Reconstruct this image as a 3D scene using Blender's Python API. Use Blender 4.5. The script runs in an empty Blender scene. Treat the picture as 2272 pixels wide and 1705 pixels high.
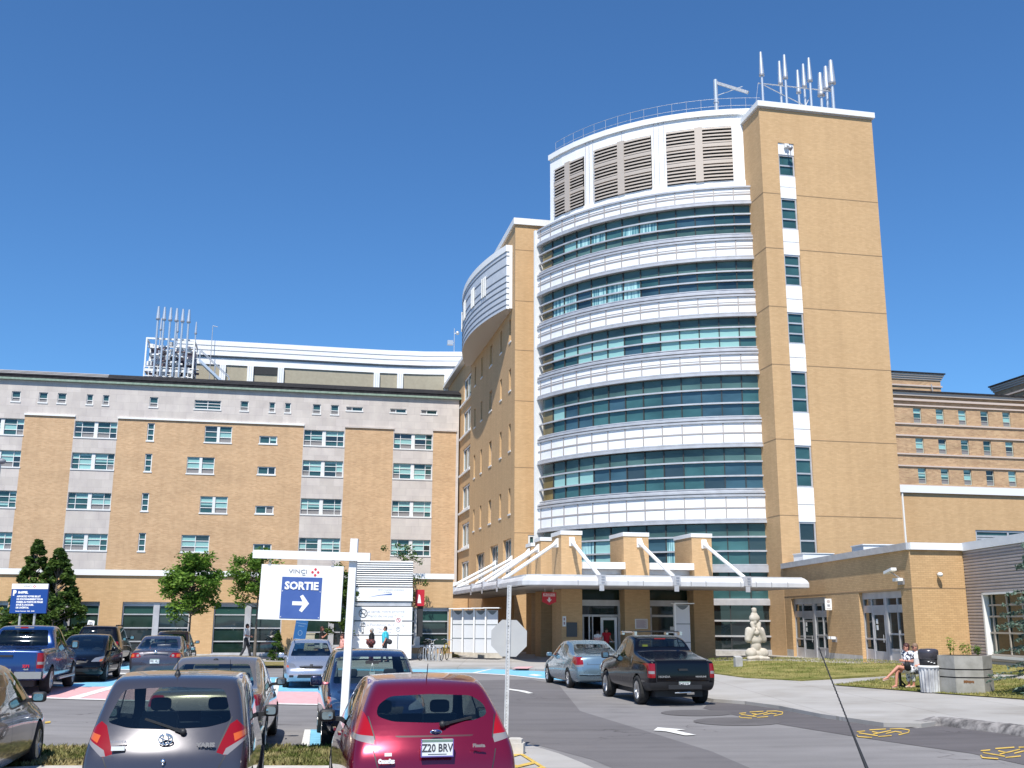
import bpy, bmesh, math, random
from mathutils import Vector, Matrix
random.seed(7)
R = math.radians
SC = bpy.context.scene
COL = SC.collection
# ------------------------------------------------------------- camera
PITCH, ROLL, CAMH, FPX = R(12.65), .004, 2.2, 2330.
cam = bpy.data.cameras.new('camera'); camo = bpy.data.objects.new('camera', cam); COL.objects.link(camo)
cam.sensor_width = 36; cam.lens = FPX/2272*36; cam.clip_start = .05; cam.clip_end = 4000
camo.matrix_world = Matrix.Translation((0, 0, CAMH)) @ Matrix.Rotation(R(90)+PITCH, 4, 'X') @ Matrix.Rotation(ROLL, 4, 'Z')
SC.camera = camo
# ------------------------------------------------------------- sky and sun
AZ = math.atan2(-.19, -.985)          # horizontal direction towards the sun (x,y)
EL = R(56)
sund = Vector((-.19*math.cos(EL), -.98*math.cos(EL), math.sin(EL))).normalized()
W = bpy.data.worlds.new('World'); SC.world = W; W.use_nodes = True
nt = W.node_tree; bg = nt.nodes['Background']
sky = nt.nodes.new('ShaderNodeTexSky'); sky.sky_type = 'NISHITA'; sky.sun_disc = False
sky.sun_elevation = EL; sky.sun_rotation = math.atan2(sund.x, sund.y); sky.air_density = 1.0; sky.dust_density = .15; sky.ozone_density = 3.2
tint = nt.nodes.new('ShaderNodeMix'); tint.data_type = 'RGBA'; tint.blend_type = 'MULTIPLY'; tint.inputs[0].default_value = 1; tint.inputs[7].default_value = (.48, .80, 1.08, 1)
nt.links.new(sky.outputs[0], tint.inputs[6]); nt.links.new(tint.outputs[2], bg.inputs[0]); bg.inputs[1].default_value = .112
sl = bpy.data.lights.new('sun', 'SUN'); sl.energy = 4.9; sl.angle = R(.53); sl.color = (1, .955, .87)
so = bpy.data.objects.new('sun', sl); COL.objects.link(so); so.rotation_euler = sund.to_track_quat('Z', 'Y').to_euler()
so.location = (0, 0, 60)
SC.view_settings.view_transform = 'Standard'; SC.view_settings.look = 'None'
SC.view_settings.exposure = 0.34; SC.view_settings.gamma = 1
SC.render.resolution_x = 1024; SC.render.resolution_y = 768
# ------------------------------------------------------------- rays through the photograph, ground shape
_fw = Vector((0, math.cos(PITCH), math.sin(PITCH))); _up = Vector((0, -math.sin(PITCH), math.cos(PITCH)))
_r = Vector((1, 0, 0))*math.cos(ROLL)+_up*math.sin(ROLL); _w = _up*math.cos(ROLL)-Vector((1, 0, 0))*math.sin(ROLL)
GA = R(11.6); GU = Vector((math.cos(GA), math.sin(GA), 0)); GV = Vector((-math.sin(GA), math.cos(GA), 0))
def gz(x, y):                                   # the lot is a very shallow dish
    return .03*x*x/max(y, 10.) if y > 0 else 0.
def ray(x, y): return _fw+_r*((x-1136)/FPX)+_w*((852.5-y)/FPX)
def at(x, y, Y):                                # the point of a sight line at distance Y
    d = ray(x, y); return Vector((0, 0, CAMH))+d*(Y/d.y)
def G(x, y, dz=0.):                             # the point where a sight line meets the ground
    d = ray(x, y); t = 30
    for _ in range(60):
        h = gz(d.x*t, d.y*t)+dz; t = .5*t+.5*(h-CAMH)/d.z
    return Vector((d.x*t, d.y*t, h))
def UV(U, V, z=0.): return GU*U+GV*V+Vector((0, 0, z))
# ------------------------------------------------------------- materials
MATS = {}
def nodes(m): return m.node_tree.nodes, m.node_tree.links
def mat(name, col=(.5, .5, .5), rough=.6, metal=0., spec=.5, coat=0., emit=0.):
    if name in MATS: return MATS[name]
    m = bpy.data.materials.new(name); m.use_nodes = True; b = m.node_tree.nodes['Principled BSDF']
    b.inputs['Base Color'].default_value = (*col, 1); b.inputs['Roughness'].default_value = rough
    b.inputs['Metallic'].default_value = metal; b.inputs['Specular IOR Level'].default_value = spec
    b.inputs['Coat Weight'].default_value = coat; b.inputs['Coat Roughness'].default_value = .03
    MATS[name] = m; return m
def ramp(m, vec, c0, c1, scale, p0=.35, p1=.65, detail=4., typ='noise', rough=.55):
    N, L = nodes(m)
    n = N.new('ShaderNodeTexNoise'); n.inputs['Scale'].default_value = scale; n.inputs['Detail'].default_value = detail; n.inputs['Roughness'].default_value = rough
    r = N.new('ShaderNodeValToRGB'); r.color_ramp.elements[0].position = p0; r.color_ramp.elements[1].position = p1
    r.color_ramp.elements[0].color = (*c0, 1); r.color_ramp.elements[1].color = (*c1, 1)
    L.new(vec, n.inputs['Vector']); L.new(n.outputs['Fac'], r.inputs[0]); return r.outputs[0]
def coords(m, sc=(1, 1, 1), wall=False):
    N, L = nodes(m); t = N.new('ShaderNodeTexCoord')
    if wall:      # horizontal run of a wall whichever way it faces
        s = N.new('ShaderNodeSeparateXYZ'); L.new(t.outputs['Object'], s.inputs[0])
        a = N.new('ShaderNodeMath'); a.operation = 'ADD'; L.new(s.outputs[0], a.inputs[0]); L.new(s.outputs[1], a.inputs[1])
        c = N.new('ShaderNodeCombineXYZ'); L.new(a.outputs[0], c.inputs[0]); L.new(s.outputs[2], c.inputs[1]); src = c.outputs[0]
    else: src = t.outputs['Object']
    mp = N.new('ShaderNodeMapping'); mp.inputs['Scale'].default_value = sc; L.new(src, mp.inputs[0]); return mp.outputs[0]
def mix(m, a, b, fac, mode='MIX'):
    N, L = nodes(m); x = N.new('ShaderNodeMix'); x.data_type = 'RGBA'; x.blend_type = mode
    for s, i in ((a, 6), (b, 7)):
        if isinstance(s, tuple): x.inputs[i].default_value = (*s, 1)
        else: L.new(s, x.inputs[i])
    if isinstance(fac, (int, float)): x.inputs[0].default_value = fac
    else: L.new(fac, x.inputs[0])
    return x.outputs[2]
def setcol(m, out, bump=None, bs=.3, bd=.02):
    N, L = nodes(m); b = N['Principled BSDF']; L.new(out, b.inputs['Base Color'])
    if bump is not None:
        q = N.new('ShaderNodeBump'); q.inputs['Strength'].default_value = bs; q.inputs['Distance'].default_value = bd
        L.new(bump, q.inputs['Height']); L.new(q.outputs[0], b.inputs['Normal'])
def brick_mat(name, c0, c1, mortar, var, bw=.24, bh=.08, big=.35):
    m = mat(name, c0, .85, spec=.25); N, L = nodes(m)
    v = coords(m, (1, 1, 1), wall=True)
    b = N.new('ShaderNodeTexBrick'); L.new(v, b.inputs['Vector']); b.inputs['Scale'].default_value = 1
    b.inputs['Brick Width'].default_value = bw; b.inputs['Row Height'].default_value = bh; b.inputs['Mortar Size'].default_value = .008
    b.inputs['Mortar Smooth'].default_value = .3
    b.inputs['Color1'].default_value = (*c0, 1); b.inputs['Color2'].default_value = (*c1, 1); b.inputs['Mortar'].default_value = (*mortar, 1)
    v2 = coords(m, (.5, 1.6, 1), wall=True)
    n = ramp(m, v2, tuple(1-var for _ in range(3)), (1+var*.4,)*3, big, .3, .7, 5)
    v3 = coords(m, (1.2, 9, 1), wall=True)
    n2 = ramp(m, v3, (1-var,)*3, (1.05,)*3, 1.3, .25, .6, 5)
    c = mix(m, b.outputs['Color'], n, 1., 'MULTIPLY'); c = mix(m, c, n2, .8, 'MULTIPLY'); v4 = coords(m, (1.6, .07, 1), wall=True); n3 = ramp(m, v4, (.94, .93, .92), (1.03,)*3, 1.0, .28, .6, 6); c = mix(m, c, n3, 1., 'MULTIPLY')
    setcol(m, c, b.outputs['Fac'], -.25, .01); return m
brick_new = brick_mat('tan brick', (.535, .345, .178), (.60, .395, .212), (.50, .335, .185), .045)
brick_wing = brick_mat('coursed tan brick', (.52, .335, .172), (.60, .395, .208), (.40, .255, .125), .05)
brick_old = brick_mat('old orange brick', (.52, .325, .18), (.63, .415, .24), (.55, .43, .30), .11, .3, .09)
brick_far = brick_mat('far brick', (.42, .26, .15), (.55, .37, .21), (.5, .4, .3), .2, .45, .14, .6)
def stone_mat(name, c0, c1, joint, bw=1.25, bh=.72):
    m = mat(name, c0, .8, spec=.2); N, L = nodes(m); v = coords(m, wall=True)
    b = N.new('ShaderNodeTexBrick'); L.new(v, b.inputs['Vector']); b.inputs['Scale'].default_value = 1
    b.inputs['Brick Width'].default_value = bw; b.inputs['Row Height'].default_value = bh; b.inputs['Mortar Size'].default_value = .012
    b.inputs['Color1'].default_value = (*c0, 1); b.inputs['Color2'].default_value = (*c1, 1); b.inputs['Mortar'].default_value = (*joint, 1)
    v2 = coords(m, (1, .55, 1), wall=True)
    n = ramp(m, v2, (.86, .85, .86), (1.04, 1.04, 1.02), 1.1, .3, .7, 6)
    setcol(m, mix(m, b.outputs['Color'], n, 1., 'MULTIPLY')); return m
stone = stone_mat('pale limestone', (.56, .51, .475), (.63, .575, .54), (.49, .445, .42))
def noisy(name, c0, c1, scale, rough=.8, bump=.2, bd=.01, sc=(1, 1, 1), metal=0, spec=.3, p=(.35, .65)):
    m = mat(name, c0, rough, metal, spec); v = coords(m, sc); o = ramp(m, v, c0, c1, scale, p[0], p[1], 6)
    setcol(m, o, o if bump else None, bump, bd); return m
white_metal = noisy('white metal panel', (.80, .80, .81), (.86, .86, .86), 1.4, .42, 0)
white_trim = mat('white trim', (.80, .80, .79), .5)
white_paint = noisy('white paint', (.76, .76, .75), (.84, .84, .83), 6, .5, 0)
siding_blue = noisy('pale blue metal siding', (.50, .53, .58), (.56, .59, .63), 2, .4, 0)
alu = noisy('aluminium', (.50, .49, .50), (.60, .59, .60), 2, .38, 0, metal=.35)
alu_dark = mat('grey aluminium', (.33, .33, .35), .4, .4)
steel = mat('galvanised steel', (.62, .64, .66), .35, .6)
steel_dull = noisy('weathered steel', (.38, .38, .39), (.58, .58, .58), 9, .5, 0, metal=.4)
taupe = mat('taupe louvre metal', (.50, .43, .37), .5, .1)
beige_clad = noisy('beige ribbed cladding', (.36, .32, .24), (.40, .36, .27), 3, .6, 0)
dark = mat('near black', (.012, .012, .014), .7)
shadowgap = mat('dark recess', (.03, .032, .035), .8)
darkroof = noisy('dark roofing', (.022, .021, .024), (.04, .038, .042), 3, .9, .2, spec=.1)
copper = noisy('green copper flashing', (.20, .28, .22), (.30, .38, .31), 3, .7, 0)
concrete = noisy('concrete', (.44, .41, .37), (.56, .53, .48), 3.5, .85, .15)
concrete_d = noisy('grey concrete', (.34, .33, .32), (.44, .43, .42), 5, .85, .15)
def glass_mat(name, col, rough=.03, spec=.9, wav=.12):
    m = mat(name, col, rough, 0, spec); N, L = nodes(m)
    v = coords(m, (.35, .35, .35)); n = N.new('ShaderNodeTexNoise'); n.inputs['Scale'].default_value = 1; L.new(v, n.inputs['Vector'])
    q = N.new('ShaderNodeBump'); q.inputs['Strength'].default_value = wav; q.inputs['Distance'].default_value = .12; L.new(n.outputs[0], q.inputs['Height'])
    L.new(q.outputs[0], N['Principled BSDF'].inputs['Normal'])
    v2 = coords(m, (.22, .22, .5)); o = ramp(m, v2, tuple(k*.7 for k in col), tuple(min(1, k*1.7+.006) for k in col), 1., .34, .68, 4); setcol(m, o); return m
glass_teal = glass_mat('teal glass', (.03, .085, .088), .04, .6, .06)
glass_teal2 = glass_mat('dark teal spandrel glass', (.055, .105, .10), .12, .4)
glass_blue = glass_mat('blue glass', (.028, .065, .088), .04, .6, .06)
glass_grn = glass_mat('green glass', (.010, .026, .020), .05, .4)
glass_tan = glass_mat('glass over tan wall', (.17, .13, .055), .08, .4, .06)
glass_blk = glass_mat('dark window glass', (.015, .025, .028))
blind = mat('pale drawn blind behind glass', (.28, .50, .48), .3, 0, .6)
curtain = mat('curtain behind glass', (.30, .52, .53), .35, 0, .6)
N_, L_ = nodes(curtain); v_ = coords(curtain, (1, 1, .05)); w_ = N_.new('ShaderNodeTexNoise'); w_.inputs['Scale'].default_value = 7; L_.new(v_, w_.inputs['Vector'])
r_ = N_.new('ShaderNodeValToRGB'); r_.color_ramp.elements[0].color = (.06, .20, .24, 1); r_.color_ramp.elements[1].color = (.42, .66, .66, 1)
r_.color_ramp.elements[0].position = .38; r_.color_ramp.elements[1].position = .6; L_.new(w_.outputs[0], r_.inputs[0]); setcol(curtain, r_.outputs[0])
frame_w = mat('white window frame', (.74, .74, .73), .5)
ac_grey = mat('grey window unit', (.22, .21, .21), .6)
red_sign = mat('red sign', (.50, .015, .03), .5); blue_sign = mat('deep blue sign', (.008, .055, .26), .45)
blue_pale = noisy('faded blue sign', (.055, .11, .33), (.07, .13, .36), 3, .45, 0)
sign_white = noisy('sign white', (.80, .80, .78), (.86, .86, .84), 3, .45, 0)
txt_white = mat('white lettering', (.85, .85, .85), .5); txt_dark = mat('dark lettering', (.05, .05, .06), .6); txt_grey = mat('grey lettering', (.28, .29, .33), .6)
txt_blue = mat('blue lettering', (.03, .07, .25), .6)
# ------------------------------------------------------------- objects
def link(o): COL.objects.link(o); return o
def tag(o, label=None, cat=None, group=None, kind=None):
    if label: o['label'] = label
    if cat: o['category'] = cat
    if group: o['group'] = group
    if kind: o['kind'] = kind
    return o
def thing(name, label, cat, loc=(0, 0, 0), rz=0, group=None):
    o = bpy.data.objects.new(name, None); link(o); o.location = loc; o.rotation_euler = (0, 0, rz); o.empty_display_size = .3
    return tag(o, label, cat, group)
class MB:
    """collects shapes; build() links them as one mesh object"""
    def __init__(s, off=(0, 0, 0)): s.v = []; s.f = []; s.m = []; s.off = off; s.sm = []
    def add(s, vs, fs, mi=0, sm=False):
        n = len(s.v); o = s.off
        s.v += [(a[0]-o[0], a[1]-o[1], a[2]-o[2]) for a in vs]; s.f += [tuple(n+i for i in f) for f in fs]
        s.m += [mi]*len(fs); s.sm += [sm]*len(fs); return s
    def box(s, x0, x1, y0, y1, z0, z1, mi=0):
        v = [(x, y, z) for z in (z0, z1) for y in (y0, y1) for x in (x0, x1)]
        return s.add(v, [(0, 2, 3, 1), (4, 5, 7, 6), (0, 1, 5, 4), (2, 6, 7, 3), (0, 4, 6, 2), (1, 3, 7, 5)], mi)
    def prism(s, pts, z0, z1, mi=0, sm=False):          # pts ccw in xy
        n = len(pts); v = [(*p[:2], z0) for p in pts]+[(*p[:2], z1) for p in pts]
        s.add(v, [tuple(range(n))[::-1], tuple(range(n, 2*n))], mi)
        return s.add(v, [(i, (i+1) % n, n+(i+1) % n, n+i) for i in range(n)], mi, sm)
    def extr(s, pts, d, mi=0):                           # polygon of 3d points extruded by the vector d
        n = len(pts); v = [tuple(p) for p in pts]+[tuple(Vector(p)+Vector(d)) for p in pts]
        s.add(v, [tuple(range(n))[::-1], tuple(range(n, 2*n))], mi)
        return s.add(v, [(i, (i+1) % n, n+(i+1) % n, n+i) for i in range(n)], mi)
    def tube(s, a, b, r0, r1=None, n=8, mi=0, sm=True, caps=True):
        a, b = Vector(a), Vector(b); r1 = r0 if r1 is None else r1
        d = (b-a).normalized(); e = d.orthogonal().normalized(); g = d.cross(e)
        v = [tuple(p+(e*math.cos(2*math.pi*i/n)+g*math.sin(2*math.pi*i/n))*r) for p, r in ((a, r0), (b, r1)) for i in range(n)]
        s.add(v, [(i, (i+1) % n, n+(i+1) % n, n+i) for i in range(n)], mi, sm)
        if caps: s.add(v, [tuple(range(n))[::-1], tuple(range(n, 2*n))], mi)
        return s
    def path(s, pts, r, n=6, mi=0):
        for a, b in zip(pts, pts[1:]): s.tube(a, b, r, n=n, mi=mi)
        return s
    def beam(s, a, b, w, h, mi=0):                       # rectangular bar from a to b
        a, b = Vector(a), Vector(b); d = (b-a).normalized(); e = d.cross(Vector((0, 0, 1)))
        e = (e if e.length > 1e-3 else Vector((1, 0, 0))).normalized(); g = e.cross(d)
        v = [tuple(p+e*sx*w/2+g*sz*h/2) for p in (a, b) for sz in (-1, 1) for sx in (-1, 1)]
        return s.add(v, [(0, 1, 3, 2), (4, 6, 7, 5), (0, 4, 5, 1), (2, 3, 7, 6), (0, 2, 6, 4), (1, 5, 7, 3)], mi)
    def lathe(s, prof, n=24, mi=0, c=(0, 0), axis='z', sm=True, frm=None):
        v = []
        for r_, z in prof:
            for i in range(n):
                t = 2*math.pi*i/n; p = (c[0]+r_*math.cos(t), c[1]+r_*math.sin(t), z)
                v.append(p)
        if frm is not None: v = [tuple(frm @ Vector(p)) for p in v]
        m = len(prof)
        return s.add(v, [(k*n+i, k*n+(i+1) % n, (k+1)*n+(i+1) % n, (k+1)*n+i) for k in range(m-1) for i in range(n)]+[tuple(range(n))[::-1], tuple(range((m-1)*n, m*n))], mi, sm)
    def ell(s, c, r, n=12, m=8, mi=0):
        v = []; f = []
        for j in range(m+1):
            p = math.pi*j/m
            for i in range(n):
                t = 2*math.pi*i/n; v.append((c[0]+r[0]*math.sin(p)*math.cos(t), c[1]+r[1]*math.sin(p)*math.sin(t), c[2]-r[2]*math.cos(p)))
        f = [(j*n+i, j*n+(i+1) % n, (j+1)*n+(i+1) % n, (j+1)*n+i) for j in range(m) for i in range(n)]
        return s.add(v, f, mi, True)
    def sbox(s, c, r, e=.35, n=16, m=10, mi=0):          # box with soft corners
        g = lambda v, e_: math.copysign(abs(v)**e_, v); V = []
        for j in range(m+1):
            p = -math.pi/2+math.pi*j/m
            for i in range(n):
                t = 2*math.pi*i/n+.001; V.append((c[0]+r[0]*g(math.cos(p), e)*g(math.cos(t), e), c[1]+r[1]*g(math.cos(p), e)*g(math.sin(t), e), c[2]+r[2]*g(math.sin(p), e)))
        return s.add(V, [(j*n+i, j*n+(i+1) % n, (j+1)*n+(i+1) % n, (j+1)*n+i) for j in range(m) for i in range(n)], mi, True)
    def arc(s, c, r0, r1, t0, t1, z0, z1, n=None, mi=0):  # ring sector, angles measured as on the round tower
        n = n or max(1, int(abs(t1-t0)/2.2)+1); v = []
        for i in range(n+1):
            t = R(t0+(t1-t0)*i/n)
            for r_, z in ((r0, z0), (r1, z0), (r1, z1), (r0, z1)): v.append((c[0]-r_*math.sin(t), c[1]-r_*math.cos(t), z))
        f = []
        for i in range(n):
            a = 4*i; b = 4*i+4
            f += [(a+k, b+k, b+(k+1) % 4, a+(k+1) % 4) for k in range(4)]
        f += [(0, 1, 2, 3), (4*n+3, 4*n+2, 4*n+1, 4*n)]
        return s.add(v, f, mi)
    def build(s, name, mats, parent=None, loc=None, rz=None, recalc=True):
        me = bpy.data.meshes.new(name); me.from_pydata(s.v, [], s.f)
        for m in (mats if isinstance(mats, (list, tuple)) else [mats]): me.materials.append(m)
        me.polygons.foreach_set('material_index', s.m); me.polygons.foreach_set('use_smooth', s.sm)
        if recalc:
            bm = bmesh.new(); bm.from_mesh(me); bmesh.ops.recalc_face_normals(bm, faces=bm.faces); bm.to_mesh(me); bm.free()
        me.update(); o = bpy.data.objects.new(name, me); link(o)
        if parent is not None: o.parent = parent
        if loc is not None: o.location = loc
        if rz is not None: o.rotation_euler = (0, 0, rz)
        return o
def dup(o, parent=None, loc=None, rz=None):
    c = o.copy(); link(c); c.parent = parent
    for k in ('label', 'category', 'group'):
        if parent is not None and k in c.keys(): del c[k]
    if loc is not None: c.location = loc
    if rz is not None: c.rotation_euler = (0, 0, rz)
    for ch in list(o.children): dup(ch, c)
    return c
def textmesh(s, size, depth=.004, bold=0., ax=1., align='CENTER'):
    cu = bpy.data.curves.new('t', 'FONT'); cu.body = s; cu.size = size; cu.extrude = depth; cu.offset = bold; cu.align_x = align; cu.align_y = 'CENTER'
    cu.resolution_u = 2
    o = bpy.data.objects.new('t', cu); COL.objects.link(o); dg = bpy.context.evaluated_depsgraph_get()
    me = bpy.data.meshes.new_from_object(o.evaluated_get(dg)); COL.objects.unlink(o); bpy.data.objects.remove(o)
    if ax != 1: me.transform(Matrix.Diagonal((ax, 1, 1, 1)))
    return me
def text(mb, s, size, M, mi=0, bold=0., ax=1., align='CENTER', depth=.004):
    """writes into mb; M maps the text's xy plane (x right, y up, z out) to the part's frame"""
    me = textmesh(s, size, depth, bold, ax, align)
    mb.add([tuple(M @ v.co) for v in me.vertices], [tuple(p.vertices) for p in me.polygons], mi)
    bpy.data.meshes.remove(me)
FRONT = Matrix(((1, 0, 0, 0), (0, 0, -1, 0), (0, 1, 0, 0), (0, 0, 0, 1)))   # a text that faces -y
def plane_front(x, y, z): return Matrix.Translation((x, y, z)) @ FRONT
def wall(mb, u0, u1, z0, z1, V, holes, depth=.25, mi=0, mr=None, side=False, zones=None):
    """wall in the plane V (facing -V) with openings and their reveals; side=True: plane U (facing -U), u runs along V"""
    us = sorted({u0, u1, *[h[0] for h in holes], *[h[1] for h in holes], *([a for z in zones for a in z[:2]] if zones else [])})
    zs = sorted({z0, z1, *[h[2] for h in holes], *[h[3] for h in holes], *([a for z in zones for a in z[2:4]] if zones else [])})
    us = [a for a in us if u0 <= a <= u1]; zs = [a for a in zs if z0 <= a <= z1]
    P = (lambda a, d, z: (V+d, a, z)) if side else (lambda a, d, z: (a, V+d, z))
    for a, b in zip(us, us[1:]):
        for c, d in zip(zs, zs[1:]):
            ca, cz = (a+b)/2, (c+d)/2
            if any(h[0] < ca < h[1] and h[2] < cz < h[3] for h in holes): continue
            m = mi
            for z in zones or []:
                if z[0] < ca < z[1] and z[2] < cz < z[3]: m = z[4]
            q = [P(a, 0, c), P(b, 0, c), P(b, 0, d), P(a, 0, d)]
            mb.add(q if not side else q[::-1], [(0, 1, 2, 3)], m)
    for h in holes:
        a, b, c, d = h[:4]; m = mi if mr is None else mr
        qs = [[P(a, 0, c), P(a, depth, c), P(a, depth, d), P(a, 0, d)], [P(b, 0, c), P(b, 0, d), P(b, depth, d), P(b, depth, c)],
              [P(a, 0, c), P(b, 0, c), P(b, depth, c), P(a, depth, c)], [P(a, 0, d), P(a, depth, d), P(b, depth, d), P(b, 0, d)]]
        for q in qs: mb.add(q if not side else q[::-1], [(0, 1, 2, 3)], m)
# ------------------------------------------------------------- window builder shared by all buildings
FR = {}
def window(root, off, a0, a1, z0, z1, V, cols, rows, mull=(), side=False, choose=None, rec=.14, bar=.055, fmat=None, sill=True, name='window', mats=None, mw=.24):
    """a0..a1 along the wall, z0..z1, in plane V; cols/rows are the fractions of the cells; mull: wide posts (fractions)"""
    P = (lambda a, d, z: (V+d, a, z)) if side else (lambda a, d, z: (a, V+d, z))
    w, h = a1-a0, z1-z0; org = P(a0, 0, z0)
    root_off = Vector(off); loc = Vector(org)-root_off
    Q = (lambda a, d, z: (d, a, z)) if side else (lambda a, d, z: (a, d, z))
    def bx(mb, x0, x1, d0, d1, y0, y1, mi=0):
        p, q = Q(x0, d0, y0), Q(x1, d1, y1)
        mb.box(min(p[0], q[0]), max(p[0], q[0]), min(p[1], q[1]), max(p[1], q[1]), y0, y1, mi)
    key = (round(w, 2), round(h, 2), tuple(cols), tuple(rows), tuple(mull), side, rec, bar, sill, mw, (fmat or frame_w).name)
    if key not in FR:
        mb = MB()
        for x0, x1 in ((0, bar), (w-bar, w)): bx(mb, x0, x1, rec-.06, rec, bar, h-bar)
        bx(mb, 0, w, rec-.06, rec, 0, bar); bx(mb, 0, w, rec-.06, rec, h-bar, h)
        for c in cols[1:-1]: bx(mb, w*c-bar/2, w*c+bar/2, rec-.05, rec-.003, bar, h-bar)
        for r_ in rows[1:-1]: bx(mb, bar, w-bar, rec-.045, rec-.006, h*r_-bar/2, h*r_+bar/2)
        for c in mull: bx(mb, w*c-mw/2, w*c+mw/2, rec-.10, rec-.001, bar, h-bar)
        if sill: bx(mb, -.06, w+.06, -.05, rec-.061, -.09, .03)
        FR[key] = mb.build(name, fmat or frame_w, root, loc); fo = FR[key]
    else:
        fo = FR[key].copy(); link(fo); fo.parent = root; fo.location = loc
        fo.name = name
    pm = MB(); ms = mats or [glass_teal, blind, ac_grey, glass_blk, curtain]
    for j in range(len(rows)-1):
        for i in range(len(cols)-1):
            k = choose(i, j) if choose else 0
            q = [Q(w*cols[i], rec+.02, h*rows[j]), Q(w*cols[i+1], rec+.02, h*rows[j]), Q(w*cols[i+1], rec+.02, h*rows[j+1]), Q(w*cols[i], rec+.02, h*rows[j+1])]
            if k == 1:      # a blind drawn part of the way
                t = random.choice((1, 1, .55)); zc = h*(rows[j+1]-(rows[j+1]-rows[j])*t)
                pm.add([Q(w*cols[i], rec+.02, zc), Q(w*cols[i+1], rec+.02, zc), q[2], q[3]], [(0, 1, 2, 3)], 1)
                if t < 1: pm.add([q[0], q[1], Q(w*cols[i+1], rec+.02, zc), Q(w*cols[i], rec+.02, zc)], [(0, 1, 2, 3)], 0)
            else: pm.add(q, [(0, 1, 2, 3)], k)
    pm.build('pane', ms, fo, recalc=False)
    return fo
def rr(p_blind, p_ac=.0):
    seed = random.random()
    def f(i, j):
        if j == 0 and random.random() < p_ac: return 2
        return 1 if (random.random() < p_blind if j > 0 else random.random() < p_blind*.3) else random.choice((0, 0, 3))
    return f
# ------------------------------------------------------------- long brick and limestone wing
LO = (-6, 100, 0)
wing = thing('brick_building', 'long six-storey old building of orange brick and pale limestone strips under a dark roof', 'building', UV(-6, 100), GA)
H_ = []; wins = []
def reg(a0, a1, z0, z1, kind): H_.append((a0, a1, z0, z1)); wins.append((a0, a1, z0, z1, kind))
for a0, a1 in ((-28, -24.25), (-20.05, -16.3), (.4, 4.25), (8.9, 12.72), (-48, -44.3)):
    for z0 in (18.2, 15.3, 11.7, 8.05): reg(a0+.06, a1-.04, z0, z0+1.5, 'pair')
for z0 in (18.1, 15.25, 11.65, 8.05): reg(-13.7, -13.08, z0, z0+1.65, 'slit')
for a0, z0 in ((-8.6, 18.15), (-10, 15.2), (-8.6, 11.6), (-10, 8.05)): reg(a0, a0+2.45, z0, z0+1.55, 'dbl')
for z0 in (18.2, 15.3, 11.65, 8.15): reg(-3.65, -2.0, z0, z0+.75, 'two')
for a0 in (-28.2, -25.6, -23.3, -21.7, -19.2, -17.8, -13.7, -5.55, -2.9, -1.45, 1.15, 2.85): reg(a0, a0+(.55 if a0 in (-19.2, -17.8, -2.9, -1.45) else .75), 21.25, 22.2, 'top')
reg(-9.7, -7.3, 21.25, 22.12, 'top6')
for a0 in (4.3, 8.5, 11.5): reg(a0, a0+1.58, 21.7, 22.1, 'low')
for a0 in (-34, -38, -42):
    for z0 in (18.2, 15.3, 11.7, 8.05): reg(a0, a0+1.5, z0, z0+1.5, 'dbl')
mb = MB(LO)
zones = [(a, b, 4.4, 20.05, 1) for a, b in ((-44.3, -28), (-24.3, -20.05), (-16.3, .4), (4.3, 8.9), (12.75, 15.0))]
wall(mb, -50, 15.25, 0, 23.25, 100, H_, .24, 0, zones=zones)
for q in ([(15.25, 100, 0), (15.25, 116, 0), (15.25, 116, 23.25), (15.25, 100, 23.25)], [(-50, 100, 0), (-50, 100, 23.25), (-50, 116, 23.25), (-50, 116, 0)], [(-50, 116, 0), (-50, 116, 23.25), (15.25, 116, 23.25), (15.25, 116, 0)]): mb.add(q, [(0, 1, 2, 3)], 0)
mb.build('wall', [stone, brick_old], wing, recalc=False)
for a, b in ((-44.3, -28), (-24.3, -20.05), (-16.3, .4), (4.3, 8.9), (12.75, 15.0)):
    mb = MB(LO); mb.box(a-.05, b+.05, 99.88, 99.998, 20.05, 20.2, 0); mb.build('lintel_strip', white_trim if a < 4 else stone, wing)
mb = MB(LO); mb.box(-50.2, 15.5, 99.7, 116, 23.25, 23.43); mb.build('copper_gutter', copper, wing)
mb = MB(LO)
mb.box(-50.2, 15.45, 99.8, 116, 23.43, 23.7, 0)
mb.add([(-50.4, 99.75, 23.7), (15.5, 99.75, 23.7), (15.2, 100.5, 24.25), (-50.4, 100.5, 24.25), (-50.4, 116, 24.25), (15.2, 116, 24.25), (15.5, 116, 23.7)], [(0, 1, 2, 3), (3, 2, 5, 4), (1, 6, 5, 2)], 1)
for z, v in ((23.78, 99.84), (23.94, 100.06), (24.1, 100.28)): mb.box(-50.4, 15.3, v-.04, v+.12, z, z+.04, 2)
mb.build('roof', [copper if 0 else darkroof, darkroof, mat('roof seam grey', (.07, .07, .075), .8)], wing)
mb = MB(LO)
for z, v in ((23.86, 99.93), (24.02, 100.15), (24.17, 100.36)): mb.box(-50, -17.5, v-.05, v+.02, z, z+.045)
mb.build('roof_rail', mat('pale roof rail', (.6, .57, .56), .6), wing)
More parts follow.
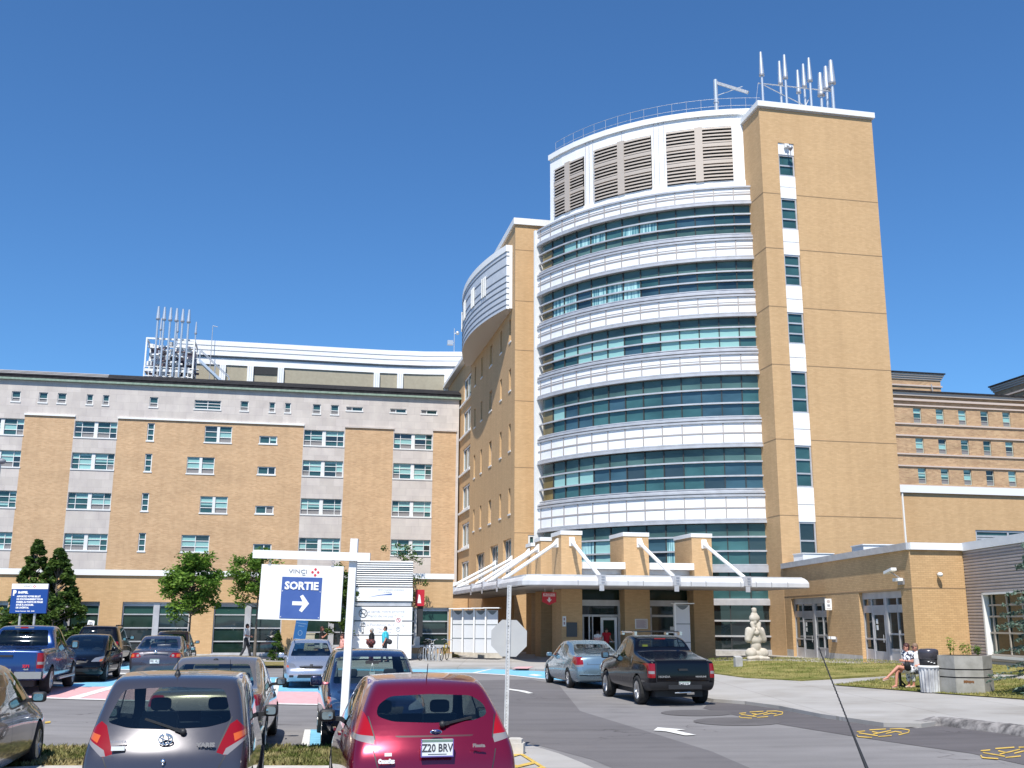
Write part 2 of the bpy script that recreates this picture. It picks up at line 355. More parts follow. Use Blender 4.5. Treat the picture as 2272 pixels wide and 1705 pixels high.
for a0, a1, z0, z1, k in wins:
    pb = .75 if z0 < 17.5 else .35
    if k == 'pair': window(wing, LO, a0, a1, z0, z1, 100, (0, .17, .46, .54, .83, 1), (0, .33, .66, 1), (.5,), choose=rr(pb, .5), mw=.3, rec=.2)
    elif k == 'slit': window(wing, LO, a0, a1, z0, z1, 100, (0, 1), (0, .33, .66, 1), bar=.08)
    elif k == 'dbl': window(wing, LO, a0, a1, z0, z1, 100, (0, .5, 1), (0, .33, .66, 1), (.5,) if z0 > 9 else (), choose=rr(pb+.1, .6), bar=.06, mw=.26)
    elif k == 'two': window(wing, LO, a0, a1, z0, z1, 100, (0, .58, 1), (0, 1), choose=rr(.4, .3), bar=.09)
    elif k == 'top': window(wing, LO, a0, a1, z0, z1, 100, (0, 1), (0, .42, 1), choose=lambda i, j: 2 if j == 0 else 0, bar=.06)
    elif k == 'top6': window(wing, LO, a0, a1, z0, z1, 100, (0, .5, 1), (0, .33, .66, 1))
    else: window(wing, LO, a0, a1, z0, z1, 100, (0, .36, 1), (0, 1), choose=lambda i, j: 2 if i == 0 else 0, bar=.06)
# one-storey front range of the wing
PO = (-6, 60, 0)
pod = thing('low_brick_range', 'one-storey tan brick range with tall shopfront windows under a white coping', 'building', UV(-6, 60, -.3), GA)
PO = (-6, 60, -.3)
PW = [(-16.2, -14.4), (-13.1, -9.9), (-8.75, -5.3), (-4.05, -.45), (.75, 3.7), (5.2, 8.75)]
mb = MB(PO)
wall(mb, -34, 8.95, -.5, 4.42, 60, [(a, b, .35 if a < 0 else .75, 3.05 if a < 3 else 2.85) for a, b in PW]+[(-22, -18.5, .4, 3.05), (-27, -23.5, .4, 3.05)], .3, 0, zones=[(-34, 8.95, -.5, .35, 1)])
mb.add([(-34, 60, -.5), (-34, 60, 4.42), (-34, 99.9, 4.42), (-34, 99.9, -.5), (8.95, 60, -.5), (8.95, 99.9, -.5), (8.95, 99.9, 4.42), (8.95, 60, 4.42)], [(0, 1, 2, 3), (4, 5, 6, 7)], 0)
mb.build('wall', [brick_new, concrete], pod, recalc=False)
mb = MB(PO); mb.box(-34.1, 9.0, 59.9, 60.5, 4.421, 4.72); mb.build('coping', white_trim, pod)
mb = MB(PO); mb.box(-33.9, 8.9, 60.5, 99.7, 4.3, 4.4); mb.build('roof', darkroof, pod)
for n_, (a, b) in enumerate(PW+[(-22, -18.5), (-27, -23.5)]):
    z0 = .75 if 0 < a else (.35 if n_ < 6 else .4)
    rows = (0, .24, .5, .76, .93, 1) if z0 < .5 else (0, .32, .64, .92, 1)
    def ch(i, j, n=len(rows)): return 2 if j == n-2 else (1 if j == n-3 and i != 3 else random.choice((0, 3, 3)))
    window(pod, PO, a, b, z0, 3.05 if a < 3 else 2.85, 60, (0, .46, .54, 1), rows, (.5,), choose=ch, rec=.2, bar=.06, fmat=alu, mats=[glass_grn, mat('green roller blind behind glass', (.022, .07, .058), .2, 0, .4), alu, glass_blk, glass_grn], name='shop_window', mw=.3)
lk = thing('rear_link_wall', 'tan brick link wall with white coping seen under the left end of the canopy', 'building', UV(11, 93, 0), GA)
mb = MB((11, 93, 0)); mb.box(8.6, 15.2, 93, 94, -.5, 5.1); mb.build('wall', brick_new, lk); mb = MB((11, 93, 0)); mb.box(8.5, 15.25, 92.85, 94.1, 5.1, 5.42); mb.build('coping', white_trim, lk)
# set-back upper storey with white panels above the wing
up = thing('rooftop_penthouse', 'long white-framed rooftop storey with beige ribbed panels behind the dark roof', 'building', UV(0, 110, 24), GA)
UO = (0, 110, 24)
# front as a shallow concave curve: list of (U, V)
CU = [(-13.0, 110), (-8, 110), (-2, 110), (4, 110.1), (9, 110.1), (13, 109.8), (18, 108.8), (22, 107.3)]
def curve_strip(mb, pts, z0, z1, d=0., thick=.3, mi=0):
    n = len(pts); v = []
    for p in pts: v += [(p[0], p[1]-d, z0), (p[0], p[1]-d+thick, z0), (p[0], p[1]-d+thick, z1), (p[0], p[1]-d, z1)]
    f = []
    for i in range(n-1):
        a = 4*i; b = a+4; f += [(a+k, b+k, b+(k+1) % 4, a+(k+1) % 4) for k in range(4)]
    f += [(0, 1, 2, 3), (4*n-1, 4*n-2, 4*n-3, 4*n-4)]; mb.add(v, f, mi)
def cv(U):
    for (a, b), (c, d) in zip(CU, CU[1:]):
        if a <= U <= c: return b+(d-b)*(U-a)/(c-a)
mb = MB(UO); curve_strip(mb, CU, 22.5, 27.9, 0, .4); mb.build('cladding', beige_clad, up)
mb = MB(UO); curve_strip(mb, CU, 27.92, 28.62, .12, .6); curve_strip(mb, CU, 28.84, 30.4, .35, 1.0); mb.build('fascia', white_metal, up)
mb = MB(UO); curve_strip(mb, CU, 28.621, 28.839, .02, .2); curve_strip(mb, CU, 29.35, 29.41, .38, .1); curve_strip(mb, CU, 29.85, 29.91, .38, .1); mb.build('fascia_joint', mat('fascia joint grey', (.32, .34, .37), .5), up)
for a in (-8.4, -5.6, -2.5, 7.5, 10.0, 15.0):
    mb = MB(UO); mb.box(a, a+.62, cv(a)-.3, cv(a)+.3, 22.5, 27.91); mb.box(a+.18, a+.22, cv(a)-.32, cv(a)-.29, 22.5, 27.9, 1); mb.box(a+.40, a+.44, cv(a)-.32, cv(a)-.29, 22.5, 27.9, 1)
    mb.build('pilaster', [white_metal, siding_blue], up)
for a, b, z0, z1 in ((-4.95, -2.55, 27.1, 27.85), (8.15, 9.95, 23.8, 25.7), (-11.0, -8.45, 23.8, 25.7)):
    mb = MB(UO); mb.box(a, b, cv(a)-.08, cv(a)+.1, z0, z1); mb.build('louvre_panel', shadowgap, up)
mb = MB(UO); mb.prism([(-13, 110.5), (22, 110.5), (22, 125), (-13, 125)], 22.5, 30.1); mb.build('wall', beige_clad, up)
# thin aerials on that storey
for U_, z0, h, nm, lb in ((-9.3, 27.2, 4.9, 'antenna', 'thin dark whip aerial standing on the long penthouse roof'),):
    p = UV(U_, 109, 25.3); r_ = MB(); r_.tube((0, 0, 0), (0, 0, h+1.6), .05, .03); r_.tube((0, 0, h+1.6), (.5, 0, h+1.5), .04, .03)
    tag(r_.build('antenna', steel_dull, None, p, GA), lb, 'antenna')
p = UV(16.1, 109.9, 30.3); r_ = MB(); r_.tube((0, 0, 0), (0, 0, 3), .05); r_.box(-.75, -.15, -.2, .2, 1.1, 1.6); r_.tube((0, 0, 1.4), (-.2, 0, 1.4), .04); r_.ell((.35, 0, 2.5), (.22, .22, .22)); r_.tube((0, 0, 2.4), (.3, 0, 2.5), .03)
tag(r_.build('weather_sensor', steel, None, p, GA), 'small mast with grey sensors at the right end of the penthouse roof', 'sensor')
# exhaust stacks and their steel frame
q0 = UV(-12.6, 103.5, 24.6)
fr = thing('steel_frame', 'steel access frame with white railings packed around the pipes on the left roof', 'frame', q0, GA)
mb = MB()
for x in (-2.3, 2.15):
    for y in (0, 3): mb.beam((x, y, -.6), (x, y, 4.15), .14, .14)
for z in (1.0, 4.1):
    for y in (0, 3): mb.beam((-2.3, y, z), (2.15, y, z), .12, .16)
    for x in (-2.3, 2.15): mb.beam((x, 0, z), (x, 3, z), .12, .16)
mb.build('post', white_paint, fr)
mb = MB()
for z in (.35, .85, 1.25): mb.tube((-2.3, -.08, z), (2.15, -.08, z), .045)
for i in range(12): mb.tube((-2.3+i*.405, -.08, -.3), (-2.3+i*.405, -.08, 1.25), .035)
mb.build('railing', white_paint, fr)
random.seed(3)
mb = MB()
for i in range(150):
    x = random.uniform(-2.2, 1.9); z = random.uniform(-.4, 3.6); y = random.uniform(.1, 2.6)
    if random.random() < .5: mb.tube((x, y, z), (x+random.uniform(.3, 1), y+random.uniform(-.3, .3), z), random.uniform(.05, .15), mi=random.choice((0, 1, 1, 2)))
    else: mb.box(x-.2, x+.25, y, y+.3, z, z+random.uniform(.15, .5), random.choice((0, 1, 1, 2)))
for x in (-2.1, -1.2, -.3, .6, 1.5): mb.ell((x, -.05, -.05), (.22, .22, .24), mi=1)
mb.box(-2.2, 2.1, 2.7, 2.8, -.5, 3.7, 3)
mb.build('ductwork', [steel_dull, white_paint, mat('brown duct', (.16, .11, .12), .6), mat('dark violet shade cloth', (.06, .055, .09), .7)], fr)
mb = MB()
for s_ in (0, .9): mb.beam((2.7, s_, 2.2), (5.6, s_, -.4), .09, .22)
for s_ in (0, .9): mb.tube((2.7, s_, 3.3), (5.6, s_, .7), .04); mb.tube((4.2, s_, .9), (4.2, s_, 2.0), .03); mb.tube((5.6, s_, -.4), (5.6, s_, .7), .03); mb.tube((2.7, s_, 2.2), (2.7, s_, 3.3), .03)
for i in range(12): mb.box(2.8+i*.23, 3.0+i*.23, 0, .9, 2.08-i*.206, 2.12-i*.206)
mb.build('stair', steel, fr)
def stack(p, h, r, capr, caph, label, grp, lean=0., name='exhaust_stack'):
    t = thing(name, label, 'exhaust stack', p, GA, grp); a = (0, 0, 0); b = (lean*h, 0, h)
    MB().tube(a, b, r, n=12).build('pipe', steel, t)
    c = (lean*(h+caph), 0, h+caph)
    m = MB(); m.tube(b, c, capr, capr*.52, n=14); m.tube((lean*(h-.12), 0, h-.12), b, capr*1.05, n=14, mi=1); m.build('cap', [steel, alu_dark], t)
    return t
ords = ['first', 'second', 'third', 'fourth', 'fifth', 'sixth']
for i in range(6): stack(q0+GU*(-1.38+i*.575)-GV*.35+Vector((0, 0, .3)), 5.75-.03*i, .10, .185, 1.2, 'tall steel flue pipe, %s from the left of the six in front' % ords[i], 'flue pipes on the left roof')
for i, x in enumerate((-1.35, .25, 2.0)): stack(q0+GU*x+GV*2.0+Vector((0, 0, .3)), 5.3-.1*i, .07, .12, 1.15, 'thin flue pipe half hidden behind the six tall ones, %s' % ('leftmost', 'the middle one', 'furthest right')[i], 'flue pipes on the left roof')
# ------------------------------------------------------------- brick side block with the curved white bay
MO = (15.3, 73.5, 0)
blk = thing('brick_block', 'tall narrow tan brick block with rows of side windows and a bulging white bay', 'building', UV(15.3, 73.5), GA)
SW = []
for z0, z1 in ((22.7, 24.5), (18.9, 20.6), (14.35, 16.4), (9.7, 11.6)):
    for v0, w_ in ((74.95, .75), (78.5, .75), (82.7, 1.15), (87.2, .75), (90.6, .75)): SW.append((v0, v0+w_, z0, z1))
BW = [(74.6, 77.6, 4.7, 7.95), (79.6, 82.9, 4.7, 7.85), (85.5, 89.4, 4.7, 7.6)]
mb = MB(MO)
wall(mb, 73.5, 93.3, -.5, 31.45, 15.3, SW+BW, .28, 0, side=True)
wall(mb, 15.3, 18.2, -.5, 31.45, 73.5, [(16.3, 17.2, 7.2, 8.1)], .3, 0)
mb.add([(18.2, 73.5, 0), (18.2, 93.3, 0), (18.2, 93.3, 31.45), (18.2, 73.5, 31.45)], [(0, 1, 2, 3)])
mb.add([(15.3, 93.3, 0), (18.2, 93.3, 0), (18.2, 93.3, 31.45), (15.3, 93.3, 31.45)], [(0, 1, 2, 3)])
mb.build('wall', [brick_new], blk, recalc=False)
for z in (29.45, 25.44, 21.64, 17.82, 12.92, 8.24): mb = MB(MO); mb.box(15.285, 16.95, 73.488, 73.5, z-.02, z+.02); mb.build('expansion_joint', mat('brown brick joint', (.34, .22, .12), .8), blk)  # joints drawn as thin strips of darker brown
mb = MB(MO); mb.box(15.15, 18.3, 73.35, 93.4, 31.45, 31.95); mb.build('coping', white_trim, blk)
for a in SW: window(blk, MO, a[0], a[1], a[2], a[3], 15.3, (0, .5, 1) if a[1]-a[0] > 1 else (0, 1), (0, .35, 1), side=True, rec=.26, bar=.08, fmat=frame_w, choose=lambda i, j: random.choice((0, 3, 1)))
for a in BW: window(blk, MO, a[0], a[1], a[2], a[3], 15.3, (0, .33, .66, 1), (0, .3, .6, 1), side=True, rec=.26, bar=.08, fmat=alu, name='tall_window')
window(blk, MO, 16.3, 17.2, 7.2, 8.1, 73.5, (0, .5, 1), (0, 1), rec=.1, bar=.14, name='small_window')
# bay: bulges from the side wall, circular in plan
def bay_pts(z, n=26, v0=74.6, v1=93.5, bulge=3.3, inset=0.):
    pts = []
    for i in range(n+1):
        t = i/n; v = v0+(v1-v0)*t; s_ = 1.35+(bulge-1.35)*math.sin(math.pi*min(1, .12+t*.76))**1. if 0 < i < n else 1.35
        s_ = .45+1.5*(1-(2*t-1)**2)
        pts.append((15.3-s_+inset, v))
    return pts
PT = bay_pts(0)
mb = MB(MO); n = len(PT)
zt, zb = 29.65, 25.1
v = [(p[0], p[1], zb) for p in PT]+[(p[0], p[1], zt) for p in PT]
mb.add(v, [(i, i+1, n+i+1, n+i) for i in range(n-1)], 0)
mb.add([(15.3, PT[0][1], zb), (*PT[0], zb), (*PT[0], zt), (15.3, PT[0][1], zt)], [(0, 1, 2, 3)], 1)
mb.add([(15.3, PT[-1][1], zb), (*PT[-1], zb), (*PT[-1], zt), (15.3, PT[-1][1], zt)], [(0, 1, 2, 3)], 1)
bay = mb.build('white_bay', [siding_blue, white_metal], blk)
mb = MB(MO); mb.add([(15.3, PT[0][1], zb)]+[(*p, zb) for p in PT]+[(15.3, PT[-1][1], zb)], [tuple(range(n+2))]); mb.add([(15.3, PT[0][1], zt)]+[(*p, zt) for p in PT]+[(15.3, PT[-1][1], zt)], [tuple(range(n+2))]); mb.build('soffit', mat('cream soffit', (.55, .50, .44), .6), bay)
def bay_strip(mb, z0, z1, d, th, mi=0):
    for i in range(n-1):
        a, b = PT[i], PT[i+1]
        mb.add([(a[0]-d, a[1], z0), (b[0]-d, b[1], z0), (b[0]-d, b[1], z1), (a[0]-d, a[1], z1), (a[0]+th, a[1], z0), (b[0]+th, b[1], z0), (b[0]+th, b[1], z1), (a[0]+th, a[1], z1)], [(0, 1, 2, 3), (3, 2, 6, 7), (0, 4, 5, 1)], mi)
mb = MB(MO)
for z in (29.3, 28.55, 27.7, 27.2, 26.75, 26.3, 25.85, 25.4): bay_strip(mb, z-.035, z+.035, .03, .02); mb.box(15.3-.45, 15.3, PT[0][1]-.03, PT[0][1]-.001, z-.03, z+.03)
mb.build('panel_joint', mat('panel joint', (.16, .17, .19), .6), bay)
mb = MB(MO); bay_strip(mb, 29.65, 30.15, .06, .3); mb.box(14.78, 15.29, PT[0][1]-.08, PT[0][1]+.3, 29.65, 30.15); mb.build('coping', white_trim, bay)
mb = MB(MO); mb.box(15.05, 15.28, PT[0][1]-.14, PT[0][1]-.002, 25.1, 29.64); mb.build('corner_strip', white_trim, bay)
for t in (5, 9, 14, 19):
    p, q = PT[t], PT[t+1]; mb = MB(MO)
    mb.add([(p[0]-.04, p[1], 27.2), (q[0]-.04, q[1], 27.2), (q[0]-.04, q[1], 28.7), (p[0]-.04, p[1], 28.7)], [(0, 1, 2, 3)], 1)
    e = Vector((q[0]-p[0], q[1]-p[1], 0)); 
    for k in (0, .5, 1):
        c = Vector((p[0]-.07, p[1], 0))+e*k; mb.box(c.x-.05, c.x+.05, c.y-.05, c.y+.05, 27.15, 28.75, 0)
    mb.build('window', [frame_w, glass_teal], bay)
# recessed rear part of the same block with corner windows
rb = thing('rear_corner_block', 'narrow brick block with white-framed corner windows squeezed behind the old wing', 'building', UV(15.4, 93.6), GA); RO_ = (15.4, 93.6, 0)
RW = [(93.9+0, 98.2, z, z+2.2) for z in (5.2, 8.7, 12.2, 15.8, 19.4, 22.6)]
mb = MB(RO_); wall(mb, 93.6, 99.9, 0, 26.4, 15.42, RW, .3, 0, side=True)
mb.add([(15.42, 93.6, 26.4), (19, 93.6, 26.4), (19, 110, 26.4), (15.42, 110, 26.4)], [(0, 1, 2, 3)])
wall(mb, 99.9, 110, 0, 26.4, 15.42, [], .3, 0, side=True); mb.build('wall', [brick_new], rb, recalc=False)
for a in RW: window(rb, RO_, a[0], a[1], a[2], a[3], 15.42, (0, .5, 1), (0, 1), side=True, rec=.15, bar=.16, fmat=white_paint)
mb = MB(RO_); mb.box(14.9, 19, 93.5, 110, 26.4, 26.75); mb.build('cornice', white_trim, rb)
for z in (4.9, 8.4, 11.9, 15.5, 19.1, 22.3): mb = MB(RO_); mb.box(15.25, 15.41, 93.5, 99.8, z, z+.18); mb.build('string_course', white_trim, rb)
# ------------------------------------------------------------- round glass tower
TC = (32.6, 76.9); TR = 16.8
TO = (32.6, 76.9, 0)
tow = thing('round_glass_tower', 'round tower with bands of teal glass and white panels and a white louvred crown', 'building', UV(*TC), GA)
T0, T1 = 13.6, 72.
GB = [(27.0, 29.0), (23.16, 25.15), (19.3, 21.3), (14.8, 17.44), (10.19, 12.77), (5.52, 8.04)]
RL = [(27.66, 28.38), (23.8, 24.45), (19.98, 20.66), (15.68, 16.58), (11.03, 11.93), (6.38, 7.25)]
NM = [T0+4.35*k for k in range(0, 14)]
mb = MB(TO); mb.arc(TC, .1, TR-.75, T0, 72, -.3, 30.2, 30, 0); mb.build('core_wall', brick_new, tow)
random.seed(11)
def glazing(z0, z1, rails, rowsel, name='window_band'):
    fr_ = MB(TO); pn = MB(TO)
    zs = [z0, *rails, z1]
    for i, t in enumerate(NM[:-1]):
        t2 = NM[i+1]
        for j in range(len(zs)-1):
            mi = rowsel(i, j)
            a, b = R(t), R(t2); r_ = TR-.1
            A_ = (TC[0]-r_*math.sin(a), TC[1]-r_*math.cos(a)); B_ = (TC[0]-r_*math.sin(b), TC[1]-r_*math.cos(b))
            pn.add([(*B_, zs[j]), (*A_, zs[j]), (*A_, zs[j+1]), (*B_, zs[j+1])], [(0, 1, 2, 3)], mi)
        fr_.arc(TC, TR-.11, TR-.02, t-.11, t+.11, z0, z1, 1, 1)
    for z in rails: fr_.arc(TC, TR-.12, TR+.05, T0, T1, z-.05, z+.05, 16, 0)
    fr_.arc(TC, TR-.12, TR+.03, T0, T1, z0-.001, z0+.06, 16, 0)
    o = fr_.build(name, [alu, shadowgap], tow); pn.build('pane', [glass_teal, glass_teal2, glass_blue, curtain, blind, glass_blk, glass_tan], o, recalc=False)
# which cell holds what, read from the photo: i counts from the right end
cur = {0: {5: 3, 6: 3, 8: 3, 9: 3, 10: 4, 12: 2}, 1: {6: 3, 7: 3, 8: 3, 9: 2, 10: 3, 11: 3, 3: 2, 4: 2}, 2: {0: 4, 1: 4, 2: 4, 3: 4, 4: 4, 5: 4, 7: 4, 8: 4, 9: 4, 10: 4, 11: 4, 12: 4}, 3: {11: 4, 12: 3, 2: 2, 1: 2, 10: 2}, 4: {9: 4, 10: 4, 11: 4, 12: 4, 0: 2, 1: 2, 7: 2}, 5: {0: 5, 4: 3, 8: 4, 9: 3}}
for k, (z0, z1) in enumerate(GB):
    def sel(i, j, k=k):
        if j == 2: return 1
        c = cur[k].get(i, None)
        if i >= 12: return 6 if j != 2 or k > 1 else 6
        if k == 0 and j == 0: return 1
        if j == 0 and c == 3 and k in (0,): return 0
        if j == 0 and c == 4 and random.random() < .45: return 0
        if c is None: return random.choice((0, 0, 0, 2, 5 if k > 3 else 0))
        return c
    glazing(z0, z1, RL[k], sel)
glazing(3.45, 5.08, [], lambda i, j: 0, 'transom_band')
glazing(.43, 3.11, (1.28, 2.19), lambda i, j: 5, 'ground_floor_glazing')
SP = [(29.05, 30.2), (25.2, 26.55), (21.35, 22.7), (17.5, 18.85), (12.85, 14.4), (8.1, 9.75)]
for k, (z0, z1) in enumerate(SP):
    if k == 0: pass
    a = MB(TO)
    a.arc(TC, TR-.5, TR+.10, T0-.6, T1, z0+.14, z1-.02, 30, 0); s_ = a.build('white_spandrel', [white_metal], tow)
    b = MB(TO)
    for t in NM: b.arc(TC, TR+.09, TR+.14, t-.13, t+.13, z0+.3, z1-.04, 1, 0)
    zm = (z0+z1)/2+.05
    b.arc(TC, TR+.09, TR+.13, T0-.6, T1, zm+.02, zm+.11, 30, 0)
    if k < 4: b.arc(TC, TR+.09, TR+.12, T0-.6, T1, zm+.2, zm+.24, 30, 0)
    b.build('panel_grid', mat('taupe panel joint', (.42, .38, .36), .5, .2), s_)
    c = MB(TO); c.arc(TC, TR-.6, TR+.22, T0-.8, T1, z0-.02, z0+.14, 30, 0); c.arc(TC, TR-.6, TR+.16, T0-.8, T1, z0+.20, z0+.28, 30, 0)
    c.arc(TC, TR-.6, TR+.2, T0-.8, T1, z1-.02, z1+.10, 30, 0)
    if k: c.arc(TC, TR-.6, TR+.18, T0-.8, T1, z1+.18, z1+.30, 30, 0); c.arc(TC, TR-.6, TR+.0, T0-.8, T1, z1+.10, z1+.5 if k < 3 else z1+.42, 30, 1)
    c.build('ledge', [alu, alu], s_)
for z0, z1 in ((5.08, 5.5), (3.11, 3.45)):
    c = MB(TO); c.arc(TC, TR-.5, TR+.12, T0-.6, T1, z0, z1, 30, 0); c.build('ledge', [alu], tow)
c = MB(TO); c.arc(TC, TR-.5, TR+.05, T0-.6, T1, -.4, .43, 30, 0); c.build('base', [concrete_d], tow)
c = MB(TO); c.arc(TC, TR-.6, TR+.34, T0-.9, T0-.2, -.3, 30.5, 1, 0); c.build('edge_trim', [white_trim], tow)
c = MB(TO); c.arc(TC, TR-.6, TR+.34, T1-.6, T1, 5, 30.3, 1, 0); c.build('edge_trim', [white_trim], tow)
# crown
cr = MB(TO); CR = TR-.5
T2 = 100.
def cflat(mb, r0, r1, t0, t1, z0, z1, mi=0, step=4.9): mb.arc(TC, r0, r1, t0, t1, z0, z1, max(1, round(abs(t1-t0)/step)), mi)
cflat(cr, CR-.45, CR-.02, 8, 68.8, 30.25, 35.95, 0, 5)
crown = cr.build('white_crown', [white_metal], tow)
c = MB(TO); cflat(c, CR-.8, CR+.12, 8, 69, 35.75, 36.15); cflat(c, CR-.5, CR+.05, 8, 68.8, 30.3, 30.98); c.build('coping', white_trim, crown)
c = MB(TO); c.arc(TC, 0.1, CR-.5, 8, 68.7, 30.2, 35.4, 24, 0); c.build('roof', darkroof, crown)
for t0, t1, zt_ in ((17.5, 33.0, 34.95), (36.75, 52.4, 34.95), (55.8, 66.6, 34.8)):
    tm = (t0+t1)/2; b = MB(TO); zb_ = 31.02
    b.arc(TC, CR-.02, CR+.0, t0, t1, zb_, zt_, None, 1)
    for a_, b_ in ((t0, tm-.9), (tm+.9, t1)):
        nz = 16; hz = (zt_-zb_)/nz
        for i in range(nz):
            z = zb_+i*hz
            if i in (5, 10): b.arc(TC, CR, CR+.13, a_, b_, z, z+hz, None, 0); continue
            # sloping blade
            n_ = 4
            for q in range(n_):
                s0, s1 = R(a_+(b_-a_)*q/n_), R(a_+(b_-a_)*(q+1)/n_)
                def pt(s_, r_, zz): return (TC[0]-r_*math.sin(s_), TC[1]-r_*math.cos(s_), zz)
                b.add([pt(s0, CR+.15, z+.02), pt(s1, CR+.15, z+.02), pt(s1, CR+.15, z+.10), pt(s0, CR+.15, z+.10), pt(s1, CR+.02, z+hz*.86), pt(s0, CR+.02, z+hz*.86), pt(s0, CR+.02, z+hz*.7), pt(s1, CR+.02, z+hz*.7)], [(0, 1, 2, 3), (3, 2, 4, 5), (1, 0, 6, 7)], 0)
    b.arc(TC, CR, CR+.17, tm-.9, tm+.9, zb_, zt_, 1, 0)
    b.build('louvre', [taupe, shadowgap], crown)
b = MB(TO)
for t in (33.6, 34.9, 36.1, 52.9, 54.1, 55.3, 25.2, 44.5): cflat(b, CR-.02, CR+.012, t-.06, t+.06, 31 if t not in (25.2, 44.5) else 35.0, 35.75)
b.build('panel_joint', mat('crown panel joint', (.45, .46, .5), .5), crown)
b = MB(TO)
for i in range(17):
    t = R(10+i*3.6); p = (TC[0]-(CR-.3)*math.sin(t), TC[1]-(CR-.3)*math.cos(t)); b.tube((*p, 36.1), (*p, 37.15), .012, n=5)
for zz in (36.6, 37.15):
    pts = [(TC[0]-(CR-.3)*math.sin(R(10+i*3.6)), TC[1]-(CR-.3)*math.cos(R(10+i*3.6)), zz) for i in range(17)]; b.path(pts, .013, 5)
tag(b.build('roof_railing', steel_dull, None, UV(*TC), GA), 'thin metal safety railing running around the top of the round tower', 'railing')
# ------------------------------------------------------------- brick stair tower
SO = (28.45, 58.6, 0)
st = thing('brick_stair_tower', 'tall plain tan brick tower with one vertical strip of windows and white panels', 'building', UV(28.45, 58.6), GA)
S0, S1 = 29.66, 30.78
segs = [(30.4, 31.9, 2), (25.0, 26.75, 0)]
WZ = [(30.35, 31.85), (26.7, 28.82), (22.9, 24.98), (19.1, 21.15), (14.7, 17.35), (10.1, 12.68), (4.6, 8.02)]
PZ = [(28.82, 30.35), (24.98, 26.7), (21.15, 22.9), (17.35, 19.1), (12.68, 14.7), (8.02, 10.1), (31.85, 32.65)]
mb = MB(SO)
wall(mb, 28.45, 36.55, -.5, 35.05, 58.6, [(S0, S1, 4.0, 32.65)], .25, 0)
wall(mb, 58.6, 70, -.5, 35.05, 28.45, [], 0, 0, side=True)
mb.add([(36.55, 58.6, -.5), (36.55, 70, -.5), (36.55, 70, 35.05), (36.55, 58.6, 35.05)], [(0, 1, 2, 3)])
mb.add([(28.45, 70, -.5), (36.55, 70, -.5), (36.55, 70, 35.05), (28.45, 70, 35.05)], [(0, 1, 2, 3)])
mb.build('wall', brick_new, st, recalc=False)
for z in (29.06, 25.33, 21.46, 17.71, 13.02, 8.39):
    mb = MB(SO)
    for a, b in ((28.44, S0), (S1, 36.56)): mb.box(a, b, 58.588, 58.6, z-.022, z+.022)
    mb.box(28.438, 28.45, 58.588, 60.3, z-.022, z+.022)
    mb.build('expansion_joint', MATS['brown brick joint'], st)
mb = MB(SO); mb.box(28.3, 36.7, 58.42, 70.1, 35.05, 35.42, 0); mb.box(28.4, 36.6, 58.55, 70.1, 34.95, 35.049, 1); mb.build('coping', [white_trim, taupe], st)
for z0, z1 in PZ:
    zm = (z0+z1)/2
    for a, b in (((z0, zm-.015), (zm+.015, z1)) if z1-z0 > 1 else ((z0, z1),)):
        mb = MB(SO); mb.box(S0, S1, 58.66, 58.72, a, b); mb.build('white_panel', white_metal, st)
for z0, z1 in WZ:
    rows = (0, .5, 1) if z1-z0 < 1.6 else ((0, .33, .66, 1) if z1-z0 < 3 else (0, .35, .67, 1))
    window(st, SO, S0, S1, z0, z1, 58.6, (0, 1), rows, rec=.16, bar=.1, fmat=alu, sill=False, mats=[glass_teal, blind, ac_grey, glass_blk, curtain], choose=lambda i, j, z=z0: 3 if z < 6 else 0)
p = UV(30.22, 58.55, 32.3)
r_ = MB(); r_.box(-.14, .14, -.1, .12, .0, .25, 0); r_.tube((0, -.1, .1), (.1, -.35, -.1), .04, mi=1); r_.lathe([(.02, -.1), (.17, -.12), (.15, -.22), (.05, -.36)], 12, 1, (.1, -.35)); r_.tube((.1, -.35, -.35), (.1, -.35, -.75), .03, mi=1)
tag(r_.build('security_camera', [white_paint, alu_dark], None, p, GA), 'dome security camera on the top white panel of the brick tower', 'camera')
# antennas on the stair tower: photo position of tip and collar
AN = [(1687, 158, 7), (1728, 178, 7), (1741, 164, 7), (1771, 197, 7), (1783, 184, 7), (1795, 170, 7), (1822, 204, 8), (1835, 190, 10), (1847, 176, 10)]
# collar pixel (x, y) and where the pole meets the roof edge in the photo
RO2 = [(1690, 165.5, 1696, 228), (1731.5, 185, 1738, 233), (1742.5, 171.5, 1749, 234), (1772, 204, 1776.5, 237), (1784.5, 191, 1789, 238.5), (1797, 178, 1803, 240), (1822, 210, 1827, 243.5), (1834.5, 196.5, 1841, 245), (1846, 183.5, 1852, 246)]
vd = [60.0, 61.0, 60.0, 62.0, 61.0, 60.0, 62.0, 61.0, 60.0]
lbl = ['leftmost and tallest', 'second from the left and short', 'third from the left', 'fourth from the left and shortest', 'middle one of the nine', 'sixth from the left', 'third from the right and thick', 'second from the right and thick', 'rightmost and thick']
def onV(x, y, V):
    d = ray(x, y); t = V/d.dot(GV); p = Vector((0, 0, CAMH))+d*t; return p.dot(GU), p.z
for i, (xc, yc, xb, yb) in enumerate(RO2):
    U_, zc = onV(xc, yc, vd[i]); th = i > 5
    stack(UV(U_, vd[i], 35.2), zc-35.2, .085 if not th else .11, .17 if not th else .25, 1.65, 'silver exhaust stack on the brick tower roof, '+lbl[i], 'exhaust stacks on the brick tower', name='exhaust_stack')
p = UV(29.2, 60, 35.4); r_ = MB()
a = onV(1682, 185, 60.6); b = onV(1845, 203, 60.6)
r_.tube((a[0]-29.2, .6, a[1]-35.4), (b[0]-29.2, .6, b[1]-35.4), .04)
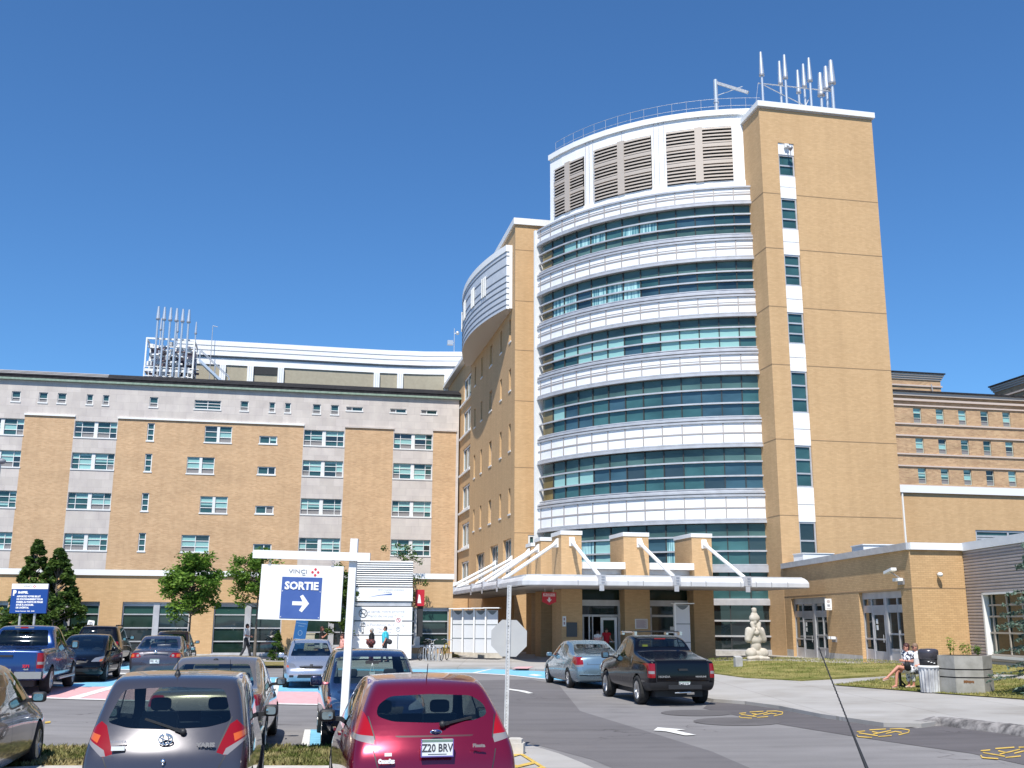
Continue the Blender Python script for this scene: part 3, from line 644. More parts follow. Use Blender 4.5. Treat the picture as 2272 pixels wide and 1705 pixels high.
r_.tube((a[0]-29.2+.4, .6, a[1]-35.5), (b[0]-29.2-.6, .6, .6), .03); r_.tube((2.2, .6, .1), (2.4, .6, 2.6), .03); r_.tube((3.1, .6, .1), (4.2, .6, 2.2), .025); r_.tube((3.4, .6, .7), (4.6, .6, .7), .035)
r_.tube((a[0]-29.2, .6, a[1]-35.4), (a[0]-29.6, .6, 0), .012); r_.tube((b[0]-29.2, .6, b[1]-35.4), (b[0]-29.2, .6, 0), .05)
tag(r_.build('brace_frame', steel_dull, None, p, GA), 'thin steel brace bars tying the stacks together on the brick tower roof', 'brace')
# davit on the round roof
U_, z_ = onV(1587, 178, 64.2); r_ = MB()
r_.tube((0, 0, 0), (0, 0, z_-35.3), .17, .15, 12); r_.tube((0, 0, 1.5), (0, 0, 1.56), .2, n=12); r_.tube((0, 0, z_-37.1), (0, 0, z_-37), .2, n=12)
e = onV(1660, 206, 62.5); r_.beam((0, 0, z_-35.5), (e[0]-U_, -1.7, e[1]-35.3), .15, .2, 1); r_.tube((.1, 0, z_-36.5), (1.6, -1, z_-36.15), .03)
tag(r_.build('roof_davit', [steel, steel_dull], None, UV(U_, 64.2, 35.3), GA), 'steel davit crane post with a drooping arm on the round tower roof', 'crane')
# ------------------------------------------------------------- far brick building and tan block on the right
BO = (67, 110, 0)
far = thing('rear_brick_building', 'orange brick building with three rows of narrow windows behind the tan block', 'building', UV(67, 110), GA)
FW = []
for z0, z1 in ((25.1, 26.9), (21.5, 23.3), (17.9, 19.75)):
    for k in range(0, 9): FW.append((71.1+k*2.98, 72.15+k*2.98, z0, z1))
mb = MB(BO); wall(mb, 60, 104, 0, 28.3, 110, FW, .3, 0)
mb.add([(60, 110, 0), (60, 125, 0), (60, 125, 28.3), (60, 110, 28.3), (104, 110, 0), (104, 125, 0), (104, 125, 28.3), (104, 110, 28.3)], [(0, 1, 2, 3), (4, 5, 6, 7)]); mb.build('wall', brick_far, far, recalc=False)
for a in FW: window(far, BO, a[0], a[1], a[2], a[3], 110, (0, 1), (0, .33, .66, 1), rec=.2, bar=.07, sill=False, fmat=beige_clad if 0 else mat('green-grey window frame', (.45, .50, .45), .6), choose=lambda i, j: 2 if j == 0 else random.choice((1, 1, 0, 3)))
mat('pale brown stone band', (.55, .45, .39), .7)
for z in (27.1, 24.85, 23.45, 21.25, 19.85, 17.55): mb = MB(BO); mb.box(60, 104, 109.85, 109.99, z, z+.17); mb.build('string_course', MATS['pale brown stone band'], far)
mb = MB(BO); mb.box(59.5, 104.5, 109.6, 125.3, 28.3, 28.72, 0); mb.box(59.2, 105, 109.4, 125.6, 28.72, 28.9, 1); mb.box(60, 104, 109.75, 109.99, 27.7, 27.95, 2); mb.build('roof', [taupe, darkroof, MATS['pale brown stone band']], far)
ft = thing('roof_tower', 'square brick roof tower with flared dark roof, just right of the tan brick tower', 'tower', UV(75, 118, 28.9), GA); FO = (75, 118, 28.9)
def tower(root, off, u0, u1, v0, v1, z0, z1):
    mb = MB(off); mb.box(u0, u1, v0, v1, z0, z1); mb.build('wall', brick_far, root)
    mb = MB(off); mb.box(u0-.15, u1+.15, v0-.15, v1+.15, z1-1.1, z1-.9, 0)
    for i in range(3): mb.box(u0-.12*(i+1), u1+.12*(i+1), v0-.12*(i+1), v1+.12*(i+1), z1-.2+i*.25, z1+.05+i*.25, 1)
    mb.box(u0-.5, u1+.5, v0-.5, v1+.5, z1+.56, z1+.72, 2); mb.build('cornice', [MATS['pale brown stone band'], taupe, darkroof], root)
tower(ft, FO, 71, 80.5, 118, 126, 28.5, 32.6)
mb = MB(FO)
for i in range(5): mb.tube((76+i*.9, 117.6, 29.6), (76+i*.9, 117.6, 30.6), .12, .3, 8)
mb.tube((79.1, 117.6, 30.4), (78.9, 117.6, 31.8), .07); mb.build('vent_pipe', steel_dull, ft)
ft2 = thing('roof_tower', 'brick roof tower with flared dark roof cut by the right edge of the picture', 'tower', UV(88, 108, 28.9), GA); FO = (88, 108, 28.9)
tower(ft2, FO, 88.2, 98, 105, 118, 27.0, 31.4)
mb = MB(FO); mb.box(88.4, 97.8, 110.3, 117.8, 0, 27); mb.build('base', brick_far, ft2)
KO = (36.8, 60, 0)
tb = thing('tan_block', 'plain tan brick block with white parapet filling the right side behind the entrance wing', 'building', UV(36.8, 60), GA)
mb = MB(KO); wall(mb, 36.6, 75, 0, 10.15, 60, [(42.5, 52, 5.2, 7.9)], .3, 0)
mb.add([(36.6, 60, 0), (36.6, 80, 0), (36.6, 80, 10.15), (36.6, 60, 10.15), (75, 60, 0), (75, 80, 0), (75, 80, 10.15), (75, 60, 10.15), ], [(0, 1, 2, 3), (4, 5, 6, 7)]); mb.build('wall', brick_new, tb, recalc=False)
mb = MB(KO); mb.box(36.6, 75.1, 59.85, 80.1, 10.15, 10.62); mb.box(37.45, 37.55, 59.9, 60, 3, 10.15); mb.build('parapet', white_trim, tb)
mb = MB(KO); mb.box(36.6, 75, 61, 79, 9.5, 9.6); mb.build('roof', darkroof, tb)
window(tb, KO, 42.5, 52, 5.2, 7.9, 60, (0, .25, .5, .75, 1), (0, .8, .86, 1), rec=.12, bar=.12, fmat=alu, choose=lambda i, j: 0, name='wide_window')
# ------------------------------------------------------------- entrance wing on the right
WK = Vector((17.05, 45.5, 0)); WB = Vector((16.1, 63.1, 0)); WL = (WK-WB).length; WA = math.atan2(WK.y-WB.y, WK.x-WB.x)
ew = thing('entrance_wing', 'low tan brick entrance wing with metal framed doors and grey ribbed metal siding', 'building', WB, WA)
mb = MB(); wall(mb, 0, WL, -.5, 5.2, 0, [(1.2, 6.98, .12, 3.44), (11.6, 16.5, .3, 3.53)], .35, 0, zones=[(0, WL, -.5, .6, 1)])
mb.build('wall', [brick_wing, concrete], ew, recalc=False)
mb = MB(); mb.box(0, WL, -.012, 0, 3.56, 3.6); mb.build('expansion_joint', MATS['brown brick joint'], ew)
# parts with their own direction are placed relative to the wing
Winv = (Matrix.Translation(WB) @ Matrix.Rotation(WA, 4, 'Z')).inverted()
def place_in(o, root_inv, pos, ang): o.matrix_local = root_inv @ Matrix.Translation(pos) @ Matrix.Rotation(ang, 4, 'Z'); return o
mb = MB(); wall(mb, 0, 2.6, -.5, 5.2, 0, [], .3, 0, zones=[(0, 2.6, -.5, .6, 1)]); mb.box(0, 2.6, -.012, 0, 3.58, 3.62, 2)
place_in(mb.build('front_wall', [brick_wing, concrete, MATS['brown brick joint']], ew), Winv, WK, GA)
P2_ = WK+GU*2.6; PA = math.atan2(-1, .015)
mb = MB(); L3 = 26
nz = 34
z = .62
def rib(mb, x0, x1, z):
    mb.add([(x0, 0, z), (x1, 0, z), (x1, -.045, z+.035), (x0, -.045, z+.035), (x0, -.045, z+.095), (x1, -.045, z+.095), (x1, 0, z+.13), (x0, 0, z+.13)], [(0, 1, 2, 3), (3, 2, 5, 4), (4, 5, 6, 7)])
for i in range(35):
    z = .62+i*.13
    if z+.1 < .85 or z > 3.27: rib(mb, 0, L3, z)
    else:
        for a, b in ((0, 1.5), (7.0, 9.5), (15.5, L3)): rib(mb, a, b, z)
mb.box(0, L3, -.02, .2, -.5, .62, 1)
sd = place_in(mb.build('metal_siding', [noisy('ribbed grey metal siding', (.40, .375, .38), (.46, .43, .435), 2, .42, 0, metal=.25), concrete_d], ew, recalc=False), Winv, P2_, PA)
for k, (x0, x1) in enumerate(((1.5, 7.0), (9.5, 15.5))):
    for a_, b_, c_, d_ in ((x0-.02, x0+.10, .80, 3.36), (x1-.10, x1+.02, .80, 3.36), (x0-.02, x1+.02, .74, .85), (x0-.02, x1+.02, 3.28, 3.36)):
        fb = MB(); fb.box(a_, b_, -.06, .3, c_, d_); fb.build('window_surround', white_trim, sd)
    fb = MB(); fb.box(x0+.1, x1-.1, .5, .52, .8, 3.3); fb.build('window_back', dark, sd)
    window(sd, (0, 0, 0), x0, x1, .85, 3.36, 0, (0, .09, .32, .55, .78, 1), (0, .36, .62, .8, 1), rec=.16, bar=.07, fmat=mat('muted window frame', (.42, .38, .33), .5), choose=lambda i, j: 3, name='siding_window', mats=[glass_teal, blind, ac_grey, glass_grn, curtain])
mb = MB(); mb.box(-.1, L3, -.1, .25, 5.171, 5.52); place_in(mb.build('coping', white_metal, ew), Winv, P2_, PA)
mb = MB(); mb.box(0, WL+.05, -.14, .3, 5.2, 5.5); mb.build('coping', alu, ew)
mb = MB(); mb.box(0, 2.55, -.14, .3, 5.201, 5.501); place_in(mb.build('coping', white_metal, ew), Winv, WK, GA)
q = [Winv @ p for p in (WB+Vector((.3, 0, 0)), WK+Vector((.3, .3, 0)), P2_+Vector((.1, .3, 0)), P2_+Vector((.5, -25, 0)), Vector((42, 21, 0)), Vector((42, 66, 0)))]
mb = MB(); mb.add([(p.x, p.y, 5.1) for p in q], [tuple(range(6))]); mb.build('roof', darkroof, ew)
def door_set(x0, x1, z0, z1, sl, dl, right):
    """grey framed door and windows in an opening of the wing wall: sl sidelight width, dl door width"""
    t = bpy.data.objects.new('door_screen', None); link(t); t.parent = ew; t.location = (x0, .22, z0)
    w, h = x1-x0, z1-z0
    m = MB(); hd = 2.28; fw_ = .09
    m.box(0, w, -.06, .06, h-.32, h)                                  # header
    xs = [0, sl, sl+dl, sl+dl+.28, w*.80, w]
    for x in (0, sl, sl+dl, w-fw_): m.box(x, x+fw_, -.05, .05, 0, h-.32)
    m.box(sl+dl+.2, sl+dl+.2+.22, -.08, .05, .0, h-.32)               # broad post
    m.box(w*.80, w*.80+fw_, -.05, .05, 0, h-.32)
    m.box(fw_, w-fw_, -.04, .04, hd, hd+.34); m.box(fw_, sl, -.04, .04, 1.05, 1.13)
    m.box(sl+dl+.42, w-fw_, -.04, .04, .62, .7); m.box(sl+dl+.42, w-fw_, -.04, .04, 1.3, 1.38)
    m.build('door_frame', alu, t)
    g = MB()
    for a, b in ((fw_, sl), (sl+dl+.42, w*.8), (w*.8+fw_, w-fw_)):
        g.add([(a, .0, .7), (b, .0, .7), (b, .0, hd), (a, .0, hd)], [(0, 1, 2, 3)]); g.add([(a, 0, hd+.34), (b, 0, hd+.34), (b, 0, h-.32), (a, 0, h-.32)], [(0, 1, 2, 3)])
        g.box(a, b, -.02, .02, 0, .62, 1)
    g.add([(sl+fw_, 0, hd+.34), (sl+dl, 0, hd+.34), (sl+dl, 0, h-.32), (sl+fw_, 0, h-.32)], [(0, 1, 2, 3)])
    g.box(sl+dl+fw_, sl+dl+.2, -.02, .02, 0, h-.32, 1)
    g.build('pane', [glass_blk, alu], t)
    d = MB(); a, b = sl+fw_, sl+dl
    for x in (a, b-.12): d.box(x, x+.12, -.03, .03, .02, hd)
    for za, zb in ((.02, .55), (hd-.1, hd), (1.05, 1.12)): d.box(a+.12, b-.12, -.03, .03, za, zb)
    d.box(a+.12, b-.12, .0, .01, .55, hd-.1, 1); d.tube((b-.16, -.09, .95), (b-.16, -.09, 1.3), .015, mi=0)
    for zz in (1.5, 1.78): d.box(a+.3, a+.5, -.012, -.006, zz, zz+.22, 2)
    d.build('door', [alu, glass_blk, sign_white], t)
door_set(1.2, 6.98, .12, 3.44, 1.35, 1.75, 0)
door_set(11.6, 16.5, .3, 3.53, 1.0, 1.5, 0)
def onwing(s_, z_, out=.0): return WB+(WK-WB).normalized()*s_+Vector((math.sin(WA), -math.cos(WA), 0))*out+Vector((0, 0, z_))
# little things on the wing wall
m = MB(); m.box(-.04, .04, -.36, -.02, -.27, .30); m.box(-.02, .02, -.02, 0, -.1, .2, 1); m.tube((.04, -.19, .16), (.046, -.19, .16), .09, mi=2, n=12); m.box(.04, .046, -.26, -.12, -.10, .02, 1); m.box(.04, .046, -.31, -.07, -.22, -.18, 2)
tag(m.build('wall_sign', [sign_white, txt_grey, mat('sign ring grey', (.45, .4, .4), .5)], None, onwing(7.85, 3.02), WA), 'small white projecting sign on the brick wing beside the first door', 'sign')
def lampset(name, p, big, label):
    m = MB()
    if big: m.beam((-.45, -.42, .33), (.40, -.42, .46), .24, .12, 0); m.tube((-.0, -.42, .36), (-.0, 0, .1), .03, mi=1)
    for x in (-.1, .25): m.box(x, x+.22, -.30, -.08, -.05, .08, 0); m.tube((x+.1, -.2, 0), (x+.1, 0, -.1), .025, mi=1)
    m.box(-.1, .45, -.08, 0, -.2, .05, 1)
    tag(m.build(name, [white_paint, alu_dark], None, p, WA), label, 'lamp')
lampset('floodlight', onwing(16.5, 3.95), True, 'white floodlights on brackets high above the right entrance door')
lampset('wall_lamp', onwing(7.85, 1.35), False, 'low pair of small wall lamps between the two entrance wing doors')
m = MB(); m.ell((0, -.2, 0), (.11, .14, .1)); m.tube((0, 0, .05), (0, -.2, .02), .03, mi=1)
tag(m.build('security_camera', [white_paint, alu_dark], None, WK+GU*1.25-GV*.02+Vector((0, 0, 4.15)), GA), 'small white camera on the sunlit end face of the entrance wing', 'camera')
m = MB(); m.box(0, 2.6, 0, 1.6, 0, .9); m.box(-.05, 2.65, -.05, 1.65, .901, .96); m.tube((2.65, -.1, .7), (2.9, -.1, .7), .06)
tag(m.build('roof_unit', [white_metal], None, WB+Vector((2.0, -8.6, 5.11)), WA+R(90)), 'white box unit on the wing roof in front of the brick tower', 'roof unit')
m = MB(); m.box(0, 1.9, 0, 1.2, 0, .85); m.box(-.04, 1.94, -.04, 1.24, .85, .9)
tag(m.build('roof_unit', [white_trim], None, WB+Vector((.6, -2.3, 5.11)), WA+R(98)), 'small white box at the left end of the wing roof', 'roof unit')
# ------------------------------------------------------------- entrance canopy
co = UV(15, 51.5, 4); CO = (15, 51.5, 4.0)
cp = thing('entrance_canopy', 'white metal entrance canopy hung from brick piers by slanted rods', 'canopy', co, GA)
U0_, U1_, V0_, V1_, VB = 11.1, 26.4, 51.4, 57.0, 86
zc0, zc1 = 3.93, 4.33
def cpoly(d, vb=57.6): return [(U0_+d+.9, V0_+d), (U1_-d, V0_+d), (U1_-d, vb), (15.3, vb), (15.3, VB), (U0_+d, VB), (U0_+d, V0_+d+1.1), (U0_+d+.1, V0_+d+.45), (U0_+d+.4, V0_+d+.1)]
mb = MB(CO); mb.prism(cpoly(.5), 3.96, 4.34); mb.prism(cpoly(.25), 4.341, 4.42); mb.build('roof', noisy('canopy roof grey', (.5, .5, .5), (.6, .6, .6), 1.5, .5, 0), cp)
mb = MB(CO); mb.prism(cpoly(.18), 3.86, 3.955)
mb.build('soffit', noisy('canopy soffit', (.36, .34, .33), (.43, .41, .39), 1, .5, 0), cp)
# fascia: rounded edge profile swept along front and left sides
def sweep(mb, path, prof, mi=0):
    n = len(prof); v = []
    for i, p in enumerate(path):
        a = path[max(0, i-1)]; b = path[min(len(path)-1, i+1)]; d = Vector((b[0]-a[0], b[1]-a[1], 0)).normalized(); nn = Vector((-d.y, d.x, 0))
        for o, z in prof: v.append((p[0]+nn.x*o, p[1]+nn.y*o, z))
    mb.add(v, [(i*n+k, (i+1)*n+k, (i+1)*n+k+1, i*n+k+1) for i in range(len(path)-1) for k in range(n-1)], mi, False)
pth = [(U0_, VB), (U0_, V0_+1.1), (U0_+.1, V0_+.45), (U0_+.4, V0_+.1), (U0_+.9, V0_), (U1_, V0_), (U1_, 57.5)]
prof = [(.55, 3.86), (.08, 3.86), (0, 3.90), (0, 4.10), (.10, 4.24), (.30, 4.36), (.55, 4.42)]
mb = MB(CO); sweep(mb, pth, prof); mb.build('fascia', noisy('canopy fascia metal', (.50, .50, .52), (.60, .60, .61), 1.2, .4, 0), cp)
cj_ = mat('canopy joint', (.30, .30, .31), .5)
for u_ in (13.95, 16.55, 17.35, 19.9, 20.7, 22.6, 23.45, 24.3, 25.2): mb = MB(CO); mb.box(u_-.02, u_+.02, V0_-.008, V0_+.05, 3.86, 4.12); mb.beam((u_, V0_+.02, 4.12), (u_-.12, V0_+.32, 4.38), .04, .03); mb.beam((u_-.12, V0_+.32, 4.38), (u_-.5, V0_+.9, 4.44), .04, .03); mb.build('fascia_joint', cj_, cp)
for v_ in range(55, 86, 3): mb = MB(CO); mb.box(U0_-.008, U0_+.05, v_-.02, v_+.02, 3.86, 4.12); mb.build('fascia_joint', cj_, cp)
# arms: from the pier faces down to the canopy edge
def arm(a, b, r_=.10):
    m = MB(CO); m.tube(a, b, r_, n=8); m.build('rod', white_paint, cp)
    m = MB(CO); av, bv = Vector(a), Vector(b); dd = (bv-av).normalized()
    m.extr([av+Vector((0, 0, .25)), av+Vector((0, 0, -.25)), av+dd*.5], (.12, 0, 0) if abs(dd.y) > abs(dd.x) else (0, .12, 0))
    if abs(dd.y) > abs(dd.x): m.box(a[0]-.15, a[0]+.15, a[1]-.02, a[1]+.06, a[2]-.25, a[2]+.25)
    else: m.box(a[0]-.02, a[0]+.06, a[1]-.15, a[1]+.15, a[2]-.25, a[2]+.25)
    m.build('rod_bracket', white_trim, cp)
    m = MB(CO)
    if abs(dd.y) > abs(dd.x):
        m.box(b[0]-.14, b[0]+.22, b[1]-.30, b[1]+.12, 3.92, 4.42); m.box(b[0]-.12, b[0]+.12, b[1]-.34, b[1]-.301, 3.62, 3.9); m.box(b[0]+.221, b[0]+.24, b[1]-.28, b[1]-.2, 4.0, 4.3)
        for zz in (4.0, 4.14, 4.28): m.box(b[0]-.0, b[0]+.16, b[1]-.32, b[1]-.30, zz, zz+.07, 1)
    else:
        m.box(b[0]-.30, b[0]+.1, b[1]-.16, b[1]+.16, 3.95, 4.4); m.box(b[0]-.34, b[0]-.301, b[1]-.12, b[1]+.12, 3.7, 3.94)
        for zz in (4.0, 4.14, 4.28): m.box(b[0]-.32, b[0]-.3, b[1]-.12, b[1]+.12, zz, zz+.07, 1)
    m.build('foot_plate', [alu, txt_grey], cp)
for u_ in (15.12, 19.05, 22.9): arm((u_, 56.95, 6.45), (u_, 51.55, 4.35))
for v_, u_ in ((57.7, 14.45), (62.4, 14.45), (66.4, 14.75), (74.3, 15.25), (80.5, 15.25)): arm((u_, v_, 6.42), (11.35, v_, 4.35))
PR = [(14.52, 15.69, 57, 59.2, 7.05), (18.13, 19.6, 57, 59.6, 7.03), (22.18, 23.38, 57, 59.8, 7.05), (14.5, 15.7, 61.9, 63.4, 7.05), (14.85, 15.7, 66, 67.5, 7.0)]
for k, (a, b, c, d, z) in enumerate(PR):
    m = MB((a, c, 0)); m.box(a, b, c, d, -.3, z-.22); p = m.build('brick_pier', brick_new)
    p.location = UV(a, c); p.rotation_euler = (0, 0, GA)
    tag(p, ['tan brick entrance pier with white cap, leftmost of the three front ones', 'middle brick entrance pier with white cap beside the main doors', 'right brick entrance pier with white cap, nearest the statue', 'brick pier standing just behind the left front pier', 'brick pier furthest back on the left side of the entrance'][k], 'pier', 'brick piers of the entrance')
    m = MB((a, c, 0)); m.box(a-.04, b+.04, c-.04, d+.04, z-.22, z-.0); m.build('cap', white_trim, p)
# vestibule between the piers
ve = thing('main_entrance', 'glazed main entrance with metal doors recessed between brick piers', 'entrance', UV(17, 57.9), GA); VO = (17, 57.9, 0)
m = MB(VO)
for a, b in ((15.69, 18.13), (19.6, 22.18)):
    m.box(a, b, 56.75, 57.35, 4.98, 5.34); m.box(a+.1, b, 57.5, 58.0, 4.7, 4.98, 1)
m.build('beam', [white_trim, alu], ve)
m = MB(VO); m.box(15.69, 22.18, 58, 61.2, 4.9, 5.2); m.build('roof', darkroof, ve)
m = MB(VO)
for a, b in ((15.69, 18.13), (19.6, 22.18)):
    if a > 19: m.build('frame', alu, ve); m = MB(VO)
    m.box(a, b, 57.9, 58.05, 2.98, 3.3); m.box(a, b, 57.92, 58.02, 2.38, 2.5)
    for x in (a, b-.1): m.box(x, x+.1, 57.88, 58.06, -.05, 2.98)
    m.box(a, b, 57.9, 58.04, 4.62, 4.7)
m.build('frame', alu, ve); m = MB(VO)
m.box(15.95, 16.02, 57.9, 58, 0, 2.38); m.box(16.5, 16.56, 57.9, 58, 0, 2.38); m.box(16.1, 16.17, 57.2, 57.27, 0, 2.38); m.box(16.1, 16.16, 57.2, 57.9, 0.02, .12)
m.box(18.0, 18.1, 57.9, 58, 0, 2.38); m.build('door_frame', alu, ve); m = MB(VO)
m.box(19.7, 20.0, 57.92, 57.99, 0, 2.9); m.box(19.8, 22.1, 57.93, 57.99, 1.55, 1.62); m.box(19.8, 22.1, 57.93, 57.99, .6, .68); m.box(21.9, 22.1, 57.85, 57.92, 0, 2.9, 0)
m.build('window_frame', alu, ve)
m = MB(VO)
for a, b in ((15.69, 18.13), (19.6, 22.18)): m.box(a, b, 58.02, 58.03, 2.5, 2.98, 1); m.box(a, b, 58.02, 58.03, 3.3, 4.62, 0); m.box(a, b, 58.0, 58.01, 4.7, 4.97, 0)
m.build('transom_pane', [glass_grn, glass_blk, sign_white], ve); m = MB(VO); m.box(19.7, 22.1, 58.02, 58.03, .0, 2.38, 1); m.box(21.1, 21.5, 57.99, 58.0, 1.65, 1.85, 2); m.build('pane', [glass_grn, glass_blk, sign_white], ve); m = MB(VO)
m.box(15.75, 16.1, 58.02, 58.03, 0, 2.38, 1); m.box(17.95, 18.1, 58.02, 58.03, 0, 2.38, 1)
m.build('side_pane', [glass_grn, glass_blk, sign_white], ve)
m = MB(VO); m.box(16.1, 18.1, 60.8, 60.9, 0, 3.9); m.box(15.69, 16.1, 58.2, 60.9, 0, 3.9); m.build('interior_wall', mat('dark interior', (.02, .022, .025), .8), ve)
m = MB(VO)
for x in (16.98, 17.78): m.box(x, x+.15, 57.85, 57.93, .02, 2.35)
m.box(17.13, 17.78, 57.85, 57.93, 2.2, 2.35); m.box(17.13, 17.78, 57.85, 57.93, .02, .22); m.box(17.13, 17.78, 57.85, 57.93, 1.0, 1.06); m.box(17.13, 17.78, 57.885, 57.895, .22, 2.2, 1); m.tube((17.3, 57.86, 1.42), (17.3, 57.88, 1.42), .1, n=12, mi=2)
m.build('door', [white_metal, glass_grn, mat('yellow sticker', (.45, .42, .05), .5)], ve)
# plaques and signs by the doors
m = MB(); m.box(0, .6, -.03, 0, 0, .77); tag(m.build('wall_plaque', mat('dark bronze plaque', (.07, .08, .09), .45, .3), None, UV(14.78, 56.985, 1.3), GA), 'dark grey square plaque on the left brick pier of the main entrance', 'plaque')
m = MB(); m.box(0, .72, -.03, 0, 0, .53); m.box(.04, .68, -.034, -.03, .03, .5, 1)
for i in range(9): m.box(.09, .62-.05*(i % 3), -.037, -.034, .07+i*.045, .085+i*.045, 2)
tag(m.build('notice_board', [white_trim, mat('pinkish notice paper', (.60, .50, .48), .6), mat('notice print', (.33, .22, .25), .6)], None, UV(18.7, 56.985, 1.74), GA), 'white framed notice with fine print on the middle brick pier', 'notice')
m = MB(); m.box(0, .2, -.03, 0, 0, .55); m.box(.06, .14, -.034, -.03, .1, .25, 1); m.box(.06, .14, -.034, -.03, .32, .46, 1)
tag(m.build('wall_sign', [sign_white, MATS['notice print']], None, UV(14.56, 56.985, 1.85), GA), 'narrow white sign at the left edge of the left brick pier', 'sign')
m = MB(); m.box(0, .76, -.06, 0, 0, .5); m.extr([(0.02, -.06, 0), (.38, -.06, -.16), (.74, -.06, 0)], (0, .06, 0)); m.box(.05, .71, -.066, -.06, .3, .44, 1)
text(m, 'URGENCE', .14, plane_front(.38, -.067, .37), 2, .003, 1.15)
m.extr([(.33, -.066, .24), (.33, -.066, .13), (.24, -.066, .13), (.38, -.066, -.02), (.52, -.066, .13), (.43, -.066, .13), (.43, -.066, .24)], (0, .005, 0), 1)
for x in (.15, .6): m.tube((x, -.03, .5), (x, -.03, .75), .015, mi=3)
tag(m.build('hanging_sign', [red_sign, mat('sign pink white', (.72, .62, .62), .5), red_sign, alu], None, UV(13.0, 55.2, 3.12), GA), 'red hanging sign with a white down arrow under the canopy', 'sign')
# white glazed shelter panels
def kiosk(name, p, n, w, h, label, rz=GA, step=.0, gap=.12, grp=None):
    t = thing(name, label, 'shelter', p, rz, grp)
    for i in range(n):
        x = i*(w+gap); y = -step*i; hh = h
        m = MB(); m.box(x, x+w, y, y+.12, 0, hh)
        for z in (hh*.33, hh*.66): m.box(x-.02, x+w+.02, y-.012, y-.001, z-.02, z+.02, 1)
        m.extr([(x+w*(.08+.84*k/8), y-.02, hh-.02-.22*math.sin(math.pi*k/8)) for k in range(9)], (0, .015, 0), 1)
        m.build('panel', [mat('shaded white panel', (.60, .61, .63), .5), mat('dark arch grey', (.14, .16, .17), .5)], t)  # white panels, their shade put into an even grey
        m = MB(); m.box(x-.1, x-.02, y-.1, y+.1, 0, hh+.1); m.build('post', white_trim, t)
    m = MB(); tw = n*(w+gap)
    for i in range(n): m.box(i*(w+gap)-.16, i*(w+gap)+w+.14, -step*i-.40, -step*i+.25, h+.06+.012*i, h+.11+.012*i)
    m.build('roof', [white_trim, alu], t)
    return t
kiosk('panel_shelter', UV(8.85, 59.2, .45), 4, .60, 2.25, 'row of four white panelled shelter bays with dark arched tops left of the canopy', GA-R(20), .35, .10)
kiosk('panel_shelter', UV(20.2, 54.6, .1), 1, .8, 2.9, 'single tall white shelter panel with flat wing top in front of the doors', GA)
# ------------------------------------------------------------- ground
_gz0 = gz
def gz(x, y):
    if y <= 0: return 0.
    y2 = max(y, 10.); x = max(-.56*y2, min(.56*y2, x)); return .03*x*x/y2 if y < 90 else .03*x*x/y2*max(0, 1-(y-90)/60)
def Gf(x, y, zf):
    d = ray(x, y); t = 30
    for _ in range(90):
        h = gz(d.x*t, d.y*t)+zf(d.x*t, d.y*t); t = .6*t+.4*(h-CAMH)/d.z
    return Vector((d.x*t, d.y*t, h))
def mound(x, y):                                # the lawn climbs a little towards the wing
    a = max(0., min(1., (y-34)/15.)); b = max(0., min(1., (x-7.5)/4.)); return .115+.18*a*a*(3-2*a)*b
def frange(a, b, s):
    r_ = []
    while a < b-1e-6: r_.append(a); a += s
    return r_+[b]
def patch(name, poly, dz, material, label=None, skirt=0., kind='structure', cell=1.0, px=True, cat=None, zf=None):
    """a sheet draped over the ground; poly is a list of photo pixels (px) or of (x, y) metres"""
    P = [(G(a, b, dz) if zf is None else Gf(a, b, zf)) for a, b in poly] if px else [Vector((a, b, 0)) for a, b in poly]
    bm = bmesh.new(); f = bm.faces.new([bm.verts.new((p.x, p.y, 0)) for p in P])
    xs = [p.x for p in P]; ys = [p.y for p in P]
    for ax, (a, b) in ((0, (min(xs), max(xs))), (1, (min(ys), max(ys)))):
        for c in frange(math.floor(a/cell)*cell, b, cell):
            co_ = [0, 0, 0]; co_[ax] = c; no = [0, 0, 0]; no[ax] = 1
            bmesh.ops.bisect_plane(bm, geom=bm.verts[:]+bm.edges[:]+bm.faces[:], plane_co=co_, plane_no=no)
    bmesh.ops.recalc_face_normals(bm, faces=bm.faces[:])
    if bm.faces[0].normal.z < 0: bmesh.ops.reverse_faces(bm, faces=bm.faces[:])
    for v in bm.verts: v.co.z = gz(v.co.x, v.co.y)+(dz if zf is None else zf(v.co.x, v.co.y))
    if skirt:
        be = [e for e in bm.edges if e.is_boundary]; r_ = bmesh.ops.extrude_edge_only(bm, edges=be)
        for v in [g for g in r_['geom'] if isinstance(g, bmesh.types.BMVert)]: v.co.z -= skirt
    me = bpy.data.meshes.new(name); bm.to_mesh(me); bm.free(); me.materials.append(material)
    o = bpy.data.objects.new(name, me); link(o); return tag(o, label, cat, None, kind)
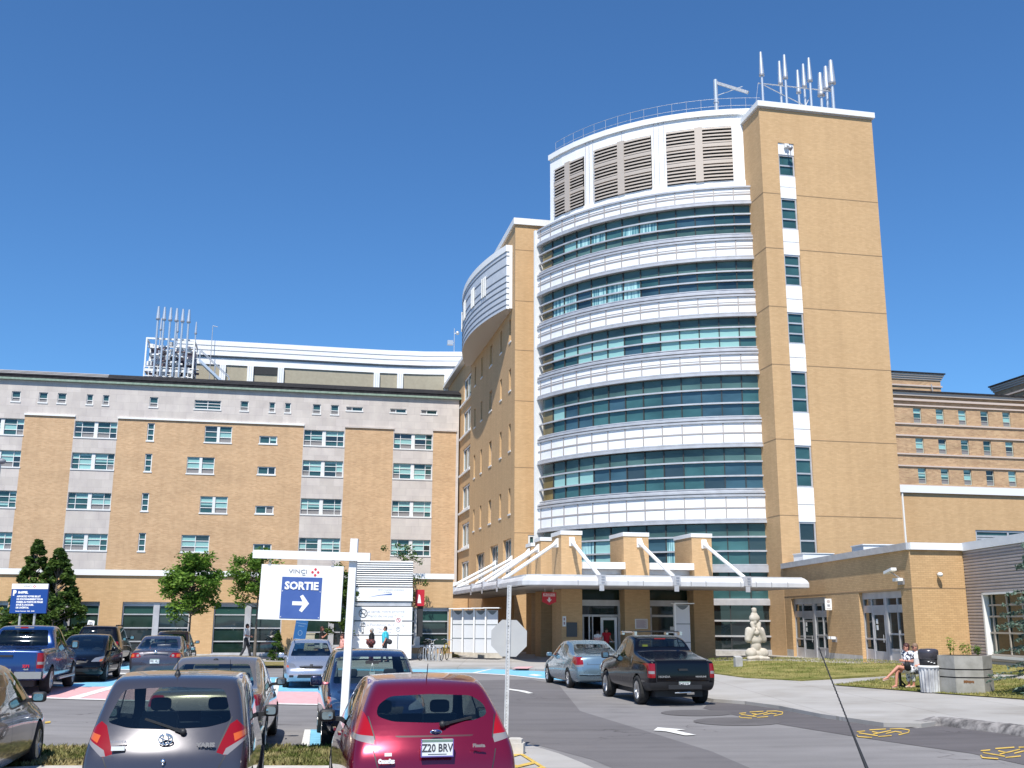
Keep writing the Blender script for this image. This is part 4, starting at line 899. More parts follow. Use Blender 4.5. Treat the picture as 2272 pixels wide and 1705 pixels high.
def asphalt_mat(name, c0, c1, light=.02, fine=60):
    m = mat(name, c0, .9, spec=.2); N, L = nodes(m); v = coords(m)
    a = ramp(m, v, c0, c1, .18, .3, .7, 6); b = ramp(m, v, (.90,)*3, (1.06,)*3, fine, .3, .7, 3)
    v2 = coords(m, (.35, 2.2, 1)); c = ramp(m, v2, (.90,)*3, (1.05,)*3, .8, .35, .6, 4)
    s_ = ramp(m, v, (.80, .80, .80), (1., 1., 1.), .55, .33, .42, 2)
    o = mix(m, mix(m, mix(m, a, b, 1., 'MULTIPLY'), c, 1., 'MULTIPLY'), s_, .6, 'MULTIPLY'); 
    vo = N.new('ShaderNodeTexVoronoi'); vo.feature = 'DISTANCE_TO_EDGE'; vo.inputs['Scale'].default_value = .16; nz_ = N.new('ShaderNodeTexNoise'); nz_.inputs['Scale'].default_value = .9; nz_.inputs['Detail'].default_value = 5; L.new(v, nz_.inputs['Vector'])
    ad = N.new('ShaderNodeVectorMath'); ad.operation = 'MULTIPLY_ADD'; ad.inputs[1].default_value = (2.2, 2.2, 0); L.new(nz_.outputs['Color'], ad.inputs[0]); L.new(v, ad.inputs[2]); L.new(ad.outputs[0], vo.inputs['Vector'])
    cr_ = N.new('ShaderNodeValToRGB'); cr_.color_ramp.elements[0].position = .0015; cr_.color_ramp.elements[1].position = .004; cr_.color_ramp.elements[0].color = (.45, .43, .43, 1); cr_.color_ramp.elements[1].color = (1, 1, 1, 1); L.new(vo.outputs['Distance'], cr_.inputs[0])
    ms_ = ramp(m, v, (0, 0, 0), (1, 1, 1), .12, .48, .56, 2); o = mix(m, o, mix(m, o, cr_.outputs[0], 1., 'MULTIPLY'), ms_)
    setcol(m, o, b, .3, .01); return m
asph = asphalt_mat('worn grey asphalt', (.185, .176, .176), (.245, .234, .232))
asph_d = asphalt_mat('newer dark asphalt', (.105, .097, .10), (.128, .118, .122))
asph_m = asphalt_mat('patched asphalt', (.135, .127, .13), (.165, .155, .157))
conc_w = noisy('pale concrete pavement', (.35, .335, .32), (.41, .395, .38), .6, .85, .05)
N_, L_ = nodes(conc_w); v_ = coords(conc_w); b_ = N_.new('ShaderNodeTexBrick'); b_.offset = 0; b_.inputs['Scale'].default_value = 1; b_.inputs['Brick Width'].default_value = 2.4; b_.inputs['Row Height'].default_value = 2.4; b_.inputs['Mortar Size'].default_value = .018; L_.new(v_, b_.inputs['Vector'])
b_.inputs['Color1'].default_value = (1, 1, 1, 1); b_.inputs['Color2'].default_value = (.93, .93, .93, 1); b_.inputs['Mortar'].default_value = (.72, .71, .69, 1)
o_ = mix(conc_w, ramp(conc_w, v_, (.36, .342, .32), (.41, .393, .375), .6, .35, .65, 6), b_.outputs['Color'], 1., 'MULTIPLY'); o_ = mix(conc_w, o_, ramp(conc_w, v_, (.84, .83, .81), (1, 1, 1), .35, .38, .5, 7), 1., 'MULTIPLY'); setcol(conc_w, o_)
far_g = noisy('far ground', (.20, .19, .16), (.25, .23, .2), .05, .9, 0)
xs = [-1600, -600, -200, -100]+frange(-64, 64, 2)+[100, 200, 600, 1600]; ys = [-300, -60, -10]+frange(0, 120, 2)+[150, 300, 800, 1600]
mb = MB(); nx = len(xs)
mb.add([(x, y, gz(x, y)) for y in ys for x in xs], [(j*nx+i, j*nx+i+1, (j+1)*nx+i+1, (j+1)*nx+i) for j in range(len(ys)-1) for i in range(nx-1)], 0, True)
tag(mb.build('ground', asph, None, recalc=False), None, None, None, 'structure')
# pavement in front of the buildings
PV = [(430, 1478), (650, 1477), (760, 1480), (950, 1482), (1130, 1481), (1220, 1486), (1330, 1503), (1450, 1530), (1583, 1551), (1652, 1556), (1728, 1566), (1820, 1584), (1960, 1604), (2044, 1606), (2089, 1600), (2184, 1610), (2272, 1621), (2420, 1642), (2600, 1668)]
PVt = [(2600, 1500), (2272, 1470), (2010, 1456), (1770, 1450), (1300, 1446), (1000, 1447), (700, 1450), (430, 1454)]
patch('pavement', PV+PVt, .09, conc_w, skirt=.12)
patch('pavement', [(-500, 1486), (430, 1470), (430, 1456), (-500, 1466)], .10, conc_w, skirt=.12)
lawn_m = mat('dry green lawn', (.1, .12, .03), .95, spec=.1); N_, L_ = nodes(lawn_m); v_ = coords(lawn_m)
a_ = ramp(lawn_m, v_, (.15, .16, .045), (.33, .285, .12), .9, .35, .62, 8); b_ = ramp(lawn_m, v_, (.6, .65, .55), (1.15, 1.12, 1.), 28, .3, .7, 3)
setcol(lawn_m, mix(lawn_m, a_, b_, 1., 'MULTIPLY'), b_, .8, .04)
dry_m = mat('dry grass verge', (.1, .12, .03), .95, spec=.1); N_, L_ = nodes(dry_m); v_ = coords(dry_m)
a_ = ramp(dry_m, v_, (.12, .125, .035), (.33, .26, .14), 1.6, .36, .58, 8); b_ = ramp(dry_m, v_, (.55, .6, .5), (1.2, 1.15, 1.), 22, .3, .7, 3)
setcol(dry_m, mix(dry_m, a_, b_, 1., 'MULTIPLY'), b_, .9, .04)
patch('lawn', [(1583, 1493), (1652, 1502), (1778, 1509), (1960, 1496), (2100, 1487), (2272, 1494), (2600, 1520), (2600, 1478), (2272, 1474), (2040, 1472), (1880, 1472), (1750, 1467), (1570, 1467), (1545, 1480)], .115, lawn_m, zf=mound, skirt=.3)
patch('lawn', [(1848, 1519.5), (1983, 1530), (2084, 1538), (2272, 1551), (2600, 1580), (2600, 1535), (2272, 1508), (2120, 1499), (1990, 1504)], .115, lawn_m)
patch('lawn', [(640, 1477), (655, 1468), (440, 1470), (430, 1477)], .125, dry_m)
patch('lawn', [(945, 1458), (1020, 1458), (1015, 1450), (945, 1449)], .115, lawn_m)
# verge between the two rows of parked cars
VG = [(-300, 1668), (100, 1657), (380, 1655), (560, 1655), (740, 1657), (1050, 1664), (1100, 1668), (1100, 1690), (1060, 1701), (740, 1700), (380, 1698), (100, 1700), (-300, 1715)]
patch('verge', VG, .09, dry_m, skirt=.1)
patch('kerb_strip', [(-300, 1714), (100, 1699), (380, 1697.5), (740, 1699), (1060, 1700), (1062, 1716), (740, 1717), (380, 1716), (100, 1719), (-300, 1738)], .11, concrete, skirt=.12)
patch('pavement', [(1060, 1664), (1150, 1650), (1176, 1653), (1240, 1672), (1290, 1692), (1350, 1720), (1380, 1760), (1060, 1760)], .02, conc_w)
# road surfaces
patch('road', [(1583, 1553), (1652, 1557), (1728, 1567), (1820, 1585), (1960, 1605.5), (2044, 1607), (2089, 1601), (2184, 1611), (2272, 1622), (2600, 1670), (2600, 1760), (2272, 1697), (2156, 1672), (1932, 1640), (1716, 1605), (1560, 1572)], .007, asph_d)
patch('road', [(1180, 1508), (1240, 1520), (1287, 1578), (1435, 1623), (1580, 1668), (1700, 1720), (1420, 1730), (1315, 1686), (1172, 1648), (1000, 1640), (1040, 1560), (1060, 1510)], .005, asph_m)
def manhole(x, y, r_):
    p = G(x, y); t = [(p.x+r_*math.cos(i*math.pi/10), p.y+r_*math.sin(i*math.pi/10)) for i in range(20)]
    patch('road', t, .010, asphalt_mat('dark round asphalt patch', (.115, .108, .108), (.14, .13, .13)), px=False)
manhole(1545, 1583, .85); manhole(1635, 1602, .95)
# painted markings
def paint(name, c, wear=.3):
    m = mat(name, c, .8, spec=.2); v = coords(m); o = ramp(m, v, tuple(k*(1-wear) for k in c), c, 5, .3, .55, 8); setcol(m, o); return m
p_blue = paint('faded blue road paint', (.20, .48, .66), .25); p_pink = paint('faded pink road paint', (.66, .38, .39), .15); p_white = paint('white road paint', (.70, .69, .66), .25); p_yel = paint('yellow road paint', (.62, .42, .10), .45)
def mark(poly, m, dz, px=True): return patch('road_marking', poly, dz, m, px=px)
# stalls of the second row: blue heads, pink tails, grid aligned
def gq(x0, x1, y0, y1): return [(x0, y1), (x1, y1), (x1, y0), (x0, y0)]
mark([(-40, 1548), (150, 1549), (600, 1562), (760, 1564), (760, 1535), (560, 1532), (330, 1520), (180, 1521), (-40, 1524)], p_pink, .010)
mark([(100, 1523), (200, 1524), (330, 1523), (560, 1534), (760, 1535.5), (760, 1506), (590, 1503), (275, 1506)], p_blue, .011)
mark([(145, 1550), (175, 1550), (320, 1508), (305, 1506)], p_white, .016)
mark([(596, 1562), (611, 1562), (622, 1508), (612, 1506)], p_white, .016)
mark([(90, 1547), (760, 1563), (760, 1565.5), (90, 1549.5)], p_white, .017)
mark([(255, 1485), (300, 1487), (300, 1476), (285, 1473), (262, 1474)], p_blue, .011)
mark([(262, 1493), (330, 1494.5), (330, 1496.5), (262, 1495.5)], p_white, .014); mark([(255, 1484.5), (300, 1486), (300, 1487.5), (255, 1486)], p_white, .014)
mark([(668, 1656), (686, 1656), (689, 1619), (676, 1619)], p_white, .014); mark([(687, 1656), (800, 1657), (800, 1620), (689, 1619)], p_blue, .014)
mark([(96, 1606), (112, 1604), (112, 1600), (98, 1602)], p_yel, .014)
# blue stalls in front of the shelter
mark([(640, 1487), (760, 1487), (950, 1492), (1052, 1492.5), (1130, 1497), (1225, 1507.5), (1330, 1520), (1400, 1530), (1400, 1522), (1225, 1491), (1130, 1486), (1060, 1484.5), (950, 1484), (760, 1482), (640, 1483)], p_blue, .010)
mark([(1048, 1492.8), (1058, 1493), (1092, 1485), (1085, 1485)], p_white, .015)
mark([(950, 1492.3), (1052, 1492.8), (1130, 1497.3), (1225, 1508), (1225, 1509.5), (1130, 1499), (1052, 1494.4), (950, 1493.6)], p_white, .014)
mark([(1170, 1498), (1185, 1496), (1205, 1498.5), (1190, 1500.5)], p_white, .015)
mark([(1135, 1483.5), (1150, 1479.5), (1185, 1479.5), (1170, 1484)], p_pink, .10); 
# arrows
mark([(1129, 1528), (1165, 1533), (1183, 1538), (1172, 1539), (1150, 1534), (1129, 1531)], p_white, .018)
mark([(1450, 1621), (1459, 1614), (1521, 1619), (1500, 1621), (1545, 1631), (1520, 1632), (1478, 1623)], p_white, .018)
# yellow pavement letters, one stroke at a time
def stroke(a, b, w=.09, px=1.05, m_=None, dz=.016):      # a painted stroke between two photo pixels, px wide on each side
    d = Vector((b[0]-a[0], b[1]-a[1])).normalized(); n = Vector((-d.y, d.x))*px
    mark([(a[0]-n.x, a[1]-n.y), (b[0]-n.x, b[1]-n.y), (b[0]+n.x, b[1]+n.y), (a[0]+n.x, a[1]+n.y)], m_ or p_yel, dz)
def word(x0, y0, x1, y1, sc):   # three letters seen on their side, in crop units of the middle word
    def T(a, b): return (x0+(x1-x0)*(a-890)/420., y0+(y1-y0)*(b-878)/75.)
    for a, b in (((890, 905), (955, 900)), ((890, 930), (900, 945)), ((900, 945), (1010, 952)), ((905, 915), (1055, 938)), ((990, 892), (1120, 884)), ((1010, 905), (1060, 915)), ((1020, 925), (1160, 896)), ((1060, 945), (1165, 936)), ((1120, 920), (1190, 905)), ((1150, 884), (1240, 882)), ((1240, 882), (1305, 892)), ((1305, 892), (1300, 912)), ((1300, 912), (1220, 930)), ((1190, 903), (1245, 912))): stroke(T(a, b), T(*b) if False else T(*b)) if False else stroke(T(*a), T(*b), px=1.0*sc)
word(1901, 1616, 2019, 1637, 1.05); word(2176, 1656, 2312, 1684, 1.3); word(1640, 1577, 1738, 1594, .85)
# yellow hatching at the stop sign
for a, b in (((1155, 1672), (1220, 1712)), ((1155, 1672), (1080, 1693)), ((1080, 1693), (1120, 1720)), ((1100, 1683), (1150, 1702)), ((1130, 1705), (1185, 1692)), ((1150, 1720), (1205, 1702))): stroke(a, b, px=2.6, dz=.034)
# broken asphalt kerb at the right
random.seed(5)
KB = [(2020, 1606), (2060, 1601), (2089, 1600), (2130, 1604), (2184, 1611), (2230, 1616), (2272, 1622), (2350, 1634), (2450, 1650), (2600, 1672)]
m = MB(); v = []
pts = []
for (a, b), (c, d) in zip(KB, KB[1:]):
    for k in range(6): pts.append((a+(c-a)*k/6, b+(d-b)*k/6))
for i, (a, b) in enumerate(pts):
    p = G(a, b, .09); t = min(1, i/10.); h = .15*t+.015+random.uniform(-.008, .008); w_ = .22
    d = (G(*pts[min(i+1, len(pts)-1)])-G(*pts[max(0, i-1)])).normalized(); n = Vector((-d.y, d.x, 0))
    if n.y < 0: n = -n
    for o, z in ((-.16, -.02), (-.1, h*.6), (-.02, h), (.12, h*1.02), (.3, h*.72+.02)): q = p+n*o; v.append((q.x, q.y, gz(q.x, q.y)+z))
k = 5; n = len(pts)
m.add(v, [(i*k+j, (i+1)*k+j, (i+1)*k+j+1, i*k+j+1) for i in range(n-1) for j in range(k-1)], 0, True)
tag(m.build('kerb', noisy('crumbling asphalt kerb', (.08, .075, .075), (.30, .28, .27), 5, .95, .8, .05)), None, None, None, 'structure')
# ------------------------------------------------------------- cars
def paint_mat(name, c, metal=.45, rough=.28):
    m = mat(name, c, rough, metal, .5, 1.0); N, L = nodes(m); b = N['Principled BSDF']
    v = coords(m); o = ramp(m, v, tuple(k*.97 for k in c), tuple(min(1, k*1.03) for k in c), 1, .3, .7, 3)
    if name == 'black paint': b.inputs['Specular IOR Level'].default_value = .25
    g = N.new('ShaderNodeNewGeometry'); o2 = mix(m, o, (.02, .02, .022), g.outputs['Backfacing']); L.new(o2, b.inputs['Base Color'])
    dv = ramp(m, v, (rough*.95,)*3, (rough*1.12,)*3, 2, .4, .65, 3); L.new(dv, b.inputs['Roughness'])
    inv = N.new('ShaderNodeMath'); inv.operation = 'SUBTRACT'; inv.inputs[0].default_value = 1; L.new(g.outputs['Backfacing'], inv.inputs[1]); 
    if name == 'black paint': cw = N.new('ShaderNodeMath'); cw.operation = 'MULTIPLY'; cw.inputs[1].default_value = .25; L.new(inv.outputs[0], cw.inputs[0]); L.new(cw.outputs[0], b.inputs['Coat Weight'])
    else: L.new(inv.outputs[0], b.inputs['Coat Weight'])
    return m
def carglass(name, tint=(.58, .66, .64)):
    m = bpy.data.materials.new(name); m.use_nodes = True; N, L = nodes(m); N.clear()
    o = N.new('ShaderNodeOutputMaterial'); t = N.new('ShaderNodeBsdfTransparent'); t.inputs[0].default_value = (*tint, 1)
    g = N.new('ShaderNodeBsdfGlossy'); g.inputs['Roughness'].default_value = .02; g.inputs[0].default_value = (.9, .95, 1, 1)
    lw = N.new('ShaderNodeLayerWeight'); lw.inputs[0].default_value = .5; pw_ = N.new('ShaderNodeMath'); pw_.operation = 'POWER'; pw_.inputs[1].default_value = 4.; L.new(lw.outputs['Facing'], pw_.inputs[0]); f = N.new('ShaderNodeMath'); f.operation = 'MULTIPLY_ADD'; f.inputs[1].default_value = .9; f.inputs[2].default_value = .06; L.new(pw_.outputs[0], f.inputs[0]); x = N.new('ShaderNodeMixShader')
    L.new(f.outputs[0], x.inputs[0]); L.new(t.outputs[0], x.inputs[1]); L.new(g.outputs[0], x.inputs[2]); L.new(x.outputs[0], o.inputs[0]); MATS[name] = m; return m
cg = carglass('car glass'); cg_d = carglass('tinted car glass', (.22, .25, .26))
tyre_m = noisy('tyre rubber', (.018, .018, .018), (.035, .034, .033), 12, .85, .1); rim_m = mat('alloy rim', (.55, .55, .56), .3, .8); trim_b = mat('black plastic trim', (.02, .02, .022), .55); seat_m = mat('dark car seat', (.035, .036, .04), .8)
seat_g = mat('beige car seat', (.20, .18, .15), .8); chrome = mat('chrome', (.8, .8, .8), .12, 1.); red_l = mat('red lamp lens', (.22, .004, .008), .15, 0, .4, .25); red_l2 = mat('bright red lamp lens', (.30, .005, .010), .12, 0, .4, .25); clear_l = mat('clear lamp lens', (.26, .24, .24), .15, .2, .5, .3)
head_l = mat('headlamp lens', (.34, .35, .37), .22, .6, .8, .6); amber_l = mat('amber lamp lens', (.5, .09, .01), .15, 0, .6, 1); plate_m = mat('white licence plate', (.72, .74, .74), .4); plate_g = mat('green plate strip', (.16, .24, .20), .5); plate_b = mat('plate blue frame', (.12, .10, .32), .5)
mirror_m = mat('mirror glass', (.45, .58, .62), .05, .9)
COLS = (-1, -.86, -.38, .38, .86, 1)
def cage(st, bulge_r=.10, bulge_f=.16, crown=.035, lev=3):
    """st: list of stations rear to front, each (x[5], y[5], z[5]); returns a smooth shell"""
    n = len(st); bm = bmesh.new(); V = {}
    def vt(i, j, k):
        if (i, j, k) in V: return V[i, j, k]
        x, y, z = st[i][0][j], st[i][1][j], st[i][2][j]; t = COLS[k]
        if i == 0: x -= bulge_r*(1-t*t)
        if i == n-1: x += bulge_f*(1-t*t)
        yy = y*t
        if j == 4: z += crown*(1-t*t)
        V[i, j, k] = bm.verts.new((x, yy, z)); return V[i, j, k]
    for i in range(n-1):
        for j in range(4):
            for k in (0, 5):
                q = [vt(i, j, k), vt(i+1, j, k), vt(i+1, j+1, k), vt(i, j+1, k)]; bm.faces.new(q if k == 0 else q[::-1])
        for k in range(5):
            q = [vt(i, 4, k), vt(i+1, 4, k), vt(i+1, 4, k+1), vt(i, 4, k+1)]; bm.faces.new(q)
            q = [vt(i, 0, k), vt(i, 0, k+1), vt(i+1, 0, k+1), vt(i+1, 0, k)]; bm.faces.new(q)
    for i in (0, n-1):
        for j in range(4):
            for k in range(5):
                q = [vt(i, j, k), vt(i, j+1, k), vt(i, j+1, k+1), vt(i, j, k+1)]; bm.faces.new(q if i == 0 else q[::-1])
    for v in bm.verts: pass
    me = bpy.data.meshes.new('c'); bm.to_mesh(me); bm.free()
    o = bpy.data.objects.new('c', me); COL.objects.link(o); md = o.modifiers.new('s', 'SUBSURF'); md.levels = lev; md.render_levels = lev
    dg = bpy.context.evaluated_depsgraph_get(); m2 = bpy.data.meshes.new_from_object(o.evaluated_get(dg))
    bpy.data.objects.remove(o); bpy.data.meshes.remove(me); return m2
def carve(bm, view, poly, rid, lay, flt, only=0):
    """cuts the shell exactly along a convex outline seen from one side and marks the faces inside with rid"""
    ax = {'S': (0, 2), 'R': (1, 2), 'F': (1, 2), 'T': (0, 1)}[view]
    nn = len(poly); area = sum(poly[i][0]*poly[(i+1) % nn][1]-poly[(i+1) % nn][0]*poly[i][1] for i in range(nn))
    if area < 0: poly = poly[::-1]
    a0, a1 = min(p[0] for p in poly)-.12, max(p[0] for p in poly)+.12; b0, b1 = min(p[1] for p in poly)-.12, max(p[1] for p in poly)+.12
    def cand(m=0.):
        r_ = []
        for f in bm.faces:
            c = f.calc_center_median()
            if a0 < c[ax[0]] < a1 and b0 < c[ax[1]] < b1 and flt(c, f.normal): r_.append(f)
        return r_
    fs = cand()
    for i in range(nn):
        p, q = poly[i], poly[(i+1) % nn]; d = (q[0]-p[0], q[1]-p[1]); no = [0, 0, 0]; no[ax[0]] = d[1]; no[ax[1]] = -d[0]; co_ = [0, 0, 0]; co_[ax[0]] = p[0]; co_[ax[1]] = p[1]
        # only cut faces that are still partly inside
        g = set(fs)
        for f in fs: g.update(f.edges); g.update(f.verts)
        r_ = bmesh.ops.bisect_plane(bm, geom=list(g), plane_co=co_, plane_no=no, dist=1e-5)
        nf = [f for f in r_['geom'] if isinstance(f, bmesh.types.BMFace)]
        N_3 = Vector(no).normalized(); C3 = Vector(co_)
        fs = [f for f in nf if f.is_valid and (f.calc_center_median()-C3).dot(N_3) < 0]
    for f in fs: f[lay] = rid
def rbox(x0, x1, z0, z1, r_=.05, n=3):
    pts = []
    for cx, cz, a in ((x1-r_, z0+r_, -90), (x1-r_, z1-r_, 0), (x0+r_, z1-r_, 90), (x0+r_, z0+r_, 180)):
        for k in range(n+1): t = R(a+90*k/n); pts.append((cx+r_*math.cos(t), cz+r_*math.sin(t)))
    return pts
def round_poly(poly, r_=.05, n=3):
    out = []; m = len(poly)
    for i in range(m):
        p = Vector(poly[i]); a = Vector(poly[i-1]); b = Vector(poly[(i+1) % m]); da = (a-p); db = (b-p); ra = min(r_, da.length*.45); rb = min(r_, db.length*.45)
        A_ = p+da.normalized()*ra; B_ = p+db.normalized()*rb
        for k in range(n+1):
            t = k/n; out.append(tuple(A_*(1-t)**2+p*2*t*(1-t)+B_*t*t))
    return out
WHEELS = {}
def wheel(parent, x, y, r_, w_, style, rim=None):
    key = (r_, w_, style)
    if key in WHEELS:
        t = WHEELS[key].copy(); link(t); t.parent = parent; c = WHEELS[key].children[0].copy(); link(c); c.parent = t
    else:
        Rx = Matrix.Rotation(R(90), 4, 'X')
        m = MB(); h = w_/2; m.lathe([(r_*.64, -h), (r_*.93, -h), (r_, -h*.72), (r_, h*.72), (r_*.93, h), (r_*.64, h), (r_*.62, 0)], 32, 0, frm=Rx); t = m.build('wheel', tyre_m, parent)
        m = MB(); m.lathe([(.0, h*.30), (r_*.64, h*.30), (r_*.66, h*.92), (r_*.60, h*.94), (r_*.57, h*.4)], 28, 1, frm=Rx)
        m.lathe([(r_*.66, h*.95), (r_*.60, h*.97), (r_*.585, h*.6)], 28, 0, frm=Rx)
        ns = {5: 5, 7: 7, 9: 9}.get(style, 6)
        for i in range(ns):
            a = 2*math.pi*i/ns
            for da in ((-.11, .11) if style == 5 else (0,)):
                p = Rx @ Vector((r_*.12*math.cos(a+da*3), r_*.12*math.sin(a+da*3), h*.78)); q = Rx @ Vector((r_*.61*math.cos(a+da), r_*.61*math.sin(a+da), h*.86)); m.beam(p, q, r_*.10 if style == 5 else r_*.17, .03, 0)
        m.lathe([(0, h*.85), (r_*.17, h*.85), (r_*.18, h*.5)], 12, 0, frm=Rx)
        m.build('rim', [rim or rim_m, trim_b], t); WHEELS[key] = t
    t.location = (x, y, r_); t.rotation_euler = (0, random.uniform(0, 1), 0 if y < 0 else math.pi)
    if y > 0: t.rotation_euler = (0, 0, math.pi)
    return t
def split_shell(me, lay_regions, names, root, body_mat):
    pass
def car(name, label, P, ang, L, Wd, H, st, cuts, paint, wheels, seats=seat_m, bulge=(.10, .16), glass=None, details=None, group='parked cars', zoff=None, wstyle=5, interior=True, crown=.035):
    """st is for a car of L x Wd x H metres; cuts: (part name, view, outline, material, filter name)"""
    me = cage(st, bulge[0], bulge[1], crown, 3 if P.y < 32 else 2); bm = bmesh.new(); bm.from_mesh(me); bmesh.ops.recalc_face_normals(bm, faces=bm.faces[:]); bm.normal_update()
    lay = bm.faces.layers.int.new('rid')
    FL = {'L': lambda c, n: c.y > .25 and n.y > .15, 'Rt': lambda c, n: c.y < -.25 and n.y < -.15, 'rear': lambda c, n: n.x < -.12 and c.x < L*.45, 'rearw': lambda c, n: n.x < .25 and c.x < .58 and abs(n.z) < .93, 'front': lambda c, n: n.x > .05 and c.x > L*.4, 'frontw': lambda c, n: n.x > .12 and c.x > L*.35,
          'top': lambda c, n: n.z > .5, 'any': lambda c, n: True}
    regs = [None]
    for nm, view, poly, m_, fl in cuts:
        polys = []
        if view == 'S': polys = [(poly, 'L'), (poly, 'Rt')]
        elif view in 'RF':
            if fl.endswith('2'): polys = [(poly, fl[:-1]), ([(-a, b) for a, b in poly][::-1], fl[:-1])]
            else: polys = [(poly, fl)]
        else: polys = [(poly, fl)]
        for pl, f_ in polys:
            regs.append((nm, m_)); bm.normal_update(); carve(bm, view, list(pl), len(regs)-1, lay, FL[f_])
    # wheel openings
    for wx, r_ in wheels['x']:
        for f_ in ('L', 'Rt'):
            regs.append(('_hole', None)); bm.normal_update()
            carve(bm, 'S', [(wx+(r_)*math.cos(2*math.pi*i/18), wheels['r']+(r_)*math.sin(2*math.pi*i/18)) for i in range(18)], len(regs)-1, lay, (lambda c, n, s=1 if f_ == 'L' else -1: c.y*s > .3 and (n.y*s > .1)))
    t = thing(name, label, 'car' if 'pickup' not in name else 'pickup truck', P, ang, group)
    groups = {}
    for f in bm.faces: groups.setdefault(f[lay], []).append([(v.co.copy(), ) for v in f.verts])
    bm.normal_update()
    nrm = {}
    merged = {}
    for rid in groups:
        if rid and regs[rid][0] == '_hole': continue
        if rid: key = rid if regs[rid][0] not in ('seam',) else 0
        else: key = 0
        merged.setdefault(key, []).append(rid)
    for key, rids in merged.items():
        vs = {}; V = []; Fc = []; NN = []; MI = []; mats_ = [paint]
        for f in bm.faces:
            if f[lay] in rids:
                idx = []
                for v in f.verts:
                    if v.index not in vs or True:
                        k_ = v
                        if k_ not in vs: vs[k_] = len(V); V.append(tuple(v.co)); NN.append(tuple(v.normal))
                    idx.append(vs[k_])
                Fc.append(idx)
                if key == 0 and f[lay]:
                    sm_ = regs[f[lay]][1]
                    if sm_ not in mats_: mats_.append(sm_)
                    MI.append(mats_.index(sm_))
                else: MI.append(0)
        nm, m_ = ('body', paint) if key == 0 else regs[key]
        q = bpy.data.meshes.new(nm); q.from_pydata(V, [], Fc)
        for x_ in (mats_ if key == 0 else [m_]): q.materials.append(x_)
        q.polygons.foreach_set('material_index', MI)
        q.polygons.foreach_set('use_smooth', [True]*len(Fc)); q.update()
        q.normals_split_custom_set_from_vertices(NN)
        o = bpy.data.objects.new(nm, q); link(o); o.parent = t
    bm.free(); bpy.data.meshes.remove(me)
    r_ = wheels['r']; tr = wheels['track']
    for wx, _ in wheels['x']:
        for s in (-1, 1): wheel(t, wx, s*tr, r_, wheels.get('w', .2), wstyle)
    # floor, wheel housings
    m = MB(); xs_ = [w_[0] for w_ in wheels['x']]; hw = Wd/2-.10
    m.box(.35, L-.4, -hw+.18, hw-.18, .22, .42)
    for wx, rr_ in wheels['x']:
        for s in (-1, 1):
            nn = 12; pr = [(wx+rr_*1.03*math.cos(math.pi*i/nn), r_+rr_*1.03*math.sin(math.pi*i/nn)) for i in range(nn+1)]
            ya, yb = s*(hw-.32), s*(hw+.02)
            v = [(p[0], ya, p[1]) for p in pr]+[(p[0], yb, p[1]) for p in pr]
            m.add(v, [(i, i+1, nn+2+i, nn+1+i) for i in range(nn)]); m.add([(p[0], ya, p[1]) for p in pr]+[(wx-rr_, ya, .2), (wx+rr_, ya, .2)][:0], [tuple(range(nn+1))])
    m.build('underbody', trim_b, t, recalc=False)
    if interior:
        m = MB(); zb = H*.36; xr, xf = L*.33, L*.53
        for x, top in ((xr, H*.68), (xf, H*.78)):
            for y in (-Wd*.2, Wd*.2):
                m.prism([(x-.05, y-.2), (x+.10, y-.2), (x+.10, y+.2), (x-.05, y+.2)], zb, top-.13); m.sbox((x+.01, y, top-.04), (.045, .12, .075), .5); m.box(x, x+.5, y-.22, y+.22, zb-.05, zb+.1)
        m.box(L*.66, L*.70, -Wd*.36, Wd*.36, .5, H*.585)
        m.box(L*.36, L*.70, -Wd*.36, Wd*.36, .42, .5)
        for i in range(10): a0_, a1_ = 2*math.pi*i/10, 2*math.pi*(i+1)/10; m.tube((L*.62, Wd*.2+.18*math.cos(a0_), H*.60+.17*math.sin(a0_)), (L*.62, Wd*.2+.18*math.cos(a1_), H*.60+.17*math.sin(a1_)), .015, n=5)
        m.box(L*.60, L*.615, -.12, .12, H*.865, H*.9)
        m.build('seats', seats, t)
    if details: details(t)
    return t
def mirrors(t, x, y, z, m_, w_=.2, h=.14):
    for s in (-1, 1):
        m = MB(); m.sbox((x, s*(y+w_/2), z), (.065, w_/2, h/2), .45)
        m.beam((x+.02, s*(y-.14), z-.05), (x+.02, s*(y+.03), z-.04), .06, .05, 0); o = m.build('side_mirror', m_, t)
        m = MB(); yy = s*(y+w_/2); m.extr([(x-.063, yy+a, z+b) for a, b in round_poly([(-w_*.34, -h*.32), (w_*.34, -h*.32), (w_*.34, h*.32), (-w_*.34, h*.32)], .03)], (-.004, 0, 0)); m.build('mirror_glass', mirror_m, o)
RX = lambda x, y, z: Matrix.Translation((x, y, z)) @ Matrix(((0, 0, -1, 0), (-1, 0, 0, 0), (0, 1, 0, 0), (0, 0, 0, 1)))   # text on a rear face, read from behind
FX = lambda x, y, z: Matrix.Translation((x, y, z)) @ Matrix(((0, 0, 1, 0), (1, 0, 0, 0), (0, 1, 0, 0), (0, 0, 0, 1)))
